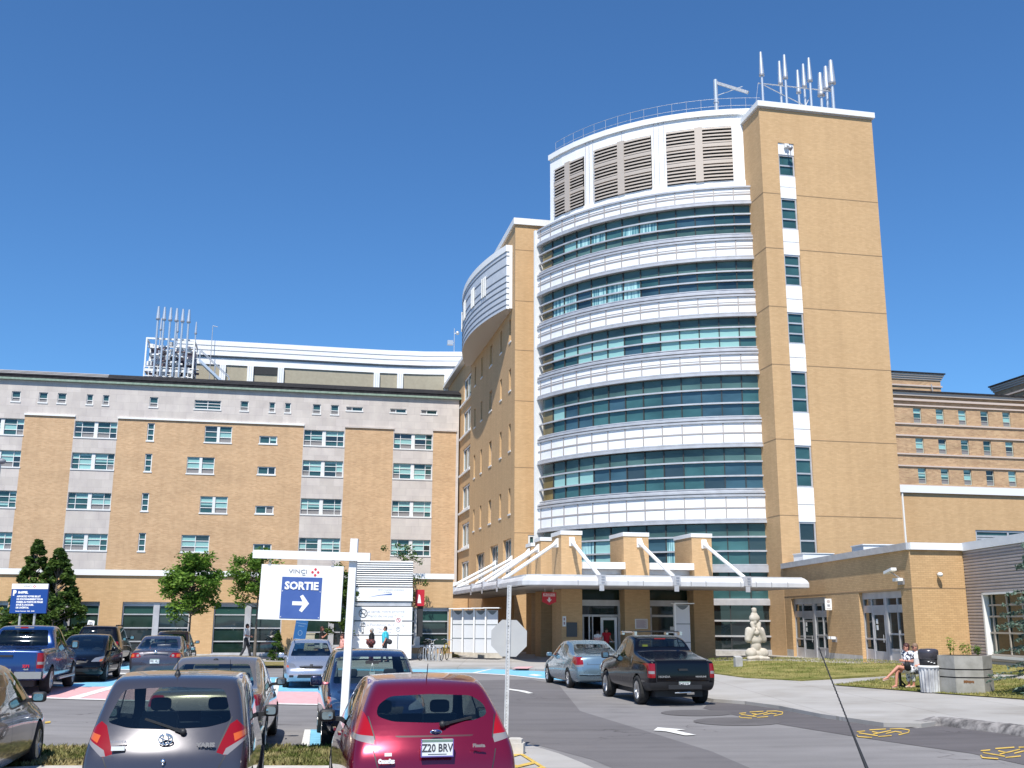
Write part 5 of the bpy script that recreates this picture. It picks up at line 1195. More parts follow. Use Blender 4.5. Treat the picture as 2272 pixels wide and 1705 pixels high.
def plate(t, x, z, s, w_=.31, h=.155, frame=True, tilt=0., y=0.):
    m = MB(); m.box(x-.012, x+.02, y-w_/2, y+w_/2, z-h/2, z+h/2, 0); m.box(x-.014, x-.012, y-w_/2, y+w_/2, z+h/2-.025, z+h/2, 1)
    if frame:
        for a, b, c, d in ((-w_/2-.008, w_/2+.008, -h/2-.012, -h/2), (-w_/2-.008, -w_/2, -h/2, h/2), (w_/2, w_/2+.008, -h/2, h/2)): m.box(x-.016, x+.02, y+a, y+b, z+c, z+d, 2)
    text(m, s, .105, RX(x-.0145, y, z-.006), 3, .002, .80, depth=.001); m.box(x-.0145, x-.0125, y-w_*.3, y+w_*.3, z-h/2+.012, z-h/2+.018, 3)
    return m.build('licence_plate', [plate_m, plate_g, plate_b, txt_dark], t)
def wiper(t, x0, z0, x1, z1, y0, y1):
    m = MB(); a = Vector((x0, y0, z0)); b = Vector((x1, y1, z1)); m.beam(a, a+(b-a)*.2, .035, .03); m.beam(a+(b-a)*.2, b, .022, .02); m.ell(tuple(a), (.035, .035, .035), 8, 6); m.build('wiper', trim_b, t)
def shell_x(st_x, z): pass
FWD = GA+R(90)       # heading of the cars parked nose in
# ---- hatchbacks
def hatch_st(L, Wd, H, r4=.62, tail=.20, tw=.60, nose=.18):
    w = Wd/2
    return [([.16, .02, .05, tail, r4-.02], [w*.86, w*.93, w*.95, w*.90, w*tw*1.08], [.24, .44, .76, H*.64, H*.945]),
            ([.30, .18, .20, tail+.14, r4+.10], [w*.92, w*.985, w*1.0, w*.95, w*tw*1.17], [.20, .40, .74, H*.645, H*.985]),
            ([.80, .80, .80, .85, 1.10], [w*.94, w*1.01, w*1.03, w*.975, w*tw*1.2], [.18, .38, .74, H*.64, H*1.005]),
            ([L*.40]*5, [w*.94, w*1.0, w*1.02, w*.97, w*tw*1.22], [.18, .38, .72, H*.62, H*1.01]),
            ([L*.57, L*.57, L*.57, L*.57, L*.55], [w*.94, w*1.0, w*1.01, w*.96, w*tw*1.2], [.18, .38, .70, H*.605, H*.985]),
            ([L*.75, L*.75, L*.75, L*.76, L*.76], [w*.94, w*1.0, w*1.01, w*.93, w*.86], [.18, .38, .68, H*.575, H*.66]),
            ([L*.88]*5, [w*.92, w*.99, w*.99, w*.90, w*.74], [.18, .38, .64, H*.525, H*.585]),
            ([L-.22, L-.12, L-.13, L-.2, L-.34], [w*.80, w*.88, w*.88, w*.80, w*.66], [.22, .36, .58, H*.47, H*.52])]
def sedan_st(L, Wd, H, deck=.68, tw=.68, rw0=.17, rw1=.34, trunk_y=.86, ws1=.60, ws0=.76):
    w = Wd/2; D = H*deck
    return [([.14, .0, .02, .10, .14], [w*.84, w*.91, w*.92, w*.84, w*.76], [.26, .42, .70, D-.07, D-.02]),
            ([.28, .14, .14, .22, .26], [w*.90, w*.97, w*.98, w*.92, w*.84], [.20, .38, .70, D-.05, D+.02]),
            ([L*rw0]*5, [w*.93, w*1.0, w*1.01, w*.96, w*.84], [.18, .38, .70, D-.05, D+.035]),
            ([L*.28, L*.28, L*.28, L*.28, L*rw1-.03], [w*.94, w*1.01, w*1.02, w*.97, w*tw*1.06], [.18, .38, .70, H*.635, H*.975]),
            ([L*.44]*5, [w*.94, w*1.0, w*1.01, w*.96, w*tw*1.15], [.18, .38, .70, H*.62, H*1.01]),
            ([L*.60, L*.60, L*.60, L*.60, L*ws1-.03], [w*.94, w*1.0, w*1.01, w*.96, w*tw*1.12], [.18, .38, .69, H*.61, H*.97]),
            ([L*ws0]*5, [w*.94, w*1.0, w*1.0, w*.93, w*.84], [.18, .38, .68, H*.58, H*.655]),
            ([L*.90]*5, [w*.92, w*.98, w*.98, w*.88, w*.70], [.18, .38, .64, H*.53, H*.58]),
            ([L-.20, L-.10, L-.10, L-.20, L-.34], [w*.80, w*.88, w*.88, w*.80, w*.66], [.22, .36, .56, H*.46, H*.505])]
def suv_st(L, Wd, H, r4=.36, tail=.10, tw=.74, hood=.62):
    w = Wd/2
    return [([.12, .0, .02, tail, r4-.04], [w*.88, w*.95, w*.96, w*.93, w*tw], [.32, .52, .84, H*.62, H*.95]),
            ([.28, .16, .18, tail+.12, r4+.10], [w*.92, w*.99, w*1.0, w*.97, w*tw*1.06], [.28, .48, .82, H*.62, H*.985]),
            ([.85]*5, [w*.94, w*1.01, w*1.02, w*.98, w*tw*1.1], [.27, .46, .80, H*.62, H*1.0]),
            ([L*.40]*5, [w*.94, w*1.0, w*1.01, w*.98, w*tw*1.1], [.27, .46, .80, H*.61, H*1.005]),
            ([L*.57, L*.57, L*.57, L*.57, L*.56], [w*.94, w*1.0, w*1.01, w*.97, w*tw*1.08], [.27, .46, .80, H*.60, H*.985]),
            ([L*.70, L*.70, L*.70, L*.70, L*.71], [w*.94, w*1.0, w*1.0, w*.95, w*.84], [.27, .46, .78, H*.58, H*(hood+.03)]),
            ([L*.86]*5, [w*.92, w*.99, w*.99, w*.92, w*.78], [.27, .46, .74, H*.55, H*(hood-.02)]),
            ([L-.18, L-.08, L-.08, L-.14, L-.26], [w*.82, w*.90, w*.90, w*.84, w*.74], [.30, .44, .66, H*.51, H*(hood-.07)])]
def line(a, b, t=.012):
    a, b = Vector(a), Vector(b); d = (b-a).normalized(); n = Vector((-d.y, d.x))*t/2; return [tuple(a-n), tuple(b-n), tuple(b+n), tuple(a+n)]
# ---- dark grey hatchback in the foreground
L_, W_, H_2 = 3.80, 1.67, 1.55
def yaris_details(t):
    mirrors(t, 2.42, .86, 1.05, trim_b, .17, .14)
    wiper(t, .12, 1.03, .24, 1.15, -.16, .24)
    m = MB(); m.lathe([(0, 0), (.045, 0), (.03, .05), (.012, .09)], 10, 0, (.60+.22, .02)); m.v = [(a, b, c+1.53) for a, b, c in m.v]; m.tube((.82, .02, 1.56), (.74, .02, 1.76), .006, .003, 6); m.build('antenna', trim_b, t)
    m = MB()
    for a, b, ry, rz in ((0, 0, .068, .052), (0, 0, .028, .05), (0, .02, .05, .022)):
        for i in range(20):
            u0, u1 = 2*math.pi*i/20, 2*math.pi*(i+1)/20; m.tube((.045, a+ry*math.cos(u0), .965+b+rz*math.sin(u0)), (.045, a+ry*math.cos(u1), .965+b+rz*math.sin(u1)), .008, n=5)
    m.build('emblem', chrome, t)
    m = MB(); text(m, 'YARIS', .055, RX(.04, -.40, .905), 0, .004, 1.25); m.build('badge', chrome, t)
    m = MB(); text(m, 'TOYOTA', .032, RX(.06, .46, .945), 0, .001, 1.2); m.box(.03, .05, .39, .52, .865, .905, 1); m.build('badge', [txt_grey, plate_m], t)
    m = MB(); 
    for zz, r_ in ((.765, .022), (.735, .012)): m.lathe([(0, -.01), (r_, -.01), (r_, .01)], 12, 0, frm=Matrix.Translation((-.03, 0, zz)) @ Matrix.Rotation(R(90), 4, 'Y'))
    m.build('lock', chrome, t)
    for s in (-1, 1):
        m = MB(); m.beam((1.45, s*.865, .98), (1.62, s*.865, .98), .03, .03); m.build('door_handle', MATS['dark grey paint'], t)
dg = paint_mat('dark grey paint', (.052, .049, .060), .3, .24)
YR = [(.68, 1.13), (.60, 1.08), (.535, .90), (.505, .83), (.60, .80), (.79, .94), (.80, 1.02)]
ycuts = [('rear_window', 'R', round_poly([(-.63, 1.12), (-.40, 1.065), (0, 1.05), (.40, 1.065), (.63, 1.12), (.52, 1.43), (0, 1.455), (-.52, 1.43)], .06), cg, 'rear'),
         ('rear_window_surround', 'R', round_poly([(-.6, 1.465), (.6, 1.465), (.50, 1.478), (0, 1.49), (-.50, 1.478)], .01), dg, 'rear'),
         ('tail_light', 'R', YR, red_l, 'rearw2'), ('reverse_lens', 'R', [(.80, .95), (.62, .805), (.575, .808), (.60, .865), (.79, .97)], clear_l, 'rearw2'),
         ('turn_lens', 'R', [(.68, .93), (.80, .99), (.80, 1.04), (.66, 1.0)], amber_l, 'rearw2'),
         ('side_window', 'S', round_poly([(1.30, 1.03), (1.88, 1.02), (1.88, 1.43), (1.35, 1.44), (1.12, 1.32)], .05), cg, 'L'), ('side_window', 'S', round_poly([(1.96, 1.02), (2.72, .99), (2.62, 1.10), (2.18, 1.41), (1.96, 1.43)], .04), cg, 'L'),
         ('side_window', 'S', round_poly([(.80, 1.09), (1.22, 1.05), (1.06, 1.28), (.96, 1.30)], .05), cg, 'L'),
         ('windscreen', 'F', round_poly([(-.66, 1.0), (.66, 1.0), (.54, 1.44), (-.54, 1.44)], .05), cg, 'frontw'),
         ('seam', 'R', line((-.60, .80), (-.50, .60)), trim_b, 'rear'), ('seam', 'R', line((.60, .80), (.50, .60)), trim_b, 'rear'), ('seam', 'R', line((-.50, .60), (.50, .60), .014), trim_b, 'rear'),
         ('seam', 'R', line((-.52, .875), (-.63, 1.16)), trim_b, 'rear'),
         ('seam', 'S', line((1.92, .35), (1.92, 1.0)), trim_b, 'L'), ('seam', 'S', line((2.85, .35), (2.85, .95)), trim_b, 'L'), ('seam', 'S', line((1.1, .62), (1.22, 1.0)), trim_b, 'L')]
random.seed(1)
car('grey_hatchback', 'dark grey hatchback in the foreground with rear wiper and tall red tail lights', Vector((-3.51, 11.2, .03)), FWD-R(1.5), L_, W_, H_2, hatch_st(L_, W_, H_2, .58, .20, .70), ycuts, dg, {'x': ((.66, .33), (3.05, .33)), 'r': .29, 'track': .76, 'w': .185}, details=yaris_details)
# ---- red hatchback
L_, W_, H_2 = 4.0, 1.74, 1.53
rp = paint_mat('raspberry red paint', (.22, .004, .028), .55, .22)
def fiesta_details(t):
    mirrors(t, 2.55, .87, 1.03, trim_b, .19, .14)
    wiper(t, .16, 1.125, .27, 1.18, -.08, -.40)
    m = MB(); m.ell((.86, 0, 1.475), (.05, .035, .03), 10, 6); m.tube((.86, 0, 1.48), (.74, .0, 1.70), .007, .004, 6); m.build('antenna', trim_b, t)
    m = MB(); m.lathe([(0, .0), (1., .0), (1., .3), (.86, .5)], 24, 1, frm=Matrix.Translation((.06, 0, 1.06)) @ Matrix.Diagonal((.02, .062, .027, 1)) @ Matrix.Rotation(R(-90), 4, 'Y'))
    m.lathe([(0, .0), (.85, .0), (.85, .6)], 24, 0, frm=Matrix.Translation((.055, 0, 1.06)) @ Matrix.Diagonal((.02, .062, .027, 1)) @ Matrix.Rotation(R(-90), 4, 'Y'))
    text(m, 'Ford', .034, RX(.039, 0, 1.062), 1, .001, 1.3, depth=.002); m.build('emblem', [mat('emblem navy', (.01, .02, .12), .3), chrome], t)
    plate(t, -.045, .925, 'Z20 BRV')
    m = MB(); text(m, 'Fiesta', .045, RX(.0, -.43, .93), 0, .003, 1.2); m.build('badge', chrome, t)
    m = MB(); text(m, 'Cornelius', .05, RX(-.02, .50, .80), 0, .006, .8); m.box(-.03, -.018, .45, .52, .85, .88, 0); m.build('dealer_badge', txt_white, t)
    for s in (-1, 1):
        m = MB(); m.beam((1.35, s*.88, .93), (1.52, s*.88, .93), .03, .03); m.beam((2.2, s*.885, .9), (2.37, s*.885, .9), .03, .03); m.build('door_handle', rp, t)
fcuts = [('rear_window', 'R', round_poly([(-.58, 1.20), (-.42, 1.15), (0, 1.135), (.42, 1.15), (.58, 1.20), (.56, 1.30), (.43, 1.385), (0, 1.405), (-.43, 1.385), (-.56, 1.30)], .05), cg, 'rear'),
         ('tail_light', 'R', round_poly([(.60, 1.02), (.80, 1.035), (.83, 1.10), (.77, 1.25), (.70, 1.24), (.635, 1.10)], .02), red_l2, 'rearw2'),
         ('reverse_lens', 'R', [(.615, .945), (.60, 1.02), (.80, 1.035), (.82, .99)], clear_l, 'rearw2'),
         ('crease_shade', 'R', round_poly([(-.40, 1.018), (-.38, 1.008), (.38, 1.008), (.40, 1.018), (.40, 1.024), (-.40, 1.024)], .02), mat('painted crease shade', (.045, .002, .01), .5), 'rear'),  # shadow of the tailgate crease, painted as a dark red strip
         ('side_window', 'S', round_poly([(1.28, .99), (1.95, .98), (1.95, 1.385), (1.45, 1.385), (1.15, 1.26)], .05), cg, 'L'), ('side_window', 'S', round_poly([(2.03, .975), (2.90, .945), (2.78, 1.06), (2.35, 1.35), (2.03, 1.385)], .04), cg, 'L'),
         ('side_window', 'S', round_poly([(.98, 1.08), (1.20, 1.01), (1.08, 1.2)], .03), cg, 'L'),
         ('windscreen', 'F', round_poly([(-.68, .97), (.68, .97), (.55, 1.40), (-.55, 1.40)], .05), cg, 'frontw'),
         ('seam', 'R', line((-.62, .89), (-.56, .66)), trim_b, 'rear'), ('seam', 'R', line((.62, .89), (.56, .66)), trim_b, 'rear'), ('seam', 'R', line((-.56, .66), (.56, .66), .014), trim_b, 'rear'),
         ('seam', 'R', line((-.60, .99), (-.66, 1.2)), trim_b, 'rear'), ('seam', 'R', line((.60, .99), (.66, 1.2)), trim_b, 'rear'),
         ('seam', 'S', line((1.99, .35), (1.99, .97)), trim_b, 'L'), ('seam', 'S', line((3.0, .35), (3.0, .92)), trim_b, 'L'), ('seam', 'S', line((1.05, .62), (1.2, .97)), trim_b, 'L')]
car('red_hatchback', 'raspberry red hatchback in the foreground with licence plate Z20 BRV', Vector((-.74, 11.05, .03)), FWD+R(.8), L_, W_, H_2, hatch_st(L_, W_, H_2, .60, .16, .60), fcuts, rp, {'x': ((.70, .34), (3.19, .34)), 'r': .30, 'track': .77, 'w': .195}, details=fiesta_details)
# ---- sedans
def sedan(name, label, P, ang, L, Wd, H, paint, tail='camry', seats=seat_m, group='parked cars', st=None, front='std', trimc=None, extra=None, glass=cg, kw={}, wst=5, ptxt='727 WLZ'):
    w = Wd/2; deck = kw.get('deck', .68); D = H*deck; rw0, rw1 = kw.get('rw0', .17), kw.get('rw1', .34); ws1, ws0 = kw.get('ws1', .60), kw.get('ws0', .76)
    S = st or sedan_st(L, Wd, H, **kw); zr = H*.935; zb = H*.655
    cuts = [('rear_window', 'R', round_poly([(-w*.78, D+.055), (w*.78, D+.055), (w*.60, zr), (-w*.60, zr)], .06), glass, 'rear'),
            ('windscreen', 'F', round_poly([(-w*.76, zb+.02), (w*.76, zb+.02), (w*.60, zr), (-w*.60, zr)], .05), glass, 'frontw'),
            ('side_window', 'S', round_poly([(L*.285, zb+.01), (L*.44, zb), (L*.44, zr-.005), (L*.37, zr-.01), (L*.325, zr-.09)], .04), glass, 'L'),
            ('side_window', 'S', round_poly([(L*.455, zb), (L*.67, zb-.02), (L*.655, zb+.05), (L*.585, zr-.03), (L*.455, zr-.005)], .04), glass, 'L'),
            ('seam', 'S', line((L*.448, .35), (L*.448, zb-.02)), trim_b, 'L'), ('seam', 'S', line((L*.70, .35), (L*.70, zb-.06)), trim_b, 'L'), ('seam', 'S', line((L*.29, .6), (L*.30, zb-.02)), trim_b, 'L')]
    if tail == 'wrap':    # wide lamps that wrap the corner with a clear stripe
        cuts += [('tail_light', 'R', round_poly([(w*.58, D-.20), (w*.93, D-.20), (w*.95, D-.04), (w*.66, D-.03)], .02), red_l, 'rearw2'), ('reverse_lens', 'R', [(w*.59, D-.15), (w*.86, D-.15), (w*.86, D-.10), (w*.61, D-.10)], clear_l, 'rearw2')]
    elif tail == 'round':
        cuts += [('tail_light', 'R', round_poly([(w*.52, D-.20), (w*.93, D-.24), (w*.95, D-.07), (w*.62, D-.06)], .04), red_l, 'rearw2'), ('reverse_lens', 'R', rbox(w*.60, w*.70, D-.19, D-.11, .03), clear_l, 'rearw2'), ('turn_lens', 'R', rbox(w*.78, w*.92, D-.2, D-.1, .03), amber_l, 'rearw2')]
    elif tail == 'tall':
        cuts += [('tail_light', 'R', round_poly([(w*.72, D-.26), (w*.96, D-.28), (w*.96, D-.02), (w*.74, D-.03)], .03), red_l, 'rearw2'), ('reverse_lens', 'R', [(w*.73, D-.32), (w*.95, D-.33), (w*.96, D-.28), (w*.72, D-.26)], clear_l, 'rearw2')]
    if front == 'std':
        cuts += [('headlight', 'F', round_poly([(w*.52, H*.44), (w*.90, H*.44), (w*.90, H*.55), (w*.62, H*.52)], .03), head_l, 'front2'),
                 ('grille', 'F', round_poly([(-w*.38, H*.42), (w*.38, H*.42), (w*.44, H*.475), (-w*.44, H*.475)], .02), trim_b, 'front'),
                 ('lower_grille', 'F', round_poly([(-w*.5, H*.23), (w*.5, H*.23), (w*.46, H*.30), (-w*.46, H*.30)], .02), trim_b, 'front'),
                 ('turn_lens', 'F', [(w*.80, H*.445), (w*.89, H*.445), (w*.89, H*.49), (w*.82, H*.49)], amber_l, 'front2'),
                 ('fog_light', 'F', round_poly([(w*.62, H*.24), (w*.78, H*.24), (w*.78, H*.29), (w*.62, H*.29)], .02), trim_b, 'front2')]
    cuts += [('seam', 'R', line((-w*.60, D-.26), (w*.60, D-.26), .012), trim_b, 'rear'), ('seam', 'R', line((-w*.58, D-.2), (-w*.58, D-.26)), trim_b, 'rear'), ('seam', 'R', line((w*.58, D-.2), (w*.58, D-.26)), trim_b, 'rear')]
    def det(t):
        mirrors(t, L*.655, w*.99, H*.68, paint if trimc is None else trimc, .19, .14)
        plate(t, -.105, D-.33, ptxt, .30, .15, False)
        m = MB()
        for s in (-1, 1):
            for xx in (.42, .62): m.beam((L*xx-.35, s*w*1.005, H*.60), (L*xx-.18, s*w*1.005, H*.60), .03, .025)
        m.build('door_handle', paint, t)
        if extra: extra(t)
    wr = kw.get('wr', .31) if False else .315
    return car(name, label, P, ang, L, Wd, H, S, cuts, paint, {'x': ((L*.215, wr+.035), (L*.80, wr+.035)), 'r': wr, 'track': w-.10, 'w': .2}, seats=seats, details=det, group=group, wstyle=wst)
def P3(x, y, dz=0.): return Vector((x, y, gz(x, y)+dz))
gold = paint_mat('champagne gold paint', (.25, .205, .155), .55, .28); silver = paint_mat('silver blue paint', (.40, .43, .50), .6, .28); grey_p = paint_mat('purplish grey paint', (.075, .068, .085), .55, .28)
black_p = paint_mat('black paint', (.003, .003, .005), .0, .12); # deeper red for the near car
blue_p = paint_mat('bright blue paint', (.006, .035, .16), .4, .26); navy = paint_mat('navy paint', (.012, .018, .06), .4, .24); ice = paint_mat('ice blue paint', (.19, .28, .34), .55, .26); taupe_p = paint_mat('taupe paint', (.13, .11, .095), .5, .3); maroon = paint_mat('dark plum paint', (.035, .02, .035), .4, .3)
def chromebar(z, w_=.5, x=-.06):
    def f(t): m = MB(); m.beam((x, -w_/2, z), (x, w_/2, z), .02, .025); m.build('chrome_bar', chrome, t)
    return f
def altima_x(t):
    m = MB(); m.tube((.95, -.3, 1.32), (.80, -.3, 1.50), .006, .003, 6); m.lathe([(0, 0), (.05, 0), (.02, .03)], 8, 0, frm=Matrix.Translation((1.4, 0, 1.47))); m.build('antenna', trim_b, t)
sedan('gold_sedan', 'champagne gold sedan parked just beyond the dark grey hatchback', P3(-4.80, 17.05), FWD-R(3), 4.82, 1.84, 1.50, gold, 'wrap', seat_g, trimc=trim_b, extra=altima_x)
def kia_x(t):
    m = MB(); m.box(4.44, 4.50, -.05, .05, .70, .76)
    for i in range(4): m.box(4.42, 4.47, -.33, .33, .635+i*.028, .645+i*.028)
    m.build('grille_bar', chrome, t)
    m = MB()
    for s in (-1, 1): m.box(1.5, 2.9, s*.56-.015, s*.56+.015, 1.46, 1.49)
    m.build('roof_rail', silver, t)
sedan('silver_sedan', 'silver sedan facing the camera, parked alone on the pink and blue stall', P3(-6.55+.91, 34.6+4.4) if 0 else P3(-6.32-.90, 34.4+4.41), FWD+math.pi, 4.5, 1.74, 1.47, silver, 'round', extra=kia_x)
def cor_x(t):
    m = MB(); m.tube((.9, -.2, 1.2), (.8, -.2, 1.45), .008, .004, 6); m.build('antenna', trim_b, t); m = MB(); m.beam((-.03, -.4, .93), (-.03, .4, .93), .02, .03); m.ell((-.01, 0, .97), (.03, .06, .045)); m.build('emblem', chrome, t)
sedan('grey_sedan', 'purplish grey sedan seen from behind with round red and amber tail lights', P3(-12.1, 36.9), FWD, 4.55, 1.76, 1.46, grey_p, 'round', seat_g, extra=cor_x, ptxt='F81 HLJ')
sedan('plum_sedan', 'small dark plum car half hidden behind the purplish grey sedan', P3(-14.55, 46.0), FWD, 4.3, 1.72, 1.5, maroon, 'round')
def bc_x(t):
    m = MB()
    for i in range(6): m.box(4.36, 4.42, -.3, .3, .60+i*.03, .615+i*.03)
    m.build('grille_bar', chrome, t)
sedan('black_sedan', 'black compact sedan facing the camera beside the blue pickup truck', P3(-14.05-.9, 35.0+4.43), FWD+math.pi, 4.5, 1.72, 1.47, black_p, 'round', extra=bc_x)
def chr_x(t):
    m = MB(); m.beam((-.05, -.84, .44), (-.05, .84, .44), .03, .03); m.build('bumper_trim', chrome, t); m = MB(); m.beam((.42, -.62, .985), (.42, .62, .985), .12, .02); m.build('spoiler', ice, t)
sedan('ice_blue_sedan', 'pale ice blue sedan stopped in front of the main entrance', P3(3.02, 35.3), FWD, 5.0, 1.88, 1.49, ice, 'tall', group='cars stopped at the entrance', kw=dict(deck=.70, rw0=.20, rw1=.36), extra=chr_x, wst=9)
sedan('taupe_sedan', 'taupe sedan cut off by the left edge of the picture', P3(-6.95, 12.1), FWD, 4.7, 1.80, 1.48, taupe_p, 'round', seat_g, trimc=trim_b)
# ---- crossover facing the camera and dark SUV
def suv(name, label, P, ang, L, Wd, H, paint, S, extra=None, glass=cg, rails=True, group='parked cars', wr=.33):
    w = Wd/2; zb = H*.655; zr = H*.94
    cuts = [('windscreen', 'F', round_poly([(-w*.80, zb+.02), (w*.80, zb+.02), (w*.68, zr), (-w*.68, zr)], .05), glass, 'frontw'),
            ('rear_window', 'R', round_poly([(-w*.72, H*.645), (w*.72, H*.645), (w*.62, zr-.02), (-w*.62, zr-.02)], .06), glass, 'rear'),
            ('side_window', 'S', round_poly([(L*.10, zb), (L*.25, zb), (L*.25, zr-.02), (L*.15, zr-.03)], .04), glass, 'L'),
            ('side_window', 'S', round_poly([(L*.265, zb), (L*.44, zb), (L*.44, zr-.01), (L*.265, zr-.015)], .04), glass, 'L'), ('side_window', 'S', round_poly([(L*.455, zb), (L*.665, zb), (L*.57, zr-.02), (L*.455, zr-.01)], .04), glass, 'L'),
            ('headlight', 'F', round_poly([(w*.56, H*.43), (w*.90, H*.45), (w*.92, H*.55), (w*.80, H*.55), (w*.58, H*.48)], .03), head_l, 'front2'), ('turn_lens', 'F', [(w*.84, H*.46), (w*.92, H*.46), (w*.92, H*.55), (w*.86, H*.55)], amber_l, 'front2'),
            ('grille', 'F', round_poly([(-w*.45, H*.40), (w*.45, H*.40), (w*.48, H*.47), (-w*.48, H*.47)], .02), trim_b, 'front'), ('lower_grille', 'F', round_poly([(-w*.5, H*.24), (w*.5, H*.24), (w*.46, H*.32), (-w*.46, H*.32)], .02), trim_b, 'front'),
            ('tail_light', 'R', round_poly([(w*.76, H*.46), (w*.95, H*.46), (w*.95, H*.62), (w*.80, H*.62)], .02), red_l, 'rearw2'),
            ('seam', 'S', line((L*.448, .4), (L*.448, zb-.02)), trim_b, 'L'), ('seam', 'S', line((L*.69, .4), (L*.69, zb-.04)), trim_b, 'L')]
    def det(t):
        mirrors(t, L*.66, w*1.0, H*.69, paint, .21, .18); plate(t, -.10, H*.4, 'K47 FDR', .3, .15, False)
        if rails:
            for s in (-1, 1):
                m = MB(); m.tube((L*.18, s*w*.68, H*1.02), (L*.54, s*w*.68, H*1.02), .022)
                for x in (.18, .36, .54): m.tube((L*x, s*w*.68, H*.97), (L*x, s*w*.68, H*1.02), .02)
                m.build('roof_rail', trim_b, t)
        if extra: extra(t)
    return car(name, label, P, ang, L, Wd, H, S, cuts, paint, {'x': ((L*.19, wr+.04), (L*.80, wr+.04)), 'r': wr, 'track': w-.11, 'w': .22}, details=det, group=group, bulge=(.05, .12))
def tagx(t):
    m = MB(); m.box(2.72, 2.73, -.05, .05, 1.10, 1.24); text(m, '93', .07, FX(2.731, 0, 1.17), 1, .003); m.tube((2.72, -.04, 1.24), (2.70, 0, 1.4), .004); m.tube((2.72, .04, 1.24), (2.70, 0, 1.4), .004)
    m.build('parking_tag', [sign_white, txt_blue], t); m = MB(); m.tube((3.2, .78, 1.0), (3.05, .80, 1.25), .006); m.build('antenna', trim_b, t)
suv('navy_crossover', 'navy crossover facing the camera behind the white sign post and the red hatchback', P3(-2.22-.87, 18.35+4.26), FWD+math.pi, 4.35, 1.80, 1.60, navy, suv_st(4.35, 1.80, 1.60, .5, .16, .70, .60), tagx, rails=False, wr=.32)
suv('dark_suv', 'dark SUV with roof rails parked behind the black compact sedan', P3(-17.45, 45.5), FWD, 4.6, 1.84, 1.66, black_p, suv_st(4.6, 1.84, 1.66), None, cg_d)
def ant_x(t):
    B = t.matrix_world
# the photographer's own vehicle, only its roof aerial reaches into the picture
o_ = suv('silver_suv', 'thin black twisted aerial of the vehicle beside the camera, bottom right', Vector((1.5, 3.45, 0))+Vector((.0, 0, 0)), FWD+math.pi+R(0), 4.5, 1.82, 1.66, silver, suv_st(4.5, 1.82, 1.66), None, cg_d, False, group=None)
# its length runs back from the rear: put the rear at y = 3.6
dfw = Vector((math.cos(FWD+math.pi), math.sin(FWD+math.pi), 0)); o_.location = Vector((1.55, 3.62, 0))
bpy.context.view_layer.update()
inv = (Matrix.Translation(o_.location) @ Matrix.Rotation(FWD+math.pi, 4, 'Z')).inverted()
a0 = at(1926, 1712, 3.10); a1 = at(1886, 1613, 3.13); a2 = at(1817, 1438, 3.2); m = MB(); base = a0+(a0-a1)*.9
A0, A1, A2, AB = [inv @ p for p in (a0, a1, a2, base)]
m.tube(AB, A1, .008, .0026, 8)
n = 40; ax = (A2-A1).normalized(); e = ax.orthogonal().normalized(); g_ = ax.cross(e); m.tube(A1, A2, .0022, .0016, 6)
hp = [A1+(A2-A1)*(i/160)+(e*math.cos(i*.9)+g_*math.sin(i*.9))*.0020 for i in range(161)]; m.path(hp, .0010, 4)
m.ell(tuple(AB), (.05, .035, .02), 10, 6); m.build('antenna', trim_b, o_)
# ---- pickups
def truck_st(L, Wd, H, bed=1.55, bedz=.64, sloped=False):
    w = Wd/2; B = H*bedz; cabr = bed+.02
    return [([.10, .02, .03, .05, .06], [w*.90, w*.95, w*.96, w*.95, w*.90], [.42, .60, .86, B-.08, B]),
            ([.22, .16, .18, .2, .2], [w*.93, w*.99, w*1.0, w*.985, w*.94], [.36, .52, .84, B-.06, B+.02]),
            ([cabr-.12]*5, [w*.94, w*1.0, w*1.01, w*.99, w*.93], [.36, .50, .84, B-.04, B+.03 if not sloped else B+.16]),
            ([cabr+.02, cabr+.02, cabr+.02, cabr+.02, cabr+.08], [w*.94, w*1.0, w*1.01, w*.985, w*.86], [.36, .50, .84, B-.02, B+.12 if not sloped else B+.3]),
            ([cabr+.10, cabr+.1, cabr+.1, cabr+.1, cabr+.22], [w*.94, w*1.0, w*1.01, w*.98, w*.76], [.36, .50, .84, H*.63, H*.96]),
            ([L*.48]*5, [w*.94, w*1.0, w*1.01, w*.97, w*.78], [.36, .50, .82, H*.62, H*1.0]),
            ([L*.60, L*.60, L*.60, L*.6, L*.585], [w*.94, w*1.0, w*1.01, w*.97, w*.76], [.36, .50, .82, H*.62, H*.97]),
            ([L*.71]*5, [w*.94, w*1.0, w*1.0, w*.95, w*.86], [.36, .50, .80, H*.60, H*.655]),
            ([L*.88]*5, [w*.93, w*.99, w*.99, w*.94, w*.84], [.36, .50, .78, H*.57, H*.62]),
            ([L-.14, L-.06, L-.06, L-.10, L-.18], [w*.86, w*.93, w*.93, w*.90, w*.82], [.38, .50, .70, H*.53, H*.57])]
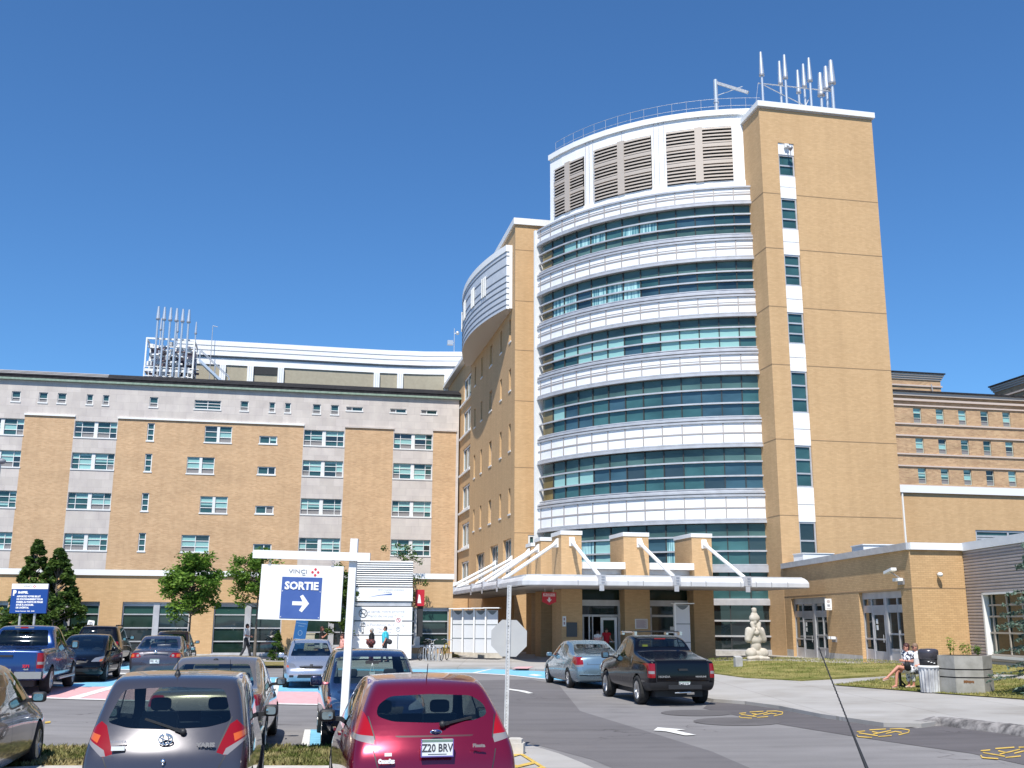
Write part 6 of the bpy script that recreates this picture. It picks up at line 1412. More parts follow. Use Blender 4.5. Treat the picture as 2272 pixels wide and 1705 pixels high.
def pickup(name, label, P, ang, L, Wd, H, paint, bed, lampz, det_, sloped=False, glass=cg, bumper=None, wr=.36, grp=None):
    w = Wd/2; zb = H*.665; zr = H*.945; B = H*.64
    cuts = [('rear_window', 'R', round_poly([(-w*.74, B+.10 if not sloped else B+.34), (w*.74, B+.10 if not sloped else B+.34), (w*.64, zr-.02), (-w*.64, zr-.02)], .06), glass, 'rear'), ('windscreen', 'F', round_poly([(-w*.80, zb), (w*.80, zb), (w*.68, zr), (-w*.68, zr)], .05), glass, 'frontw'),
            ('side_window', 'S', round_poly([(bed+.38, zb), (L*.475, zb), (L*.475, zr), (bed+.42, zr-.03)], .04), glass, 'L'), ('side_window', 'S', round_poly([(L*.49, zb), (L*.675, zb-.01), (L*.60, zr-.03), (L*.49, zr)], .04), glass, 'L'),
            ('tail_light', 'R', round_poly([(w*.80, lampz[0]), (w*.98, lampz[0]), (w*.98, lampz[1]), (w*.80, lampz[1])], .02), red_l, 'rearw2'), ('reverse_lens', 'R', [(w*.82, lampz[0]+.10), (w*.97, lampz[0]+.10), (w*.97, lampz[0]+.17), (w*.82, lampz[0]+.17)], clear_l, 'rearw2'),
            ('rear_bumper', 'R', [(-w*1.1, .30), (w*1.1, .30), (w*1.1, .60), (-w*1.1, .60)], bumper or paint, 'rearw'),
            ('seam', 'R', line((-w*.77, .62), (-w*.77, B-.03)), trim_b, 'rear'), ('seam', 'R', line((w*.77, .62), (w*.77, B-.03)), trim_b, 'rear'), ('seam', 'R', line((-w*.77, .615), (w*.77, .615), .02), trim_b, 'rear'),
            ('seam', 'S', line((L*.483, .45), (L*.483, zb-.02)), trim_b, 'L'), ('seam', 'S', line((L*.70, .45), (L*.70, zb-.04)), trim_b, 'L'), ('seam', 'S', line((bed+.2, .5), (bed+.24, zb-.02)), trim_b, 'L'), ('seam', 'S', line((bed+.01, .5), (bed+.01, B-.02)), trim_b, 'L')]
    return car(name, label, P, ang, L, Wd, H, truck_st(L, Wd, H, bed, .64, sloped), cuts, paint, {'x': ((L*.205, wr+.06), (L*.805, wr+.06)), 'r': wr, 'track': w-.11, 'w': .25}, details=det_, group=grp, bulge=(.03, .1), crown=.03, wstyle=5)
def gmc(t):
    w = .95
    m = MB(); m.box(.10, 1.52, -.76, .76, 1.135, 1.15); m.build('bed_cover', trim_b, t)
    for s in (-1, 1): m = MB(); m.tube((.12, s*.86, 1.165), (1.5, s*.86, 1.17), .03); m.build('bed_rail', MATS['white trim'] if 0 else chrome, t)
    m = MB(); m.box(-.02, .06, -.16, .16, 1.0, 1.05); m.build('tailgate_handle', trim_b, t)
    m = MB(); m.box(-.12, .12, -.93, -.26, .44, .62); m.box(-.12, .12, .26, .93, .44, .62); m.box(-.10, .12, -.26, .26, .44, .52, 1); m.build('bumper_step', [chrome, trim_b], t)
    plate(t, -.03, .62, 'K33 198', .30, .15, False)
    m = MB(); text(m, 'Z71', .085, RX(-.03, -.52, .76), 0, .006, 1.3); m.build('badge', [red_sign], t); m = MB(); text(m, '4x4', .06, RX(-.035, -.52, .68), 0, .004, 1.4); m.build('badge', chrome, t)
    m = MB(); m.box(1.68, 1.74, -.25, .25, 1.725, 1.765, 1); m.box(1.67, 1.735, -.10, .10, 1.723, 1.768, 0); m.build('high_brake_light', [red_l2, clear_l], t)
    for s in (-1, 1): m = MB(); m.tube((1.9, s*.97, .36), (4.1, s*.97, .36), .045); m.build('side_step', rim_m, t)
    mirrors(t, 3.42, .97, 1.24, trim_b, .2, .24)
    for s in (-1, 1):
        m = MB(); m.beam((2.0, s*.97, 1.12), (2.2, s*.97, 1.12), .03, .03); m.build('door_handle', chrome, t)
pickup('blue_pickup_truck', 'bright blue crew cab pickup truck with chrome bumper at the left edge', P3(-13.35, 28.7), FWD, 5.1, 1.90, 1.80, blue_p, 1.5, (.70, 1.10), gmc, glass=cg_d)
def ridge(t):
    m = MB(); m.box(.10, 1.5, -.70, .70, 1.15, 1.175); m.build('bed_cover', trim_b, t)
    plate(t, -.10, .56, 'FMB3754', .30, .15, False)
    m = MB(); m.beam((-.11, -.45, .50), (-.11, .45, .50), .06, .10); m.build('bumper_step', trim_b, t)
    m = MB(); m.tube((.0, -.2, .36), (.1, .2, .34), .02); m.box(.02, .1, -.3, -.1, .3, .36); m.build('tow_hitch', chrome, t)
    m = MB(); text(m, 'HONDA', .07, RX(-.02, .52, .75), 0, .003, 1.2); m.build('badge', chrome, t); m = MB(); text(m, 'RIDGELINE', .05, RX(-.02, -.48, .75), 0, .002, 1.2); m.build('badge', chrome, t)
    m = MB(); m.box(-.03, .05, -.12, .12, .9, .95); m.build('tailgate_handle', trim_b, t)
    m = MB(); m.box(1.78, 1.84, -.16, .16, 1.66, 1.695); m.build('high_brake_light', red_l, t)
    for s in (-1, 1):
        m = MB(); m.tube((2.0, s*.66, 1.85), (3.15, s*.66, 1.85), .025); 
        for x in (2.0, 3.15): m.box(x-.12, x+.06, s*.66-.035, s*.66+.035, 1.77, 1.87)
        m.build('roof_rack', chrome, t)
    m = MB()
    for x in (2.15, 2.95): m.beam((x, -.68, 1.87), (x, .68, 1.87), .06, .03)
    m.build('cross_bar', trim_b, t)
    m = MB(); m.box(1.80, 1.81, .35, .5, 1.38, 1.52); m.build('window_sticker', mat('yellow sticker ink', (.5, .45, .02), .5), t)
    mirrors(t, 3.5, .98, 1.2, trim_b, .22, .2)
pickup('black_pickup_truck', 'black crew cab pickup truck with roof rack stopped behind the pale blue sedan', P3(4.48, 28.3), FWD-R(.5), 5.0, 1.86, 1.77, black_p, 1.5, (.72, 1.08), ridge, True, cg, trim_b, .37)
# ------------------------------------------------------------- bodies fused from tapered limbs
def cap(mb, a, b, ra, rb=None, n=10):
    rb = ra if rb is None else rb; mb.tube(a, b, ra, rb, n); mb.ell(a, (ra, ra, ra), n, 6); mb.ell(b, (rb, rb, rb), n, 6); return mb
def fuse(mb, name, m_, parent, vox=.012, smooth=2, mats=None):
    me = bpy.data.meshes.new('f'); me.from_pydata(mb.v, [], mb.f); o = bpy.data.objects.new('f', me); COL.objects.link(o)
    r_ = o.modifiers.new('r', 'REMESH'); r_.mode = 'VOXEL'; r_.voxel_size = vox; r_.use_smooth_shade = True
    if smooth: s_ = o.modifiers.new('s', 'SMOOTH'); s_.factor = .5; s_.iterations = smooth
    dg = bpy.context.evaluated_depsgraph_get(); m2 = bpy.data.meshes.new_from_object(o.evaluated_get(dg)); bpy.data.objects.remove(o); bpy.data.meshes.remove(me)
    m2.materials.clear(); m2.materials.append(m_); m2.name = name
    m2.polygons.foreach_set('use_smooth', [True]*len(m2.polygons))
    q = bpy.data.objects.new(name, m2); link(q); q.parent = parent; return q
skin_m = mat('skin', (.46, .25, .17), .55); skin_p = mat('sun-reddened skin', (.52, .23, .16), .55); hair_b = mat('dark brown hair', (.03, .015, .012), .6); hair_r = mat('auburn hair', (.06, .018, .015), .6); hair_g = mat('grey hair', (.35, .33, .31), .7); hair_l = mat('light brown hair', (.22, .14, .09), .7)
def V3(*a): return Vector(a)
def person(label, P, ang, J, cloth, hair, skin=skin_m, hs=1., group=None, vox=.014, hairlen=0., shoes=None):
    """J: joints in metres, x forward, y left, z up; cloth: (part name, material, list of (a, b, ra, rb))"""
    t = thing('person', label, 'person', P, ang, group)
    m = MB(); g = lambda k: J[k]
    for s in 'lr':
        cap(m, g('sh'+s), g('el'+s), .048, .038); cap(m, g('el'+s), g('wr'+s), .038, .026)
        cap(m, g('hip'+s), g('kn'+s), .080, .054); cap(m, g('kn'+s), g('an'+s), .054, .036)
        cap(m, g('an'+s)-V3(0, 0, .02), g('an'+s)+(J.get('toe'+s, g('an'+s)+V3(.17, 0, -.05))-g('an'+s))*.95, .036, .026)
        # hand with palm, four fingers and a thumb
        w_ = g('wr'+s); d = (w_-g('el'+s)).normalized(); side = d.cross(V3(0, 1, 0)); side = side.normalized() if side.length > .1 else V3(1, 0, 0); up = d.cross(side)
        pc = w_+d*.075; cap(m, w_, pc, .026, .034)
        for k in range(4):
            b0 = pc+side*(.03-.02*k); l_ = (.062, .072, .068, .052)[k]; b1 = b0+d*l_*.6; b2 = b1+(d*.7+up*.7)*l_*.5; cap(m, b0, b1, .010, .009, 6); cap(m, b1, b2, .009, .008, 6)
        cap(m, w_+d*.03+side*.02, w_+d*.06+side*.055+up*.01, .012, .010, 6)
    cap(m, g('pel'), g('ch'), .115, .12); cap(m, g('shl'), g('shr'), .06, .06); cap(m, g('hipl'), g('hipr'), .095, .095); cap(m, g('ch'), g('nk'), .10, .055); cap(m, g('nk'), g('hd')-V3(0, 0, .05), .052, .05)
    hd = g('hd'); fx = J.get('face', V3(1, 0, 0)).normalized(); m.ell(hd, (.082, .074, .112), 14, 10); m.ell(hd+fx*.03-V3(0, 0, .05), (.055, .052, .055), 12, 8); m.ell(hd+fx*.088-V3(0, 0, .012), (.018, .014, .026), 8, 6)
    sd_ = V3(-fx.y, fx.x, 0)
    for s in (-1, 1): m.ell(hd+sd_*s*.078-V3(0, 0, .01), (.018, .014, .03), 8, 6)
    fuse(m, 'body', skin, t, vox)
    m = MB()
    for s in (-1, 1): m.ell(hd+fx*.078+sd_*s*.031+V3(0, 0, .01), (.012, .014, .009), 8, 6, 0)
    m.ell(hd+fx*.078-V3(0, 0, .062), (.012, .022, .007), 8, 6, 1); m.build('face_features', [dark if not J.get('glasses') else dark, mat('lips', (.35, .08, .08), .5)], t)
    if J.get('glasses'):
        m = MB()
        for s in (-1, 1): m.ell(hd+fx*.088+sd_*s*.034+V3(0, 0, .012), (.014, .03, .02), 10, 6)
        m.tube(hd+fx*.09-sd_*.07+V3(0, 0, .018), hd+fx*.09+sd_*.07+V3(0, 0, .018), .005); m.build('sunglasses', dark, t)
    if hair:
        m = MB(); m.ell(hd-fx*.018+V3(0, 0, .035), (.095, .088, .098), 14, 10); m.ell(hd-fx*.04-V3(0, 0, .02), (.068, .078, .085), 12, 8)
        if hairlen: m.ell(hd-fx*.05-V3(0, 0, .06+hairlen/2), (.05, .075, .06+hairlen/2), 12, 8)
        fuse(m, 'hair', hair, t, .014, 1)
    for nm, mt, segs in cloth:
        m = MB()
        for s_ in segs: cap(m, s_[0], s_[1], s_[2], s_[3])
        fuse(m, nm, mt, t, vox)
    if shoes is not None:
        for s in 'lr':
            m = MB(); a = g('an'+s); b = J.get('toe'+s, a+V3(.17, 0, -.05)); cap(m, a-V3(0, 0, .045), b-V3(0, 0, .008), .04, .036, 10); cap(m, a+V3(-.03, 0, -.05), a-V3(0, 0, .03), .036, .042); fuse(m, 'shoe', shoes, t, vox, 1)
    return t
def stand(h=1.7, stride=.0, **kw):
    s = h/1.7; J = dict(pel=V3(0, 0, .96), ch=V3(.01, 0, 1.28), nk=V3(0, 0, 1.45), hd=V3(.025, 0, 1.575), shl=V3(0, .175, 1.39), shr=V3(0, -.175, 1.39), ell=V3(-.03, .23, 1.12), elr=V3(-.03, -.23, 1.12), wrl=V3(.08, .22, .88), wrr=V3(.08, -.22, .88),
        hipl=V3(0, .09, .93), hipr=V3(0, -.09, .93), knl=V3(.03+stride*.5, .09, .50), knr=V3(.02-stride*.25, -.09, .50), anl=V3(stride, .09, .08), anr=V3(-stride, -.09, .10 if stride else .08))
    J['toel'] = J['anl']+V3(.16, 0, -.045); J['toer'] = J['anr']+V3(.15, 0, -.055)
    J.update(kw); return {k: (v*s if isinstance(v, Vector) and k != 'face' else v) for k, v in J.items()}
def shirt(J, m_, sleeve=.6, r_=.0, nm='shirt', low=.0):
    sg = [(J['pel']+V3(0, 0, .02-low), J['ch'], .142+r_, .150+r_), (J['shl'], J['shr'], .085, .085), (J['ch'], (J['ch']+J['nk'])/2, .135, .09)]
    for s in 'lr': sg.append((J['sh'+s], J['sh'+s]+(J['el'+s]-J['sh'+s])*sleeve, .068, .062))
    return (nm, m_, sg)
def pants(J, m_, l_=1., nm='trousers'):
    sg = [(J['hipl'], J['hipr'], .112, .112), (J['pel'], J['pel']+V3(0, 0, .03), .125, .125)]
    for s in 'lr':
        if l_ >= .5: sg += [(J['hip'+s], J['kn'+s], .100, .074), (J['kn'+s], J['kn'+s]+(J['an'+s]-J['kn'+s])*(l_-.5)*2, .074, .062)]
        else: sg += [(J['hip'+s], J['hip'+s]+(J['kn'+s]-J['hip'+s])*l_*2, .100, .085)]
    return (nm, m_, sg)
c_white = mat('white cotton', (.72, .72, .72), .8); c_black = mat('black cotton', (.012, .012, .014), .8); c_cyan = mat('cyan cotton', (.05, .50, .62), .8); c_red = mat('red cotton', (.50, .01, .025), .8); c_pink = mat('pale pink cotton', (.70, .35, .30), .8); c_dgrey = mat('charcoal cloth', (.035, .037, .045), .8); c_plaid = mat('dark red plaid cloth', (.10, .02, .02), .8)
N_, L_ = nodes(c_plaid); v_ = coords(c_plaid); k_ = N_.new('ShaderNodeTexChecker'); k_.inputs['Scale'].default_value = 12; L_.new(v_, k_.inputs[0]); k_.inputs[1].default_value = (.16, .03, .03, 1); k_.inputs[2].default_value = (.02, .012, .015, 1); setcol(c_plaid, k_.outputs[0])
c_print = mat('white and black printed cotton', (.7, .7, .7), .8); v_ = coords(c_print, (1, 1, 1)); o_n = ramp(c_print, v_, (.03, .03, .06), (.78, .78, .8), 13, .42, .5, 2); setcol(c_print, o_n)
c_print2 = mat('pale plaid cotton', (.7, .7, .7), .8); v_ = coords(c_print2, (1, 2, 1)); o_n = ramp(c_print2, v_, (.12, .12, .14), (.74, .74, .70), 18, .40, .5, 1); setcol(c_print2, o_n)
random.seed(21)
J = stand(1.74, .24, elr=V3(-.03, -.21, 1.12), wrr=V3(.22, -.12, 1.08), ell=V3(-.02, .21, 1.12), wrl=V3(.22, .08, 1.06), hd=V3(.04, 0, 1.57))
person('man in white t-shirt and dark trousers walking past the shop windows', P3(-13.7, 55.9, .11), R(8), J, [shirt(J, c_white, .7), pants(J, c_dgrey)], hair_b, skin_p, shoes=c_black)
J = stand(1.66, 0, wrr=V3(.25, -.02, 1.28), elr=V3(.05, -.2, 1.12))
person('woman in black top standing behind the silver sedan', P3(-9.75, 55.6, .11), R(10), J, [shirt(J, c_black, .5), pants(J, c_white)], hair_r, skin_p, hairlen=.06, shoes=c_black)
def sitJ(h=.46, **kw):
    J = dict(pel=V3(0, 0, h+.10), ch=V3(.03, 0, h+.42), nk=V3(.04, 0, h+.60), hd=V3(.07, 0, h+.73), shl=V3(.03, .17, h+.54), shr=V3(.03, -.17, h+.54), ell=V3(.02, .22, h+.27), elr=V3(.02, -.22, h+.27), wrl=V3(.22, .12, h+.20), wrr=V3(.22, -.12, h+.20),
        hipl=V3(.02, .09, h+.08), hipr=V3(.02, -.09, h+.08), knl=V3(.42, .11, h+.06), knr=V3(.42, -.10, h+.06), anl=V3(.45, .11, .08), anr=V3(.45, -.10, .08)); J.update(kw)
    for s in 'lr': J.setdefault('toe'+s, J['an'+s]+V3(.15, 0, -.045))
    return J
J = sitJ(.46); person('seated person in pink top half hidden by the white sign post', P3(-8.45, 54.5, .11), R(-150), J, [shirt(J, c_pink, .5), pants(J, c_white, .45, 'shorts')], hair_r, skin_p, shoes=c_white)
J = stand(1.64, .05, elr=V3(0, -.22, 1.14), wrr=V3(.2, -.1, 1.12))
t_ = person('grey-haired person in dark top with plaid bag walking past the white pylon sign', P3(-6.98, 54.2, .10), R(178), J, [shirt(J, c_black, .9), pants(J, c_plaid)], hair_g, shoes=c_black)
m = MB(); cap(m, V3(-.1, .26, .95), V3(.1, .26, .95), .15); fuse(m, 'bag', c_plaid, t_, .02)
J = stand(1.74, .15)
t_ = person('person in cyan shirt carrying a dark bag walking left past the white pylon sign', P3(-6.25, 53.8, .10), R(186), J, [shirt(J, c_cyan, .75, .03), pants(J, c_dgrey)], hair_b, skin_p, shoes=c_black)
m = MB(); cap(m, V3(-.22, .1, .98), V3(-.12, .12, 1.02), .13, .12); m.path([V3(-.12, .14, 1.1), V3(.03, .12, 1.36), V3(.02, -.1, 1.45)], .015); fuse(m, 'shoulder_bag', c_dgrey, t_, .02)
J = stand(1.68, .1, wrl=V3(.15, .32, 1.0), elr=V3(-.1, -.26, 1.15), wrr=V3(.05, -.38, 1.0))
pe = UV(17.05, 57.0, .08); person('woman in sleeveless red top coming out of the main entrance door', pe, GA-R(95), J, [shirt(J, c_red, .15, .02), pants(J, c_dgrey)], hair_b, shoes=c_black, group='people at the entrance')
J = stand(1.56, .1); person('person in white and pink top in front of the open entrance door', UV(16.35, 56.3, .08), GA+R(40), J, [shirt(J, c_pink, .5), ('cardigan', c_white, [(J['ch'], J['nk'], .15, .10), (J['shl'], J['shr'], .09, .09)]), pants(J, c_dgrey)], hair_b, shoes=c_black, group='people at the entrance')
J = stand(1.7); person('person in dark clothes just inside the open entrance door', UV(16.55, 58.6, .08), GA-R(80), J, [shirt(J, c_black, .9), pants(J, c_black)], hair_b, shoes=c_black, group='people at the entrance')
# two women on the bench
PB = G(2016, 1527.5, .11)
J = sitJ(.46, face=V3(1, -.15, 0), glasses=True, knl=V3(.40, -.02, .62), anl=V3(.74, -.10, .33), toel=V3(.88, -.13, .26), knr=V3(.42, -.06, .50), anr=V3(.50, -.04, .09), toer=V3(.64, -.04, .045), elr=V3(-.03, -.21, .76), wrr=V3(.17, -.12, .66), ell=V3(.04, .20, .78), wrl=V3(.2, .02, .80))
t_ = person('woman in sunglasses and printed dress sitting cross-legged on the bench', Vector((PB.x+.08, PB.y+.02, PB.z)), R(200), J, [shirt(J, c_print, .5, .01, 'dress_top'), ('skirt', c_print, [(J['hipl'], J['hipr'], .13, .13), (J['hipl'], J['hipl']+(J['knl']-J['hipl'])*.35, .115, .095), (J['hipr'], J['hipr']+(J['knr']-J['hipr'])*.4, .115, .10)])], hair_r, skin_p, vox=.009)
m = MB(); cap(m, V3(.18, .14, .60), V3(.22, .17, .68), .10, .09, 12); m.path([V3(.2, .08, .74), V3(.2, .1, .84), V3(.22, .2, .84), V3(.22, .24, .74)], .012); fuse(m, 'handbag', c_black, t_, .012)
for s, a in (('l', J['anl']), ('r', J['anr'])): m = MB(); b = J['toe'+s]; cap(m, a+V3(-.03, 0, -.055), b-V3(0, 0, .03), .022, .028); fuse(m, 'sandal', mat('beige sandal', (.5, .38, .28), .6), t_, .01)
J = sitJ(.46, face=V3(1, -.5, 0), glasses=True, knl=V3(.40, .05, .56), anl=V3(.36, .02, .09), toel=V3(.52, .0, .045), knr=V3(.42, -.12, .55), anr=V3(.42, -.1, .09), toer=V3(.58, -.12, .045))
t_ = person('woman with light hair and white top sitting next to the printed dress', Vector((PB.x+.42, PB.y+.30, PB.z)), R(225), J, [shirt(J, c_white, .4), pants(J, c_print2, .85, 'capri_trousers')], hair_l, skin_p, vox=.011, shoes=mat('beige sandal', (.5, .38, .28), .6))
bn = thing('bench', 'dark metal bench under the two seated women', 'bench', Vector((PB.x+.3, PB.y+.2, PB.z)), R(115))
m = MB(); 
for i in range(4): m.box(-.62, .75, -.24+i*.13, -.14+i*.13, .42, .455)
m.build('seat', mat('dark metal', (.03, .03, .032), .5), bn)
for x in (-.5, .62):
    m = MB(); m.box(x-.03, x+.03, -.03, .03, 0, .42); m.box(x-.03, x+.03, -.26, .26, 0, .04); m.beam((x, 0, .2), (x, -.22, .02), .04, .04); m.build('leg', MATS['dark metal'], bn)
# ------------------------------------------------------------- statue
SP_ = Gf(1678, 1465.5, mound); sc_ = .00536*(SP_.y/56.)
st_m = noisy('pale carved stone', (.42, .37, .30), (.54, .49, .42), 4, .8, .15)
su = thing('statue', 'pale stone statue of a seated cross-legged figure holding a small figure on its head', 'statue', SP_, GA)
m = MB()
def E(x, z, rx, rz, ry=None, y=0.): m.ell(((x-1207)*sc_, y, (1428-z)*sc_), (rx*sc_, (ry or (rx+rz)/2)*sc_, rz*sc_), 16, 12)
E(1205, 1368, 72, 46, 60); E(1145, 1362, 56, 50, 54, -.12); E(1268, 1362, 56, 50, 54, -.12); E(1165, 1405, 74, 24, 42, -.2); E(1250, 1407, 74, 23, 42, -.18); E(1118, 1412, 22, 14, 24, -.3); E(1300, 1408, 22, 14, 24, -.3)
E(1208, 1300, 52, 66, 54); E(1206, 1220, 60, 62, 52); E(1206, 1165, 88, 46, 48); E(1206, 1240, 66, 50, 52, -.02)
def LB(a, b, ra, rb): m2 = m; cap(m2, V3((a[0]-1207)*sc_, a[2], (1428-a[1])*sc_), V3((b[0]-1207)*sc_, b[2], (1428-b[1])*sc_), ra*sc_, rb*sc_, 14)
LB((1142, 1150, 0), (1124, 1232, -.05), 36, 31); LB((1268, 1150, 0), (1288, 1232, -.05), 36, 31); LB((1128, 1235, -.08), (1178, 1135, -.22), 30, 20); LB((1284, 1235, -.08), (1232, 1135, -.22), 30, 20)
E(1200, 1172, 26, 24, 24, -.22); LB((1178, 1130, -.18), (1164, 1082, -.12), 18, 17); LB((1232, 1130, -.18), (1246, 1082, -.12), 18, 17)
E(1206, 1034, 54, 46, 46, -.02); E(1206, 1095, 40, 40, 36, 0); E(1198, 1068, 20, 28, 22, -.12); E(1206, 962, 25, 30, 24, -.02); E(1206, 945, 27, 14, 24); E(1206, 992, 34, 16, 28)
fuse(m, 'carved_figure', st_m, su, .020, 6)
m = MB(); m.box(-.60, .60, -.45, .5, -.3, .03); m.build('plinth', concrete, su)
q = Gf(1638, 1479.5, mound); m = MB(); m.box(-.16, .16, -.12, .12, 0, .36); m.extr([(-.16, -.12, .36), (.16, -.12, .36), (.16, .12, .42), (-.16, .12, .42)], (0, 0, .03)); tag(m.build('stone_marker', concrete_d, None, q, GA), 'small grey stone marker on the lawn left of the statue', 'marker')
# ------------------------------------------------------------- bin, planter
q = G(2066, 1536, .11); bi = thing('litter_bin', 'fluted grey litter bin with dark hood beside the concrete planter', 'litter bin', q, 0)
m = MB(); 
for i in range(16): a = 2*math.pi*i/16; m.tube((.235*math.cos(a), .235*math.sin(a), 0), (.26*math.cos(a), .26*math.sin(a), .66), .04, n=6)
m.tube((0, 0, 0), (0, 0, .66), .24, .27, 20); m.build('body', noisy('grey plastic staves', (.30, .30, .31), (.62, .62, .62), 3, .5, 0), bi)
m = MB(); m.lathe([(.27, .66), (.31, .67), (.31, .72), (.27, .73)], 24); m.build('rim', MATS['grey aluminium'] if 0 else sign_white, bi)
m = MB(); m.lathe([(.25, .73), (.26, .90), (.25, .901)], 24, 0); m.lathe([(.27, .90), (.28, 1.10), (.27, 1.16), (.2, 1.19), (0, 1.2)], 24, 1); 
for i in range(3): m.ell((-.1+.08*i, -.25, .84-.02*i), (.03, .02, .012), 8, 6, 2)
m.build('hood', [dark, mat('glossy dark grey hood', (.07, .065, .08), .25, .3), sign_white], bi)
q = G(2146, 1541, .09); q = q+Vector((.25, .62, 0)); pl = thing('concrete_planter', 'large faceted grey concrete planter with two dark grooves and a rust stain', 'planter', q, R(12))
hexp = lambda r_: [(r_*math.cos(R(60*i-92+10)), r_*.9*math.sin(R(60*i-92+10))) for i in range(6)]
m = MB(); m.prism(hexp(.76), 0, .42); m.prism(hexp(.72), .42, .455, 1); m.prism(hexp(.76), .455, .635); m.prism(hexp(.72), .635, .67, 1); m.prism(hexp(.76), .67, 1.02, 0)
m.prism(hexp(.64), 1.02, 1.024, 2)
st = noisy('planter concrete', (.27, .26, .235), (.36, .345, .315), 4, .9, .3); m.build('tub', [st, dark, mat('potting soil', (.05, .035, .02), .95)], pl)
m = MB(); f = hexp(.765); a, b = Vector((*f[5], 0)), Vector((*f[0], 0))
for i in range(9): c = a+(b-a)*(.30+.04*i); m.add([(c.x-.02, c.y, .30+random.uniform(-.02, .02)), (c.x+.03, c.y-.003, .30), (c.x+.03, c.y-.003, .37), (c.x-.02, c.y, .36+random.uniform(-.02, .02))], [(0, 1, 2, 3)])
m.build('rust_stain', mat('rust', (.20, .09, .035), .9), pl)
# ------------------------------------------------------------- leaves
def leaf_mat(name, a, b, sc=2.5):
    m = mat(name, a, .6, 0, .25); N, L = nodes(m); v = coords(m); o = ramp(m, v, a, b, sc, .35, .65, 5)
    g = N.new('ShaderNodeObjectInfo'); setcol(m, o); t = N.new('ShaderNodeBsdfTranslucent'); L.new(o, t.inputs[0]); x = N.new('ShaderNodeMixShader'); x.inputs[0].default_value = .3
    out = [n for n in N if n.type == 'OUTPUT_MATERIAL'][0]; L.new(N['Principled BSDF'].outputs[0], x.inputs[1]); L.new(t.outputs[0], x.inputs[2]); L.new(x.outputs[0], out.inputs[0]); return m
leaf_g = leaf_mat('maple leaves', (.05, .12, .015), (.19, .31, .045)); leaf_d = leaf_mat('dark broad leaves', (.02, .055, .012), (.12, .19, .035)); leaf_s = leaf_mat('blue-green needles', (.10, .16, .12), (.22, .30, .23)); leaf_y = leaf_mat('yellow-green leaves', (.18, .26, .03), (.36, .40, .08)); leaf_c = leaf_mat('cedar foliage', (.03, .07, .012), (.09, .17, .03)); bark = noisy('bark', (.10, .085, .07), (.20, .17, .14), 8, .9, .4, .02, (1, 1, .3))
def leaves(mb, clumps, n_per, size, rnd, flat=.5):
    V = mb.v; F = mb.f
    for (c, r_) in clumps:
        for _ in range(n_per):
            u_ = rnd.random()**.45; th = rnd.uniform(0, 2*math.pi); ph = math.acos(rnd.uniform(-1, 1)); p = (c[0]+r_[0]*u_*math.sin(ph)*math.cos(th), c[1]+r_[1]*u_*math.sin(ph)*math.sin(th), c[2]+r_[2]*u_*math.cos(ph))
            a = Vector((rnd.gauss(0, 1), rnd.gauss(0, 1), rnd.gauss(0, 1)*flat)).normalized(); b = a.cross(Vector((rnd.gauss(0, 1), rnd.gauss(0, 1), rnd.gauss(0, .6)+1))).normalized(); s = size*rnd.uniform(.6, 1.3)
            n = len(V); q = Vector(p); V += [tuple(q-a*s), tuple(q+b*s*.5), tuple(q+a*s), tuple(q-b*s*.5)]; F.append((n, n+1, n+2, n+3)); mb.m.append(0); mb.sm.append(False)
def tree(name, label, P, th, tr, crown, n_cl, n_lf, lsz, lm, seed, cat='tree', clr=.32, group=None, cone=False, lean=0.):
    """crown: (centre z, radius xy, radius z)"""
    rnd = random.Random(seed); t = thing(name, label, cat, P, rnd.uniform(0, 6), group); cz, rx, rz = crown
    tip = Vector((lean, 0, cz+rz*.6)); tk = MB(); pts = [Vector((0, 0, -.1)), Vector((lean*.2+.03, .02, th*.5)), Vector((lean*.5, 0, th)), tip]
    for i in range(3): tk.tube(pts[i], pts[i+1], tr*(1-.28*i), tr*(1-.28*(i+1)), 8)
    cl = []
    for i in range(n_cl):
        ph = rnd.uniform(0, 2*math.pi)
        if cone:
            h = rnd.random()**1.35; zz = cz-rz+2*rz*h; rr_ = rx*(1-h)**.85*rnd.uniform(.55, 1.0)+.05; s_ = clr*rx*(1-.6*h)
            c = Vector((rr_*math.cos(ph), rr_*math.sin(ph), zz))
        else:
            u_ = rnd.uniform(.45, 1.0); el = math.asin(rnd.uniform(-.85, 1)); c = Vector((rx*u_*math.cos(el)*math.cos(ph), rx*u_*math.cos(el)*math.sin(ph), cz+rz*u_*math.sin(el))); s_ = clr*rx*rnd.uniform(.6, 1.25)
        cl.append((c, (s_, s_, s_*.75)))
        if i % 3 == 0 or not cone:
            b0 = Vector((lean*.5, 0, max(th*.8, min(cz+rz*.5, c.z-.25*rx)))); tk.tube(b0, c, tr*.28, tr*.08, 5)
    tk.build('trunk', bark, t); m = MB(); leaves(m, cl, n_lf, lsz, rnd); m.build('crown', lm, t, recalc=False); return t
tree('maple_tree', 'round young maple tree in front of the tall shop windows', P3(*[(-14.9), 50.][:2]), 1.9, .09, (3.52, 1.42, 1.68), 90, 95, .095, leaf_g, 5, group='street trees', clr=.30)
tree('maple_tree', 'young tree with grey trunk behind the SORTIE sign', P3(-13.0, 55.), 2.3, .10, (4.15, 1.5, 1.45), 75, 85, .09, leaf_g, 8, group='street trees', clr=.28)
tree('maple_tree', 'narrow tree showing between the exit sign and its white post', P3(-8.75, 55.4), 1.0, .08, (3.0, .8, 2.3), 90, 80, .085, leaf_d, 9, group='street trees', clr=.34)
tree('maple_tree', 'sparse tree whose twigs rise behind the ribbed pylon sign', P3(-6.0, 59.2), 2.2, .08, (4.5, 1.75, 2.1), 44, 50, .08, leaf_d, 14, group='street trees', clr=.22)
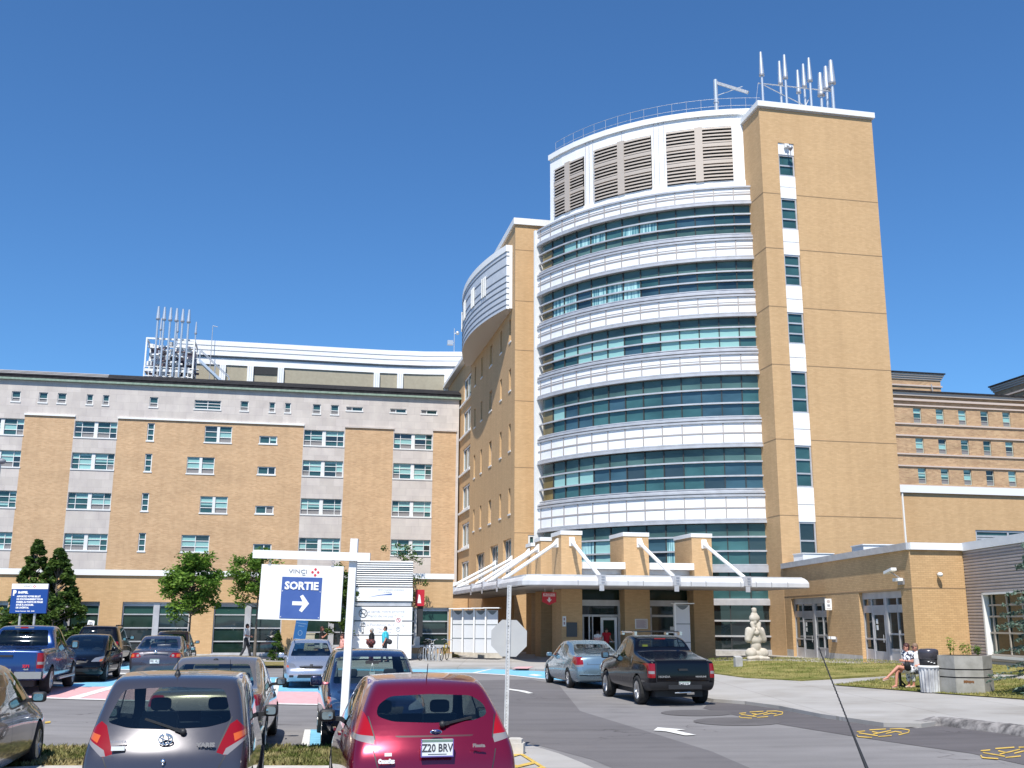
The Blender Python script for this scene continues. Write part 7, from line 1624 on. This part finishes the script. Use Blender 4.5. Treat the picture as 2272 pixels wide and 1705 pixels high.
tree('pyramidal_tree', 'dark pyramidal tree behind the blue parking sign, taller of two', P3(-24.35, 54.6), 1.0, .12, (2.9, 1.9, 2.85), 300, 62, .10, leaf_d, 3, cone=True, clr=.16, group='pyramidal trees')
tree('pyramidal_tree', 'dark pyramidal tree right of and slightly shorter than its twin', P3(-22.95, 54.0), 1.0, .12, (2.65, 2.25, 2.65), 320, 62, .10, leaf_d, 4, cone=True, clr=.16, group='pyramidal trees')
tree('cedar_shrub', 'small conical cedar shrub beside the blue leaning panel', P3(-11.75, 54.3), .2, .04, (.75, .42, .75), 60, 40, .06, leaf_c, 6, 'shrub', cone=True, clr=.35)
tree('yellow_shrub', 'yellow-orange shrub at the far left edge', P3(-26.6, 55.2), .5, .05, (1.6, .6, 1.2), 30, 40, .08, leaf_y, 16, 'shrub', clr=.35)
def spruce(P, h, rx, seed):
    rnd = random.Random(seed); t = thing('spruce_tree', 'blue-green spruce tree at the right edge in front of the ribbed siding', 'tree', P, 0); tk = MB(); tk.tube((0, 0, -.1), (0, 0, h*.95), .09, .015, 8); m = MB(); V, F = m.v, m.f
    lv = 0.22
    while lv < h-.1:
        k = 1-lv/h; nb = int(6+5*k); L_b = rx*k**.75
        for i in range(nb):
            a = rnd.uniform(0, 2*math.pi); Lb = L_b*rnd.uniform(.75, 1.08); d = Vector((math.cos(a), math.sin(a), 0)); s_ = Vector((-d.y, d.x, 0)); z0 = lv+rnd.uniform(-.08, .08)
            end = d*Lb+Vector((0, 0, z0-.12*Lb+.06)); tk.tube((0, 0, z0+.1*Lb), end, .018, .004, 4)
            for j in range(int(26*Lb/rx*1.4)+6):
                f = rnd.uniform(.15, 1); p = Vector((0, 0, z0+.1*Lb)).lerp(end, f); wd = .34*Lb*(1-f*.8)*rnd.choice((-1, 1))*rnd.uniform(.2, 1); q = p+s_*wd+d*abs(wd)*.6+Vector((0, 0, rnd.uniform(-.05, .03))); e = (q-p); e = e.normalized() if e.length > .01 else d
                for r2 in range(3):
                    c = p.lerp(q, rnd.random()); ax_ = (e+Vector((rnd.gauss(0, .4), rnd.gauss(0, .4), rnd.gauss(0, .35)))).normalized(); b = ax_.cross(Vector((rnd.gauss(0, .4), rnd.gauss(0, .4), 1))).normalized(); sz = rnd.uniform(.045, .085); n = len(V)
                    V += [tuple(c-ax_*sz), tuple(c+b*sz*.33), tuple(c+ax_*sz), tuple(c-b*sz*.33)]; F.append((n, n+1, n+2, n+3)); m.m.append(0); m.sm.append(False)
        lv += .26+.08*k
    tk.build('trunk', bark, t); m.build('crown', leaf_s, t, recalc=False)
q = G(2322, 1545, .09); spruce(q, 4.2, 1.6, 2)
q = pl.location
for k, (dx, dy, h, lb) in enumerate(((-.28, .1, .48, 'taller yellow-green plant in the concrete planter'), (.05, -.1, .34, 'shorter yellow-green plant in the concrete planter'), (.45, .2, .26, 'low green plant at the right side of the planter'))):
    rnd = random.Random(40+k); t = thing('potted_plant', lb, 'plant', q+Vector((dx, dy, 1.02)), 0); s_ = MB(); m = MB()
    for j in range(4):
        a = Vector((rnd.uniform(-.08, .08), rnd.uniform(-.08, .08), 0)); b = a+Vector((rnd.uniform(-.1, .1), rnd.uniform(-.1, .1), h*rnd.uniform(.75, 1))); s_.tube(a, b, .008, .004, 5)
        leaves(m, [(a.lerp(b, f), (.09, .09, .05)) for f in (.35, .6, .8, 1)], 7, .035, rnd)
    s_.build('stem', leaf_c, t); m.build('foliage', leaf_y if k < 2 else leaf_g, t, recalc=False)
# ------------------------------------------------------------- signs and street furniture
def board_frame(P, ang, tilt=0.): return Matrix.Translation(P) @ Matrix.Rotation(ang, 4, 'Z') @ Matrix.Rotation(tilt, 4, 'Y')
def sq(mb, x0, x1, z0, z1, y, mi): mb.add([(x0, y, z0), (x1, y, z0), (x1, y, z1), (x0, y, z1)], [(0, 1, 2, 3)], mi)
# exit sign hanging from a white post and beam, the whole leaning a little
D_ = 17.0
pb = P3((787-1136)/2388*D_-.10, D_); s_ = D_/2388.
ex = thing('exit_sign_post', 'white wooden post with crossbeam leaning slightly, carrying the SORTIE board', 'sign post', pb, 0); ex.rotation_euler = (0, R(1.35), 0)
def LX(px, py):    # photo pixel to the tilted frame of the sign
    p = ex_inv @ at(px, py, D_); return p.x, p.z
ex_inv = (Matrix.Translation(pb) @ Matrix.Rotation(R(1.35), 4, 'Y')).inverted()
tx, tz = LX(787, 1196)
m = MB(); m.box(tx-.058, tx+.058, -.058, .058, -.3, tz); m.build('post', white_paint, ex)
a = LX(565, 1231); b = LX(823, 1237)
m = MB(); zb_ = (a[1]+b[1])/2; m.box(a[0], b[0], -.125, -.059, zb_-.065, zb_+.065); m.build('crossbeam', white_paint, ex)
sb = thing('exit_board', 'white hanging board with blue SORTIE panel and right arrow', 'sign', pb, 0); sb.rotation_euler = (0, R(1.35), 0)
x0, z0 = LX(575, 1374); x1, z1 = LX(765, 1258)
m = MB(); m.box(x0, x1, -.108, -.078, z0, z1); m.build('board', sign_white, sb)
c0, d0 = LX(623, 1372); c1, d1 = LX(718, 1283)
m = MB(); m.box(c0, c1, -.114, -.1085, d0, d1, 0); cx = (c0+c1)/2
for u_, w_ in ((c0+.02, d0+.02), (c1-.02, d0+.02), (c0+.02, d0+.42), (c1-.02, d0+.42)): m.ell((u_, -.115, w_), (.008, .004, .008), 6, 4, 1)
m.build('blue_panel', [blue_pale, txt_white], sb)
m = MB(); text(m, 'SORTIE', .165, plane_front(cx, -.118, d1-.14), 0, .0065, 1.0)
ay = d0+.235; pts = [(-.13, .03), (.03, .03), (-.015, .11), (.03, .135), (.135, 0), (.03, -.135), (-.015, -.11), (.03, -.03), (-.13, -.03)]
m.extr([(cx+p, -.1145, ay+q) for p, q in pts], (0, -.003, 0), 0); m.build('lettering', txt_white, sb)
m = MB(); text(m, 'VINCI', .085, plane_front(cx-.075, -.111, d1+.088), 0, .0, 1.35); text(m, 'Park', .028, plane_front(cx+.02, -.111, d1+.035), 0, 0, 1.)
for dx, dz in ((0, .045), (0, -.045), (.045, 0), (-.045, 0)): m.extr([(cx+.20+dx+p*.022, -.1085, d1+.082+dz+q*.022) for p, q in ((1, 0), (.5, .9), (-.5, .9), (-1, 0), (-.5, -.9), (.5, -.9))], (0, -.003, 0), 1)
m.build('logo', [txt_grey, red_l2 if 0 else mat('logo red', (.62, .05, .07), .5)], sb)
for px in (602, 741):
    u_, w_ = LX(px, 1252); m = MB()
    for i in range(8): a_, b_ = 2*math.pi*i/8, 2*math.pi*(i+1)/8; m.tube((u_+.022*math.cos(a_), -.092, w_+.03+.022*math.sin(a_)), (u_+.022*math.cos(b_), -.092, w_+.03+.022*math.sin(b_)), .004, n=5)
    m.tube((u_, -.092, w_+.05), (u_, -.092, zb_-.06), .005); m.tube((u_, -.092, w_-.05), (u_, -.092, w_+.01), .006); m.box(u_-.025, u_+.025, -.112, -.07, z1-.012, z1+.008); m.build('hook', steel_dull, sb)
# stop sign seen from behind
q = P3(*G(1136, 1675).xy); ss = thing('stop_sign', 'plain grey back of an octagonal stop sign on a perforated post', 'traffic sign', q, R(4)); ss.rotation_euler = (0, R(1.1), R(4)); Ds = q.y
si = (Matrix.Translation(q) @ Matrix.Rotation(R(4), 4, 'Z') @ Matrix.Rotation(R(1.1), 4, 'Y')).inverted()
def SX(px, py): p = si @ at(px, py, Ds); return p.x, p.z
tx, tz = SX(1130, 1299); m = MB(); pw = .036
for a_, b_, c_, d_ in ((-pw, -pw*.55, -.03, 0), (pw*.55, pw, -.03, 0), (-pw*.55, pw*.55, -.006, 0)): m.box(tx-.0+a_, tx+b_, c_, d_, 0, tz)
for i in range(int(tz/.05)): m.tube((tx, -.008, .05+i*.05), (tx, -.0055, .05+i*.05), .006, n=6, mi=1)
m.build('post', [noisy('pale galvanised channel', (.50, .50, .50), (.66, .66, .66), 9, .5, 0, metal=.2), shadowgap], ss)
cx_, cz_ = SX(1129.5, 1416.5); r8 = .305/math.cos(R(22.5))
m = MB(); m.extr([(cx_+r8*math.cos(R(22.5+45*i)), .004, cz_+r8*math.sin(R(22.5+45*i))) for i in range(8)], (0, .004, 0)); m.build('plate', noisy('dull aluminium sheet', (.42, .42, .42), (.47, .47, .46), 2, .55, 0), ss)
m = MB()
for zz in (-.22, .2): m.ell((tx, -.012, cz_+zz), (.009, .008, .009), 6, 4)
m.build('bolt', dark, ss)
m = MB(); m.prism([(-.15, -.2), (.17, -.2), (.22, 0), (.17, .2), (-.17, .2), (-.22, 0)], 0, .20); m.prism([(-.14, -.17), (.14, -.17), (.18, 0), (.14, .17), (-.14, .17), (-.18, 0)], .2, .26); m.build('footing', concrete, ss)
# parking reminder sign
D_ = 47.; pa = at(22, 1361, D_); pz = at(105, 1361, D_); w_ = (pz-pa).length; h_ = (at(22, 1296, D_)-pa).length
ps = thing('parking_sign', 'large blue parking information sign on two grey posts at the left', 'sign', Vector((pa.x, D_, gz(pa.x, D_))), R(-3)); zb_ = pa.z-gz(pa.x, D_)
m = MB(); m.box(0, w_, -.06, .04, zb_, zb_+h_); m.build('panel', blue_sign, ps)
m = MB(); m.box(.0, w_, -.07, -.061, zb_+h_*.82, zb_+h_); text(m, 'VINCI', .11, plane_front(w_*.44, -.073, zb_+h_*.91), 1, 0, 1.3)
for dx, dz in ((0, .05), (0, -.05), (.05, 0), (-.05, 0)): m.box(w_*.62+dx-.02, w_*.62+dx+.02, -.074, -.071, zb_+h_*.91+dz-.02, zb_+h_*.91+dz+.02, 2)
m.build('header', [sign_white, txt_grey, MATS['logo red']], ps)
m = MB(); text(m, 'P', .30, plane_front(.15, -.065, zb_+h_*.68), 0, .02, .9); text(m, 'RAPPEL', .135, plane_front(w_*.19, -.065, zb_+h_*.70), 0, .008, 1, 'LEFT')
for i, s_t in enumerate(('APPORTEZ VOTRE BILLET', 'DE STATIONNEMENT POUR', 'PASSER AU POSTE DE PÉAGE', 'SITUÉ À L\'ACCUEIL', 'DE L\'HÔPITAL')): text(m, s_t, .098, plane_front(w_*.165, -.065, zb_+h_*(.565-.095*i)), 0, .005, .95, 'LEFT')
text(m, 'Heures d\'ouverture   8h00   20h00', .06, plane_front(w_*.165, -.065, zb_+h_*.07), 0, .002, 1, 'LEFT'); m.build('lettering', txt_white, ps)
for px in (44, 77): x_ = at(px, 1361, D_).x-pa.x; m = MB(); m.tube((x_, .07, 0), (x_, .07, zb_+h_*.5), .055, n=10); m.build('post', steel_dull, ps)
# ribbed pylon sign
D_ = 56.3; pL = at(783, 1241, D_); pR = at(917, 1243, D_); w_ = (pR-pL).x; zt_ = pL.z; g0 = gz(pL.x, D_)
py = thing('pylon_sign', 'wide white pylon sign with ribbed top and grey lettering panels', 'sign', Vector((pL.x, D_, g0+.05)), R(5))
def Z(y): return at(850, y, D_).z-g0-.05
m = MB(); m.box(.03, w_-.03, .05, .8, 0, zt_-g0-.2, 1)
n_r = 12; zr0 = Z(1301)
for i in range(n_r):
    za = zr0+(Z(1243)-zr0)*i/n_r; hh = (Z(1243)-zr0)/n_r
    m.add([(.04, -.10, za), (w_-.02, -.10, za), (w_-.02, -.02, za+hh*.62), (.04, -.02, za+hh*.62)]+[(.04, .06, za), (w_-.02, .06, za), (w_-.02, .06, za+hh*.62), (.04, .06, za+hh*.62)], [(0, 1, 2, 3), (0, 4, 5, 1), (3, 2, 6, 7), (0, 3, 7, 4), (1, 5, 6, 2)], 0)
m.build('ribbed_top', [white_trim, shadowgap], py)
ys = [(1304, 1334), (1336.5, 1345), (1347, 1377), (1379.5, 1409), (1411, 1462)]
for i, (ya, yb) in enumerate(ys):
    m = MB(); m.box(.0 if i != 1 else .06, w_-(0 if i != 1 else .06), -.12 if i != 1 else -.05, .045, max(0, Z(yb)), Z(ya)); m.build('panel', white_metal if i != 1 else alu, py)
m = MB(); text(m, 'Centre hospitalier universitaire', .10, plane_front(w_*.64, -.124, Z(1309)), 0, 0, 1.1); text(m, 'de Québec', .09, plane_front(w_*.58, -.124, Z(1314)), 0, 0, 1)
text(m, 'La santé, notre priorité!', .20, plane_front(w_*.57, -.124, Z(1357)), 1, .0, 1.05); text(m, 'Merci de ne pas fumer', .20, plane_front(w_*.57, -.124, Z(1367.5)), 1, .0, 1.05)
text(m, 'La Fondation du CHUQ', .20, plane_front(w_*.56, -.124, Z(1387)), 1, .0, 1.05); text(m, 'Merci à nos', .15, plane_front(w_*.56, -.124, Z(1396)), 1, 0, 1.1); text(m, 'donateurs', .15, plane_front(w_*.56, -.124, Z(1403)), 1, 0, 1.1)
m.extr([(w_*.27, -.122, Z(1326)), (w_*.48, -.122, Z(1321.5)), (w_*.66, -.122, Z(1320.5)), (w_*.66, -.122, Z(1317)), (w_*.46, -.122, Z(1320.5))], (0, -.003, 0), 2)
cx, cz = w_*.2, Z(1361.5); r_ = .21
for i in range(20): a_, b_ = 2*math.pi*i/20, 2*math.pi*(i+1)/20; m.tube((cx+r_*math.cos(a_), -.125, cz+r_*math.sin(a_)), (cx+r_*math.cos(b_), -.125, cz+r_*math.sin(b_)), .022, n=5, mi=3)
m.beam((cx-.14, -.127, cz+.14), (cx+.14, -.127, cz-.14), .02, .04, 3); m.box(cx-.14, cx+.12, -.126, -.122, cz-.04, cz, 3); m.tube((cx+.1, -.125, cz+.02), (cx+.13, -.125, cz+.1), .012, n=4, mi=3)
cz = Z(1394); m.box(cx-.05, cx-.025, -.126, -.12, cz-.28, cz+.3, 3); m.box(cx+.045, cx+.07, -.126, -.12, cz-.28, cz+.3, 3); m.box(cx-.04, cx+.06, -.126, -.12, cz-.3, cz-.2, 3)
for zz in (.2, .08): m.box(cx-.11, cx+.13, -.1255, -.12, cz+zz-.02, cz+zz+.03, 3)
m.build('lettering', [txt_grey, mat('faint grey lettering', (.42, .43, .46), .6), mat('swoosh blue', (.05, .12, .36), .5), mat('pictogram grey', (.14, .14, .15), .6)], py)
pr = at(931, 1345, 57.5); m = MB(); m.box(-.2, .25, 0, .4, 0, .86, 0); m.extr([(-.12, -.004, .15), (.08, -.004, .15), (.02, -.004, .55), (-.06, -.004, .62)], (0, -.003, 0), 1); m.box(-.1, .2, .1, .3, -1.6, -.001, 2)
tag(m.build('direction_sign', [red_sign, txt_white, shadowgap], None, pr, GA), 'small red sign with white figure at the right edge of the pylon sign', 'sign')
# blue leaning panel, electric box, small signs
p = at(660, 1440, 53.6); hh = 62*53.6/2388; m = MB(); m.box(-.30, .30, 0, .05, -.3, hh, 0)
for i, (s_t, sz) in enumerate((('STATIONNEMENT', .075), ('VISITEURS', .075))): text(m, s_t, sz, plane_front(0, -.004, hh-.16-.13*i), 1, 0, .9)
for i in range(16): a_, b_ = 2*math.pi*i/16, 2*math.pi*(i+1)/16; m.tube((.1*math.cos(a_), -.004, hh*.55+.12*math.sin(a_)), (.1*math.cos(b_), -.004, hh*.55+.12*math.sin(b_)), .012, n=4, mi=1)
for i in range(4): m.box(-.2, .2-.03*i, -.004, -.001, hh*.33-.08*i, hh*.33-.08*i+.025, 1)
o = m.build('blue_panel_sign', [mat('mid blue sign', (.015, .10, .28), .5), mat('pale blue print', (.25, .38, .55), .5)], None, p, R(4)); o.rotation_euler = (0, R(7), R(4)); tag(o, 'narrow blue panel sign leaning to the right behind the silver sedan', 'sign')
p = G(681, 1462, .1); m = MB(); m.box(-.35, .35, 0, .5, 0, 1.25); m.box(-.38, .38, -.03, .53, 1.25, 1.3); m.box(-.32, .32, -.012, 0, .1, 1.15); tag(m.build('utility_box', noisy('beige utility box', (.40, .37, .28), (.46, .43, .34), 3, .6, 0), None, p, GA), 'beige metal utility box beside the blue leaning panel', 'utility box')
def post_sign(px, y0, y1, wpx, D, label, circles, tilt=0.):
    a_ = at(px, y1, D); b_ = at(px, y0, D); hh = (b_.z-a_.z); ww = wpx*D/2388; g_ = gz(a_.x, D); t = thing('parking_restriction_sign', label, 'traffic sign', Vector((a_.x, D, g_)), 0); t.rotation_euler = (0, tilt, 0)
    z0 = a_.z-g_; m = MB(); pts = rbox(-ww/2, ww/2, z0, z0+hh, ww*.3 if len(circles) > 1 else .05); m.extr([(x, -.03, z) for x, z in pts], (0, .01, 0)); m.build('plate', sign_white, t)
    m = MB()
    for k, c in enumerate(circles):
        zz = z0+hh*(1-(k+.5)/len(circles)); rr_ = ww*.30
        for i in range(14): a1_, b1_ = 2*math.pi*i/14, 2*math.pi*(i+1)/14; m.tube((rr_*math.cos(a1_), -.034, zz+rr_*math.sin(a1_)), (rr_*math.cos(b1_), -.034, zz+rr_*math.sin(b1_)), ww*.04, n=4, mi=c)
        if c == 0: m.beam((-rr_*.7, -.036, zz+rr_*.7), (rr_*.7, -.036, zz-rr_*.7), .008, ww*.06, 0)
        text(m, 'P', ww*.42, plane_front(0, -.033, zz), 1, .004)
    m.build('symbol', [MATS['logo red'], txt_grey], t); m = MB(); m.tube((0, 0, -.05), (0, 0, z0+hh*.7), .03); m.build('post', steel_dull, t)
post_sign(882, 1366, 1407, 15, 53.5, 'tall white no-parking sign with two round symbols in front of the pylon', (0, 1), R(.8))
post_sign(190, 1376, 1393, 15, 50.5, 'small white parking sign tilted above the dark SUV', (1,), R(8))
# lamp at the left edge
p = at(-1, 1024, 31.); g_ = gz(p.x, 31); t = thing('street_lamp', 'grey street lamp cut by the left edge of the picture', 'street lamp', Vector((p.x, 31, g_)), 0); m = MB(); m.tube((0, 0, -.1), (0, 0, p.z-g_-.02), .085, .055, 12); m.build('pole', steel_dull, t); m = MB(); m.beam((-.5, 0, p.z-g_+.02), (.06, 0, p.z-g_), .22, .14); m.ell((.05, 0, p.z-g_), (.14, .12, .09), 12, 8); m.build('lamp_head', [mat('grey lamp head', (.22, .23, .25), .5)], t)
# bicycles and rack
def bicycle(label, P, ang, c_m, lean=0.):
    t = thing('bicycle', label, 'bicycle', P, ang, 'bicycles in the rack'); t.rotation_euler = (lean, 0, ang)
    for x in (0, 1.02):
        m = MB()
        for i in range(20): a_, b_ = 2*math.pi*i/20, 2*math.pi*(i+1)/20; m.tube((x+.33*math.cos(a_), 0, .34+.33*math.sin(a_)), (x+.33*math.cos(b_), 0, .34+.33*math.sin(b_)), .022, n=5, mi=0)
        for i in range(8): a_ = 2*math.pi*i/8; m.tube((x, 0, .34), (x+.32*math.cos(a_), 0, .34+.32*math.sin(a_)), .005, n=4, mi=1)
        m.build('wheel', [tyre_m, steel], t)
    m = MB(); bb = (.42, 0, .30); sdl = (.30, 0, .82); hdt = (.86, 0, .85)
    for a_, b_ in ((bb, sdl), (sdl, hdt), (bb, (.90, 0, .72)), ((0, 0, .34), bb), ((0, 0, .34), sdl), (hdt, (1.02, 0, .34))): m.tube(a_, b_, .022)
    m.build('frame', c_m, t); m = MB(); m.tube(hdt, (.84, 0, 1.0), .018); m.path([(.70, -.30, 1.02), (.88, -.2, 1.06), (.84, 0, 1.0), (.88, .2, 1.06), (.70, .30, 1.02)], .018); m.build('handlebar', chrome, t)
    m = MB(); m.ell((.26, 0, .93), (.13, .07, .035), 10, 6); m.tube(sdl, (.27, 0, .93), .015); m.build('saddle', trim_b, t)
yb_m = mat('yellow bicycle paint', (.55, .38, .03), .35)
q = P3(-4.35, 56.0, .12)
bicycle('black bicycle leaning at the left end of the rack', q+Vector((-.35, .2, 0)), R(60), c_black if 0 else trim_b, R(6)); bicycle('white and black bicycle in the middle of the rack', q+Vector((.12, -.1, 0)), R(75), sign_white, R(-4)); bicycle('yellow bicycle at the right end of the rack', q+Vector((.78, -.2, 0)), R(78), yb_m, R(5))
m = MB(); 
for i in range(6):
    x = -.2+i*.17; m.path([(x, 0, 0), (x, 0, .62), (x+.06, 0, .68), (x+.12, 0, .62), (x+.12, 0, 0)], .02)
tag(m.build('bicycle_rack', steel, None, q+Vector((.05, -.35, 0)), R(6)), 'low metal loop rack holding the bicycles', 'bicycle rack')
for k, (x, y, w_) in enumerate(((1008, 1452, 1.0), (1033, 1453, 1.1), (1060, 1456, 1.2), (1088, 1460, 1.4))):
    q = G(x, y, .09); m = MB(); m.box(-w_/2, w_/2, -.25, .35, 0, .42); m.box(-w_/2-.03, w_/2+.03, -.28, .38, .42, .5); tag(m.build('concrete_block', concrete, None, q, R(-4)), 'rough concrete block under the white shelter panels, %s' % ('leftmost', 'second from the left', 'third from the left', 'the largest one on the right')[k], 'concrete block', 'concrete blocks below the shelter')
# ------------------------------------------------------------- grass blades
def blades(name, label, polys, n, dz, hmin, hmax, m_, seed):
    rnd = random.Random(seed); V = []; F = []
    for poly in polys:
        P = [G(a, b, dz) for a, b in poly]; xs = [p.x for p in P]; ys = [p.y for p in P]
        def inside(x, y):
            c = False; j = len(P)-1
            for i in range(len(P)):
                if (P[i].y > y) != (P[j].y > y) and x < (P[j].x-P[i].x)*(y-P[i].y)/(P[j].y-P[i].y)+P[i].x: c = not c
                j = i
            return c
        k = 0
        while k < n:
            x, y = rnd.uniform(min(xs), max(xs)), rnd.uniform(min(ys), max(ys))
            if abs(x) > .52*y+1: k += .2; continue
            if not inside(x, y): k += .05; continue
            k += 1; z = gz(x, y)+(mound(x, y)-.005 if 'lawn' in name and y > 30 else dz); h = rnd.uniform(hmin, hmax); a = rnd.uniform(0, 6.28); w = h*.28; dx, dy = math.cos(a)*w, math.sin(a)*w; lx, ly = rnd.gauss(0, h*.5), rnd.gauss(0, h*.5); b = len(V)
            V += [(x-dx, y-dy, z), (x+dx, y+dy, z), (x+lx, y+ly, z+h)]; F.append((b, b+1, b+2))
    me = bpy.data.meshes.new(name); me.from_pydata(V, [], F); me.materials.append(m_); o = bpy.data.objects.new(name, me); link(o); tag(o, label, 'grass', None, 'stuff')
gb = mat('grass blades', (.1, .14, .03), .8, spec=.1); v_ = coords(gb); o_n = ramp(gb, v_, (.08, .11, .02), (.32, .27, .13), 1.6, .36, .58, 8); o_m = ramp(gb, v_, (.6,)*3, (1.2,)*3, 30, .3, .7, 2); setcol(gb, mix(gb, o_n, o_m, 1., 'MULTIPLY'))
gb2 = mat('lawn blades', (.1, .14, .03), .8, spec=.1); v_ = coords(gb2); o_n = ramp(gb2, v_, (.13, .16, .035), (.32, .28, .11), .9, .35, .62, 8); setcol(gb2, o_n)
blades('verge_grass', 'short dry grass on the verge between the parked cars', [[(-60, 1662), (100, 1657), (380, 1655), (560, 1655), (740, 1657), (1050, 1664), (1060, 1701), (740, 1699), (380, 1697), (100, 1699), (-60, 1705)]], 16000, .09, .03, .075, gb, 3)
blades('lawn_grass', 'short green grass on the lawns by the entrance wing', [[(1583, 1493), (1652, 1502), (1778, 1509), (1960, 1496), (2100, 1487), (2272, 1494), (2400, 1500), (2400, 1478), (2272, 1474), (2040, 1472), (1880, 1472), (1750, 1467), (1570, 1467)], [(1848, 1519.5), (1983, 1530), (2084, 1538), (2272, 1551), (2400, 1560), (2400, 1515), (2272, 1508), (2120, 1499), (1990, 1504)]], 16000, .11, .03, .06, gb2, 4)
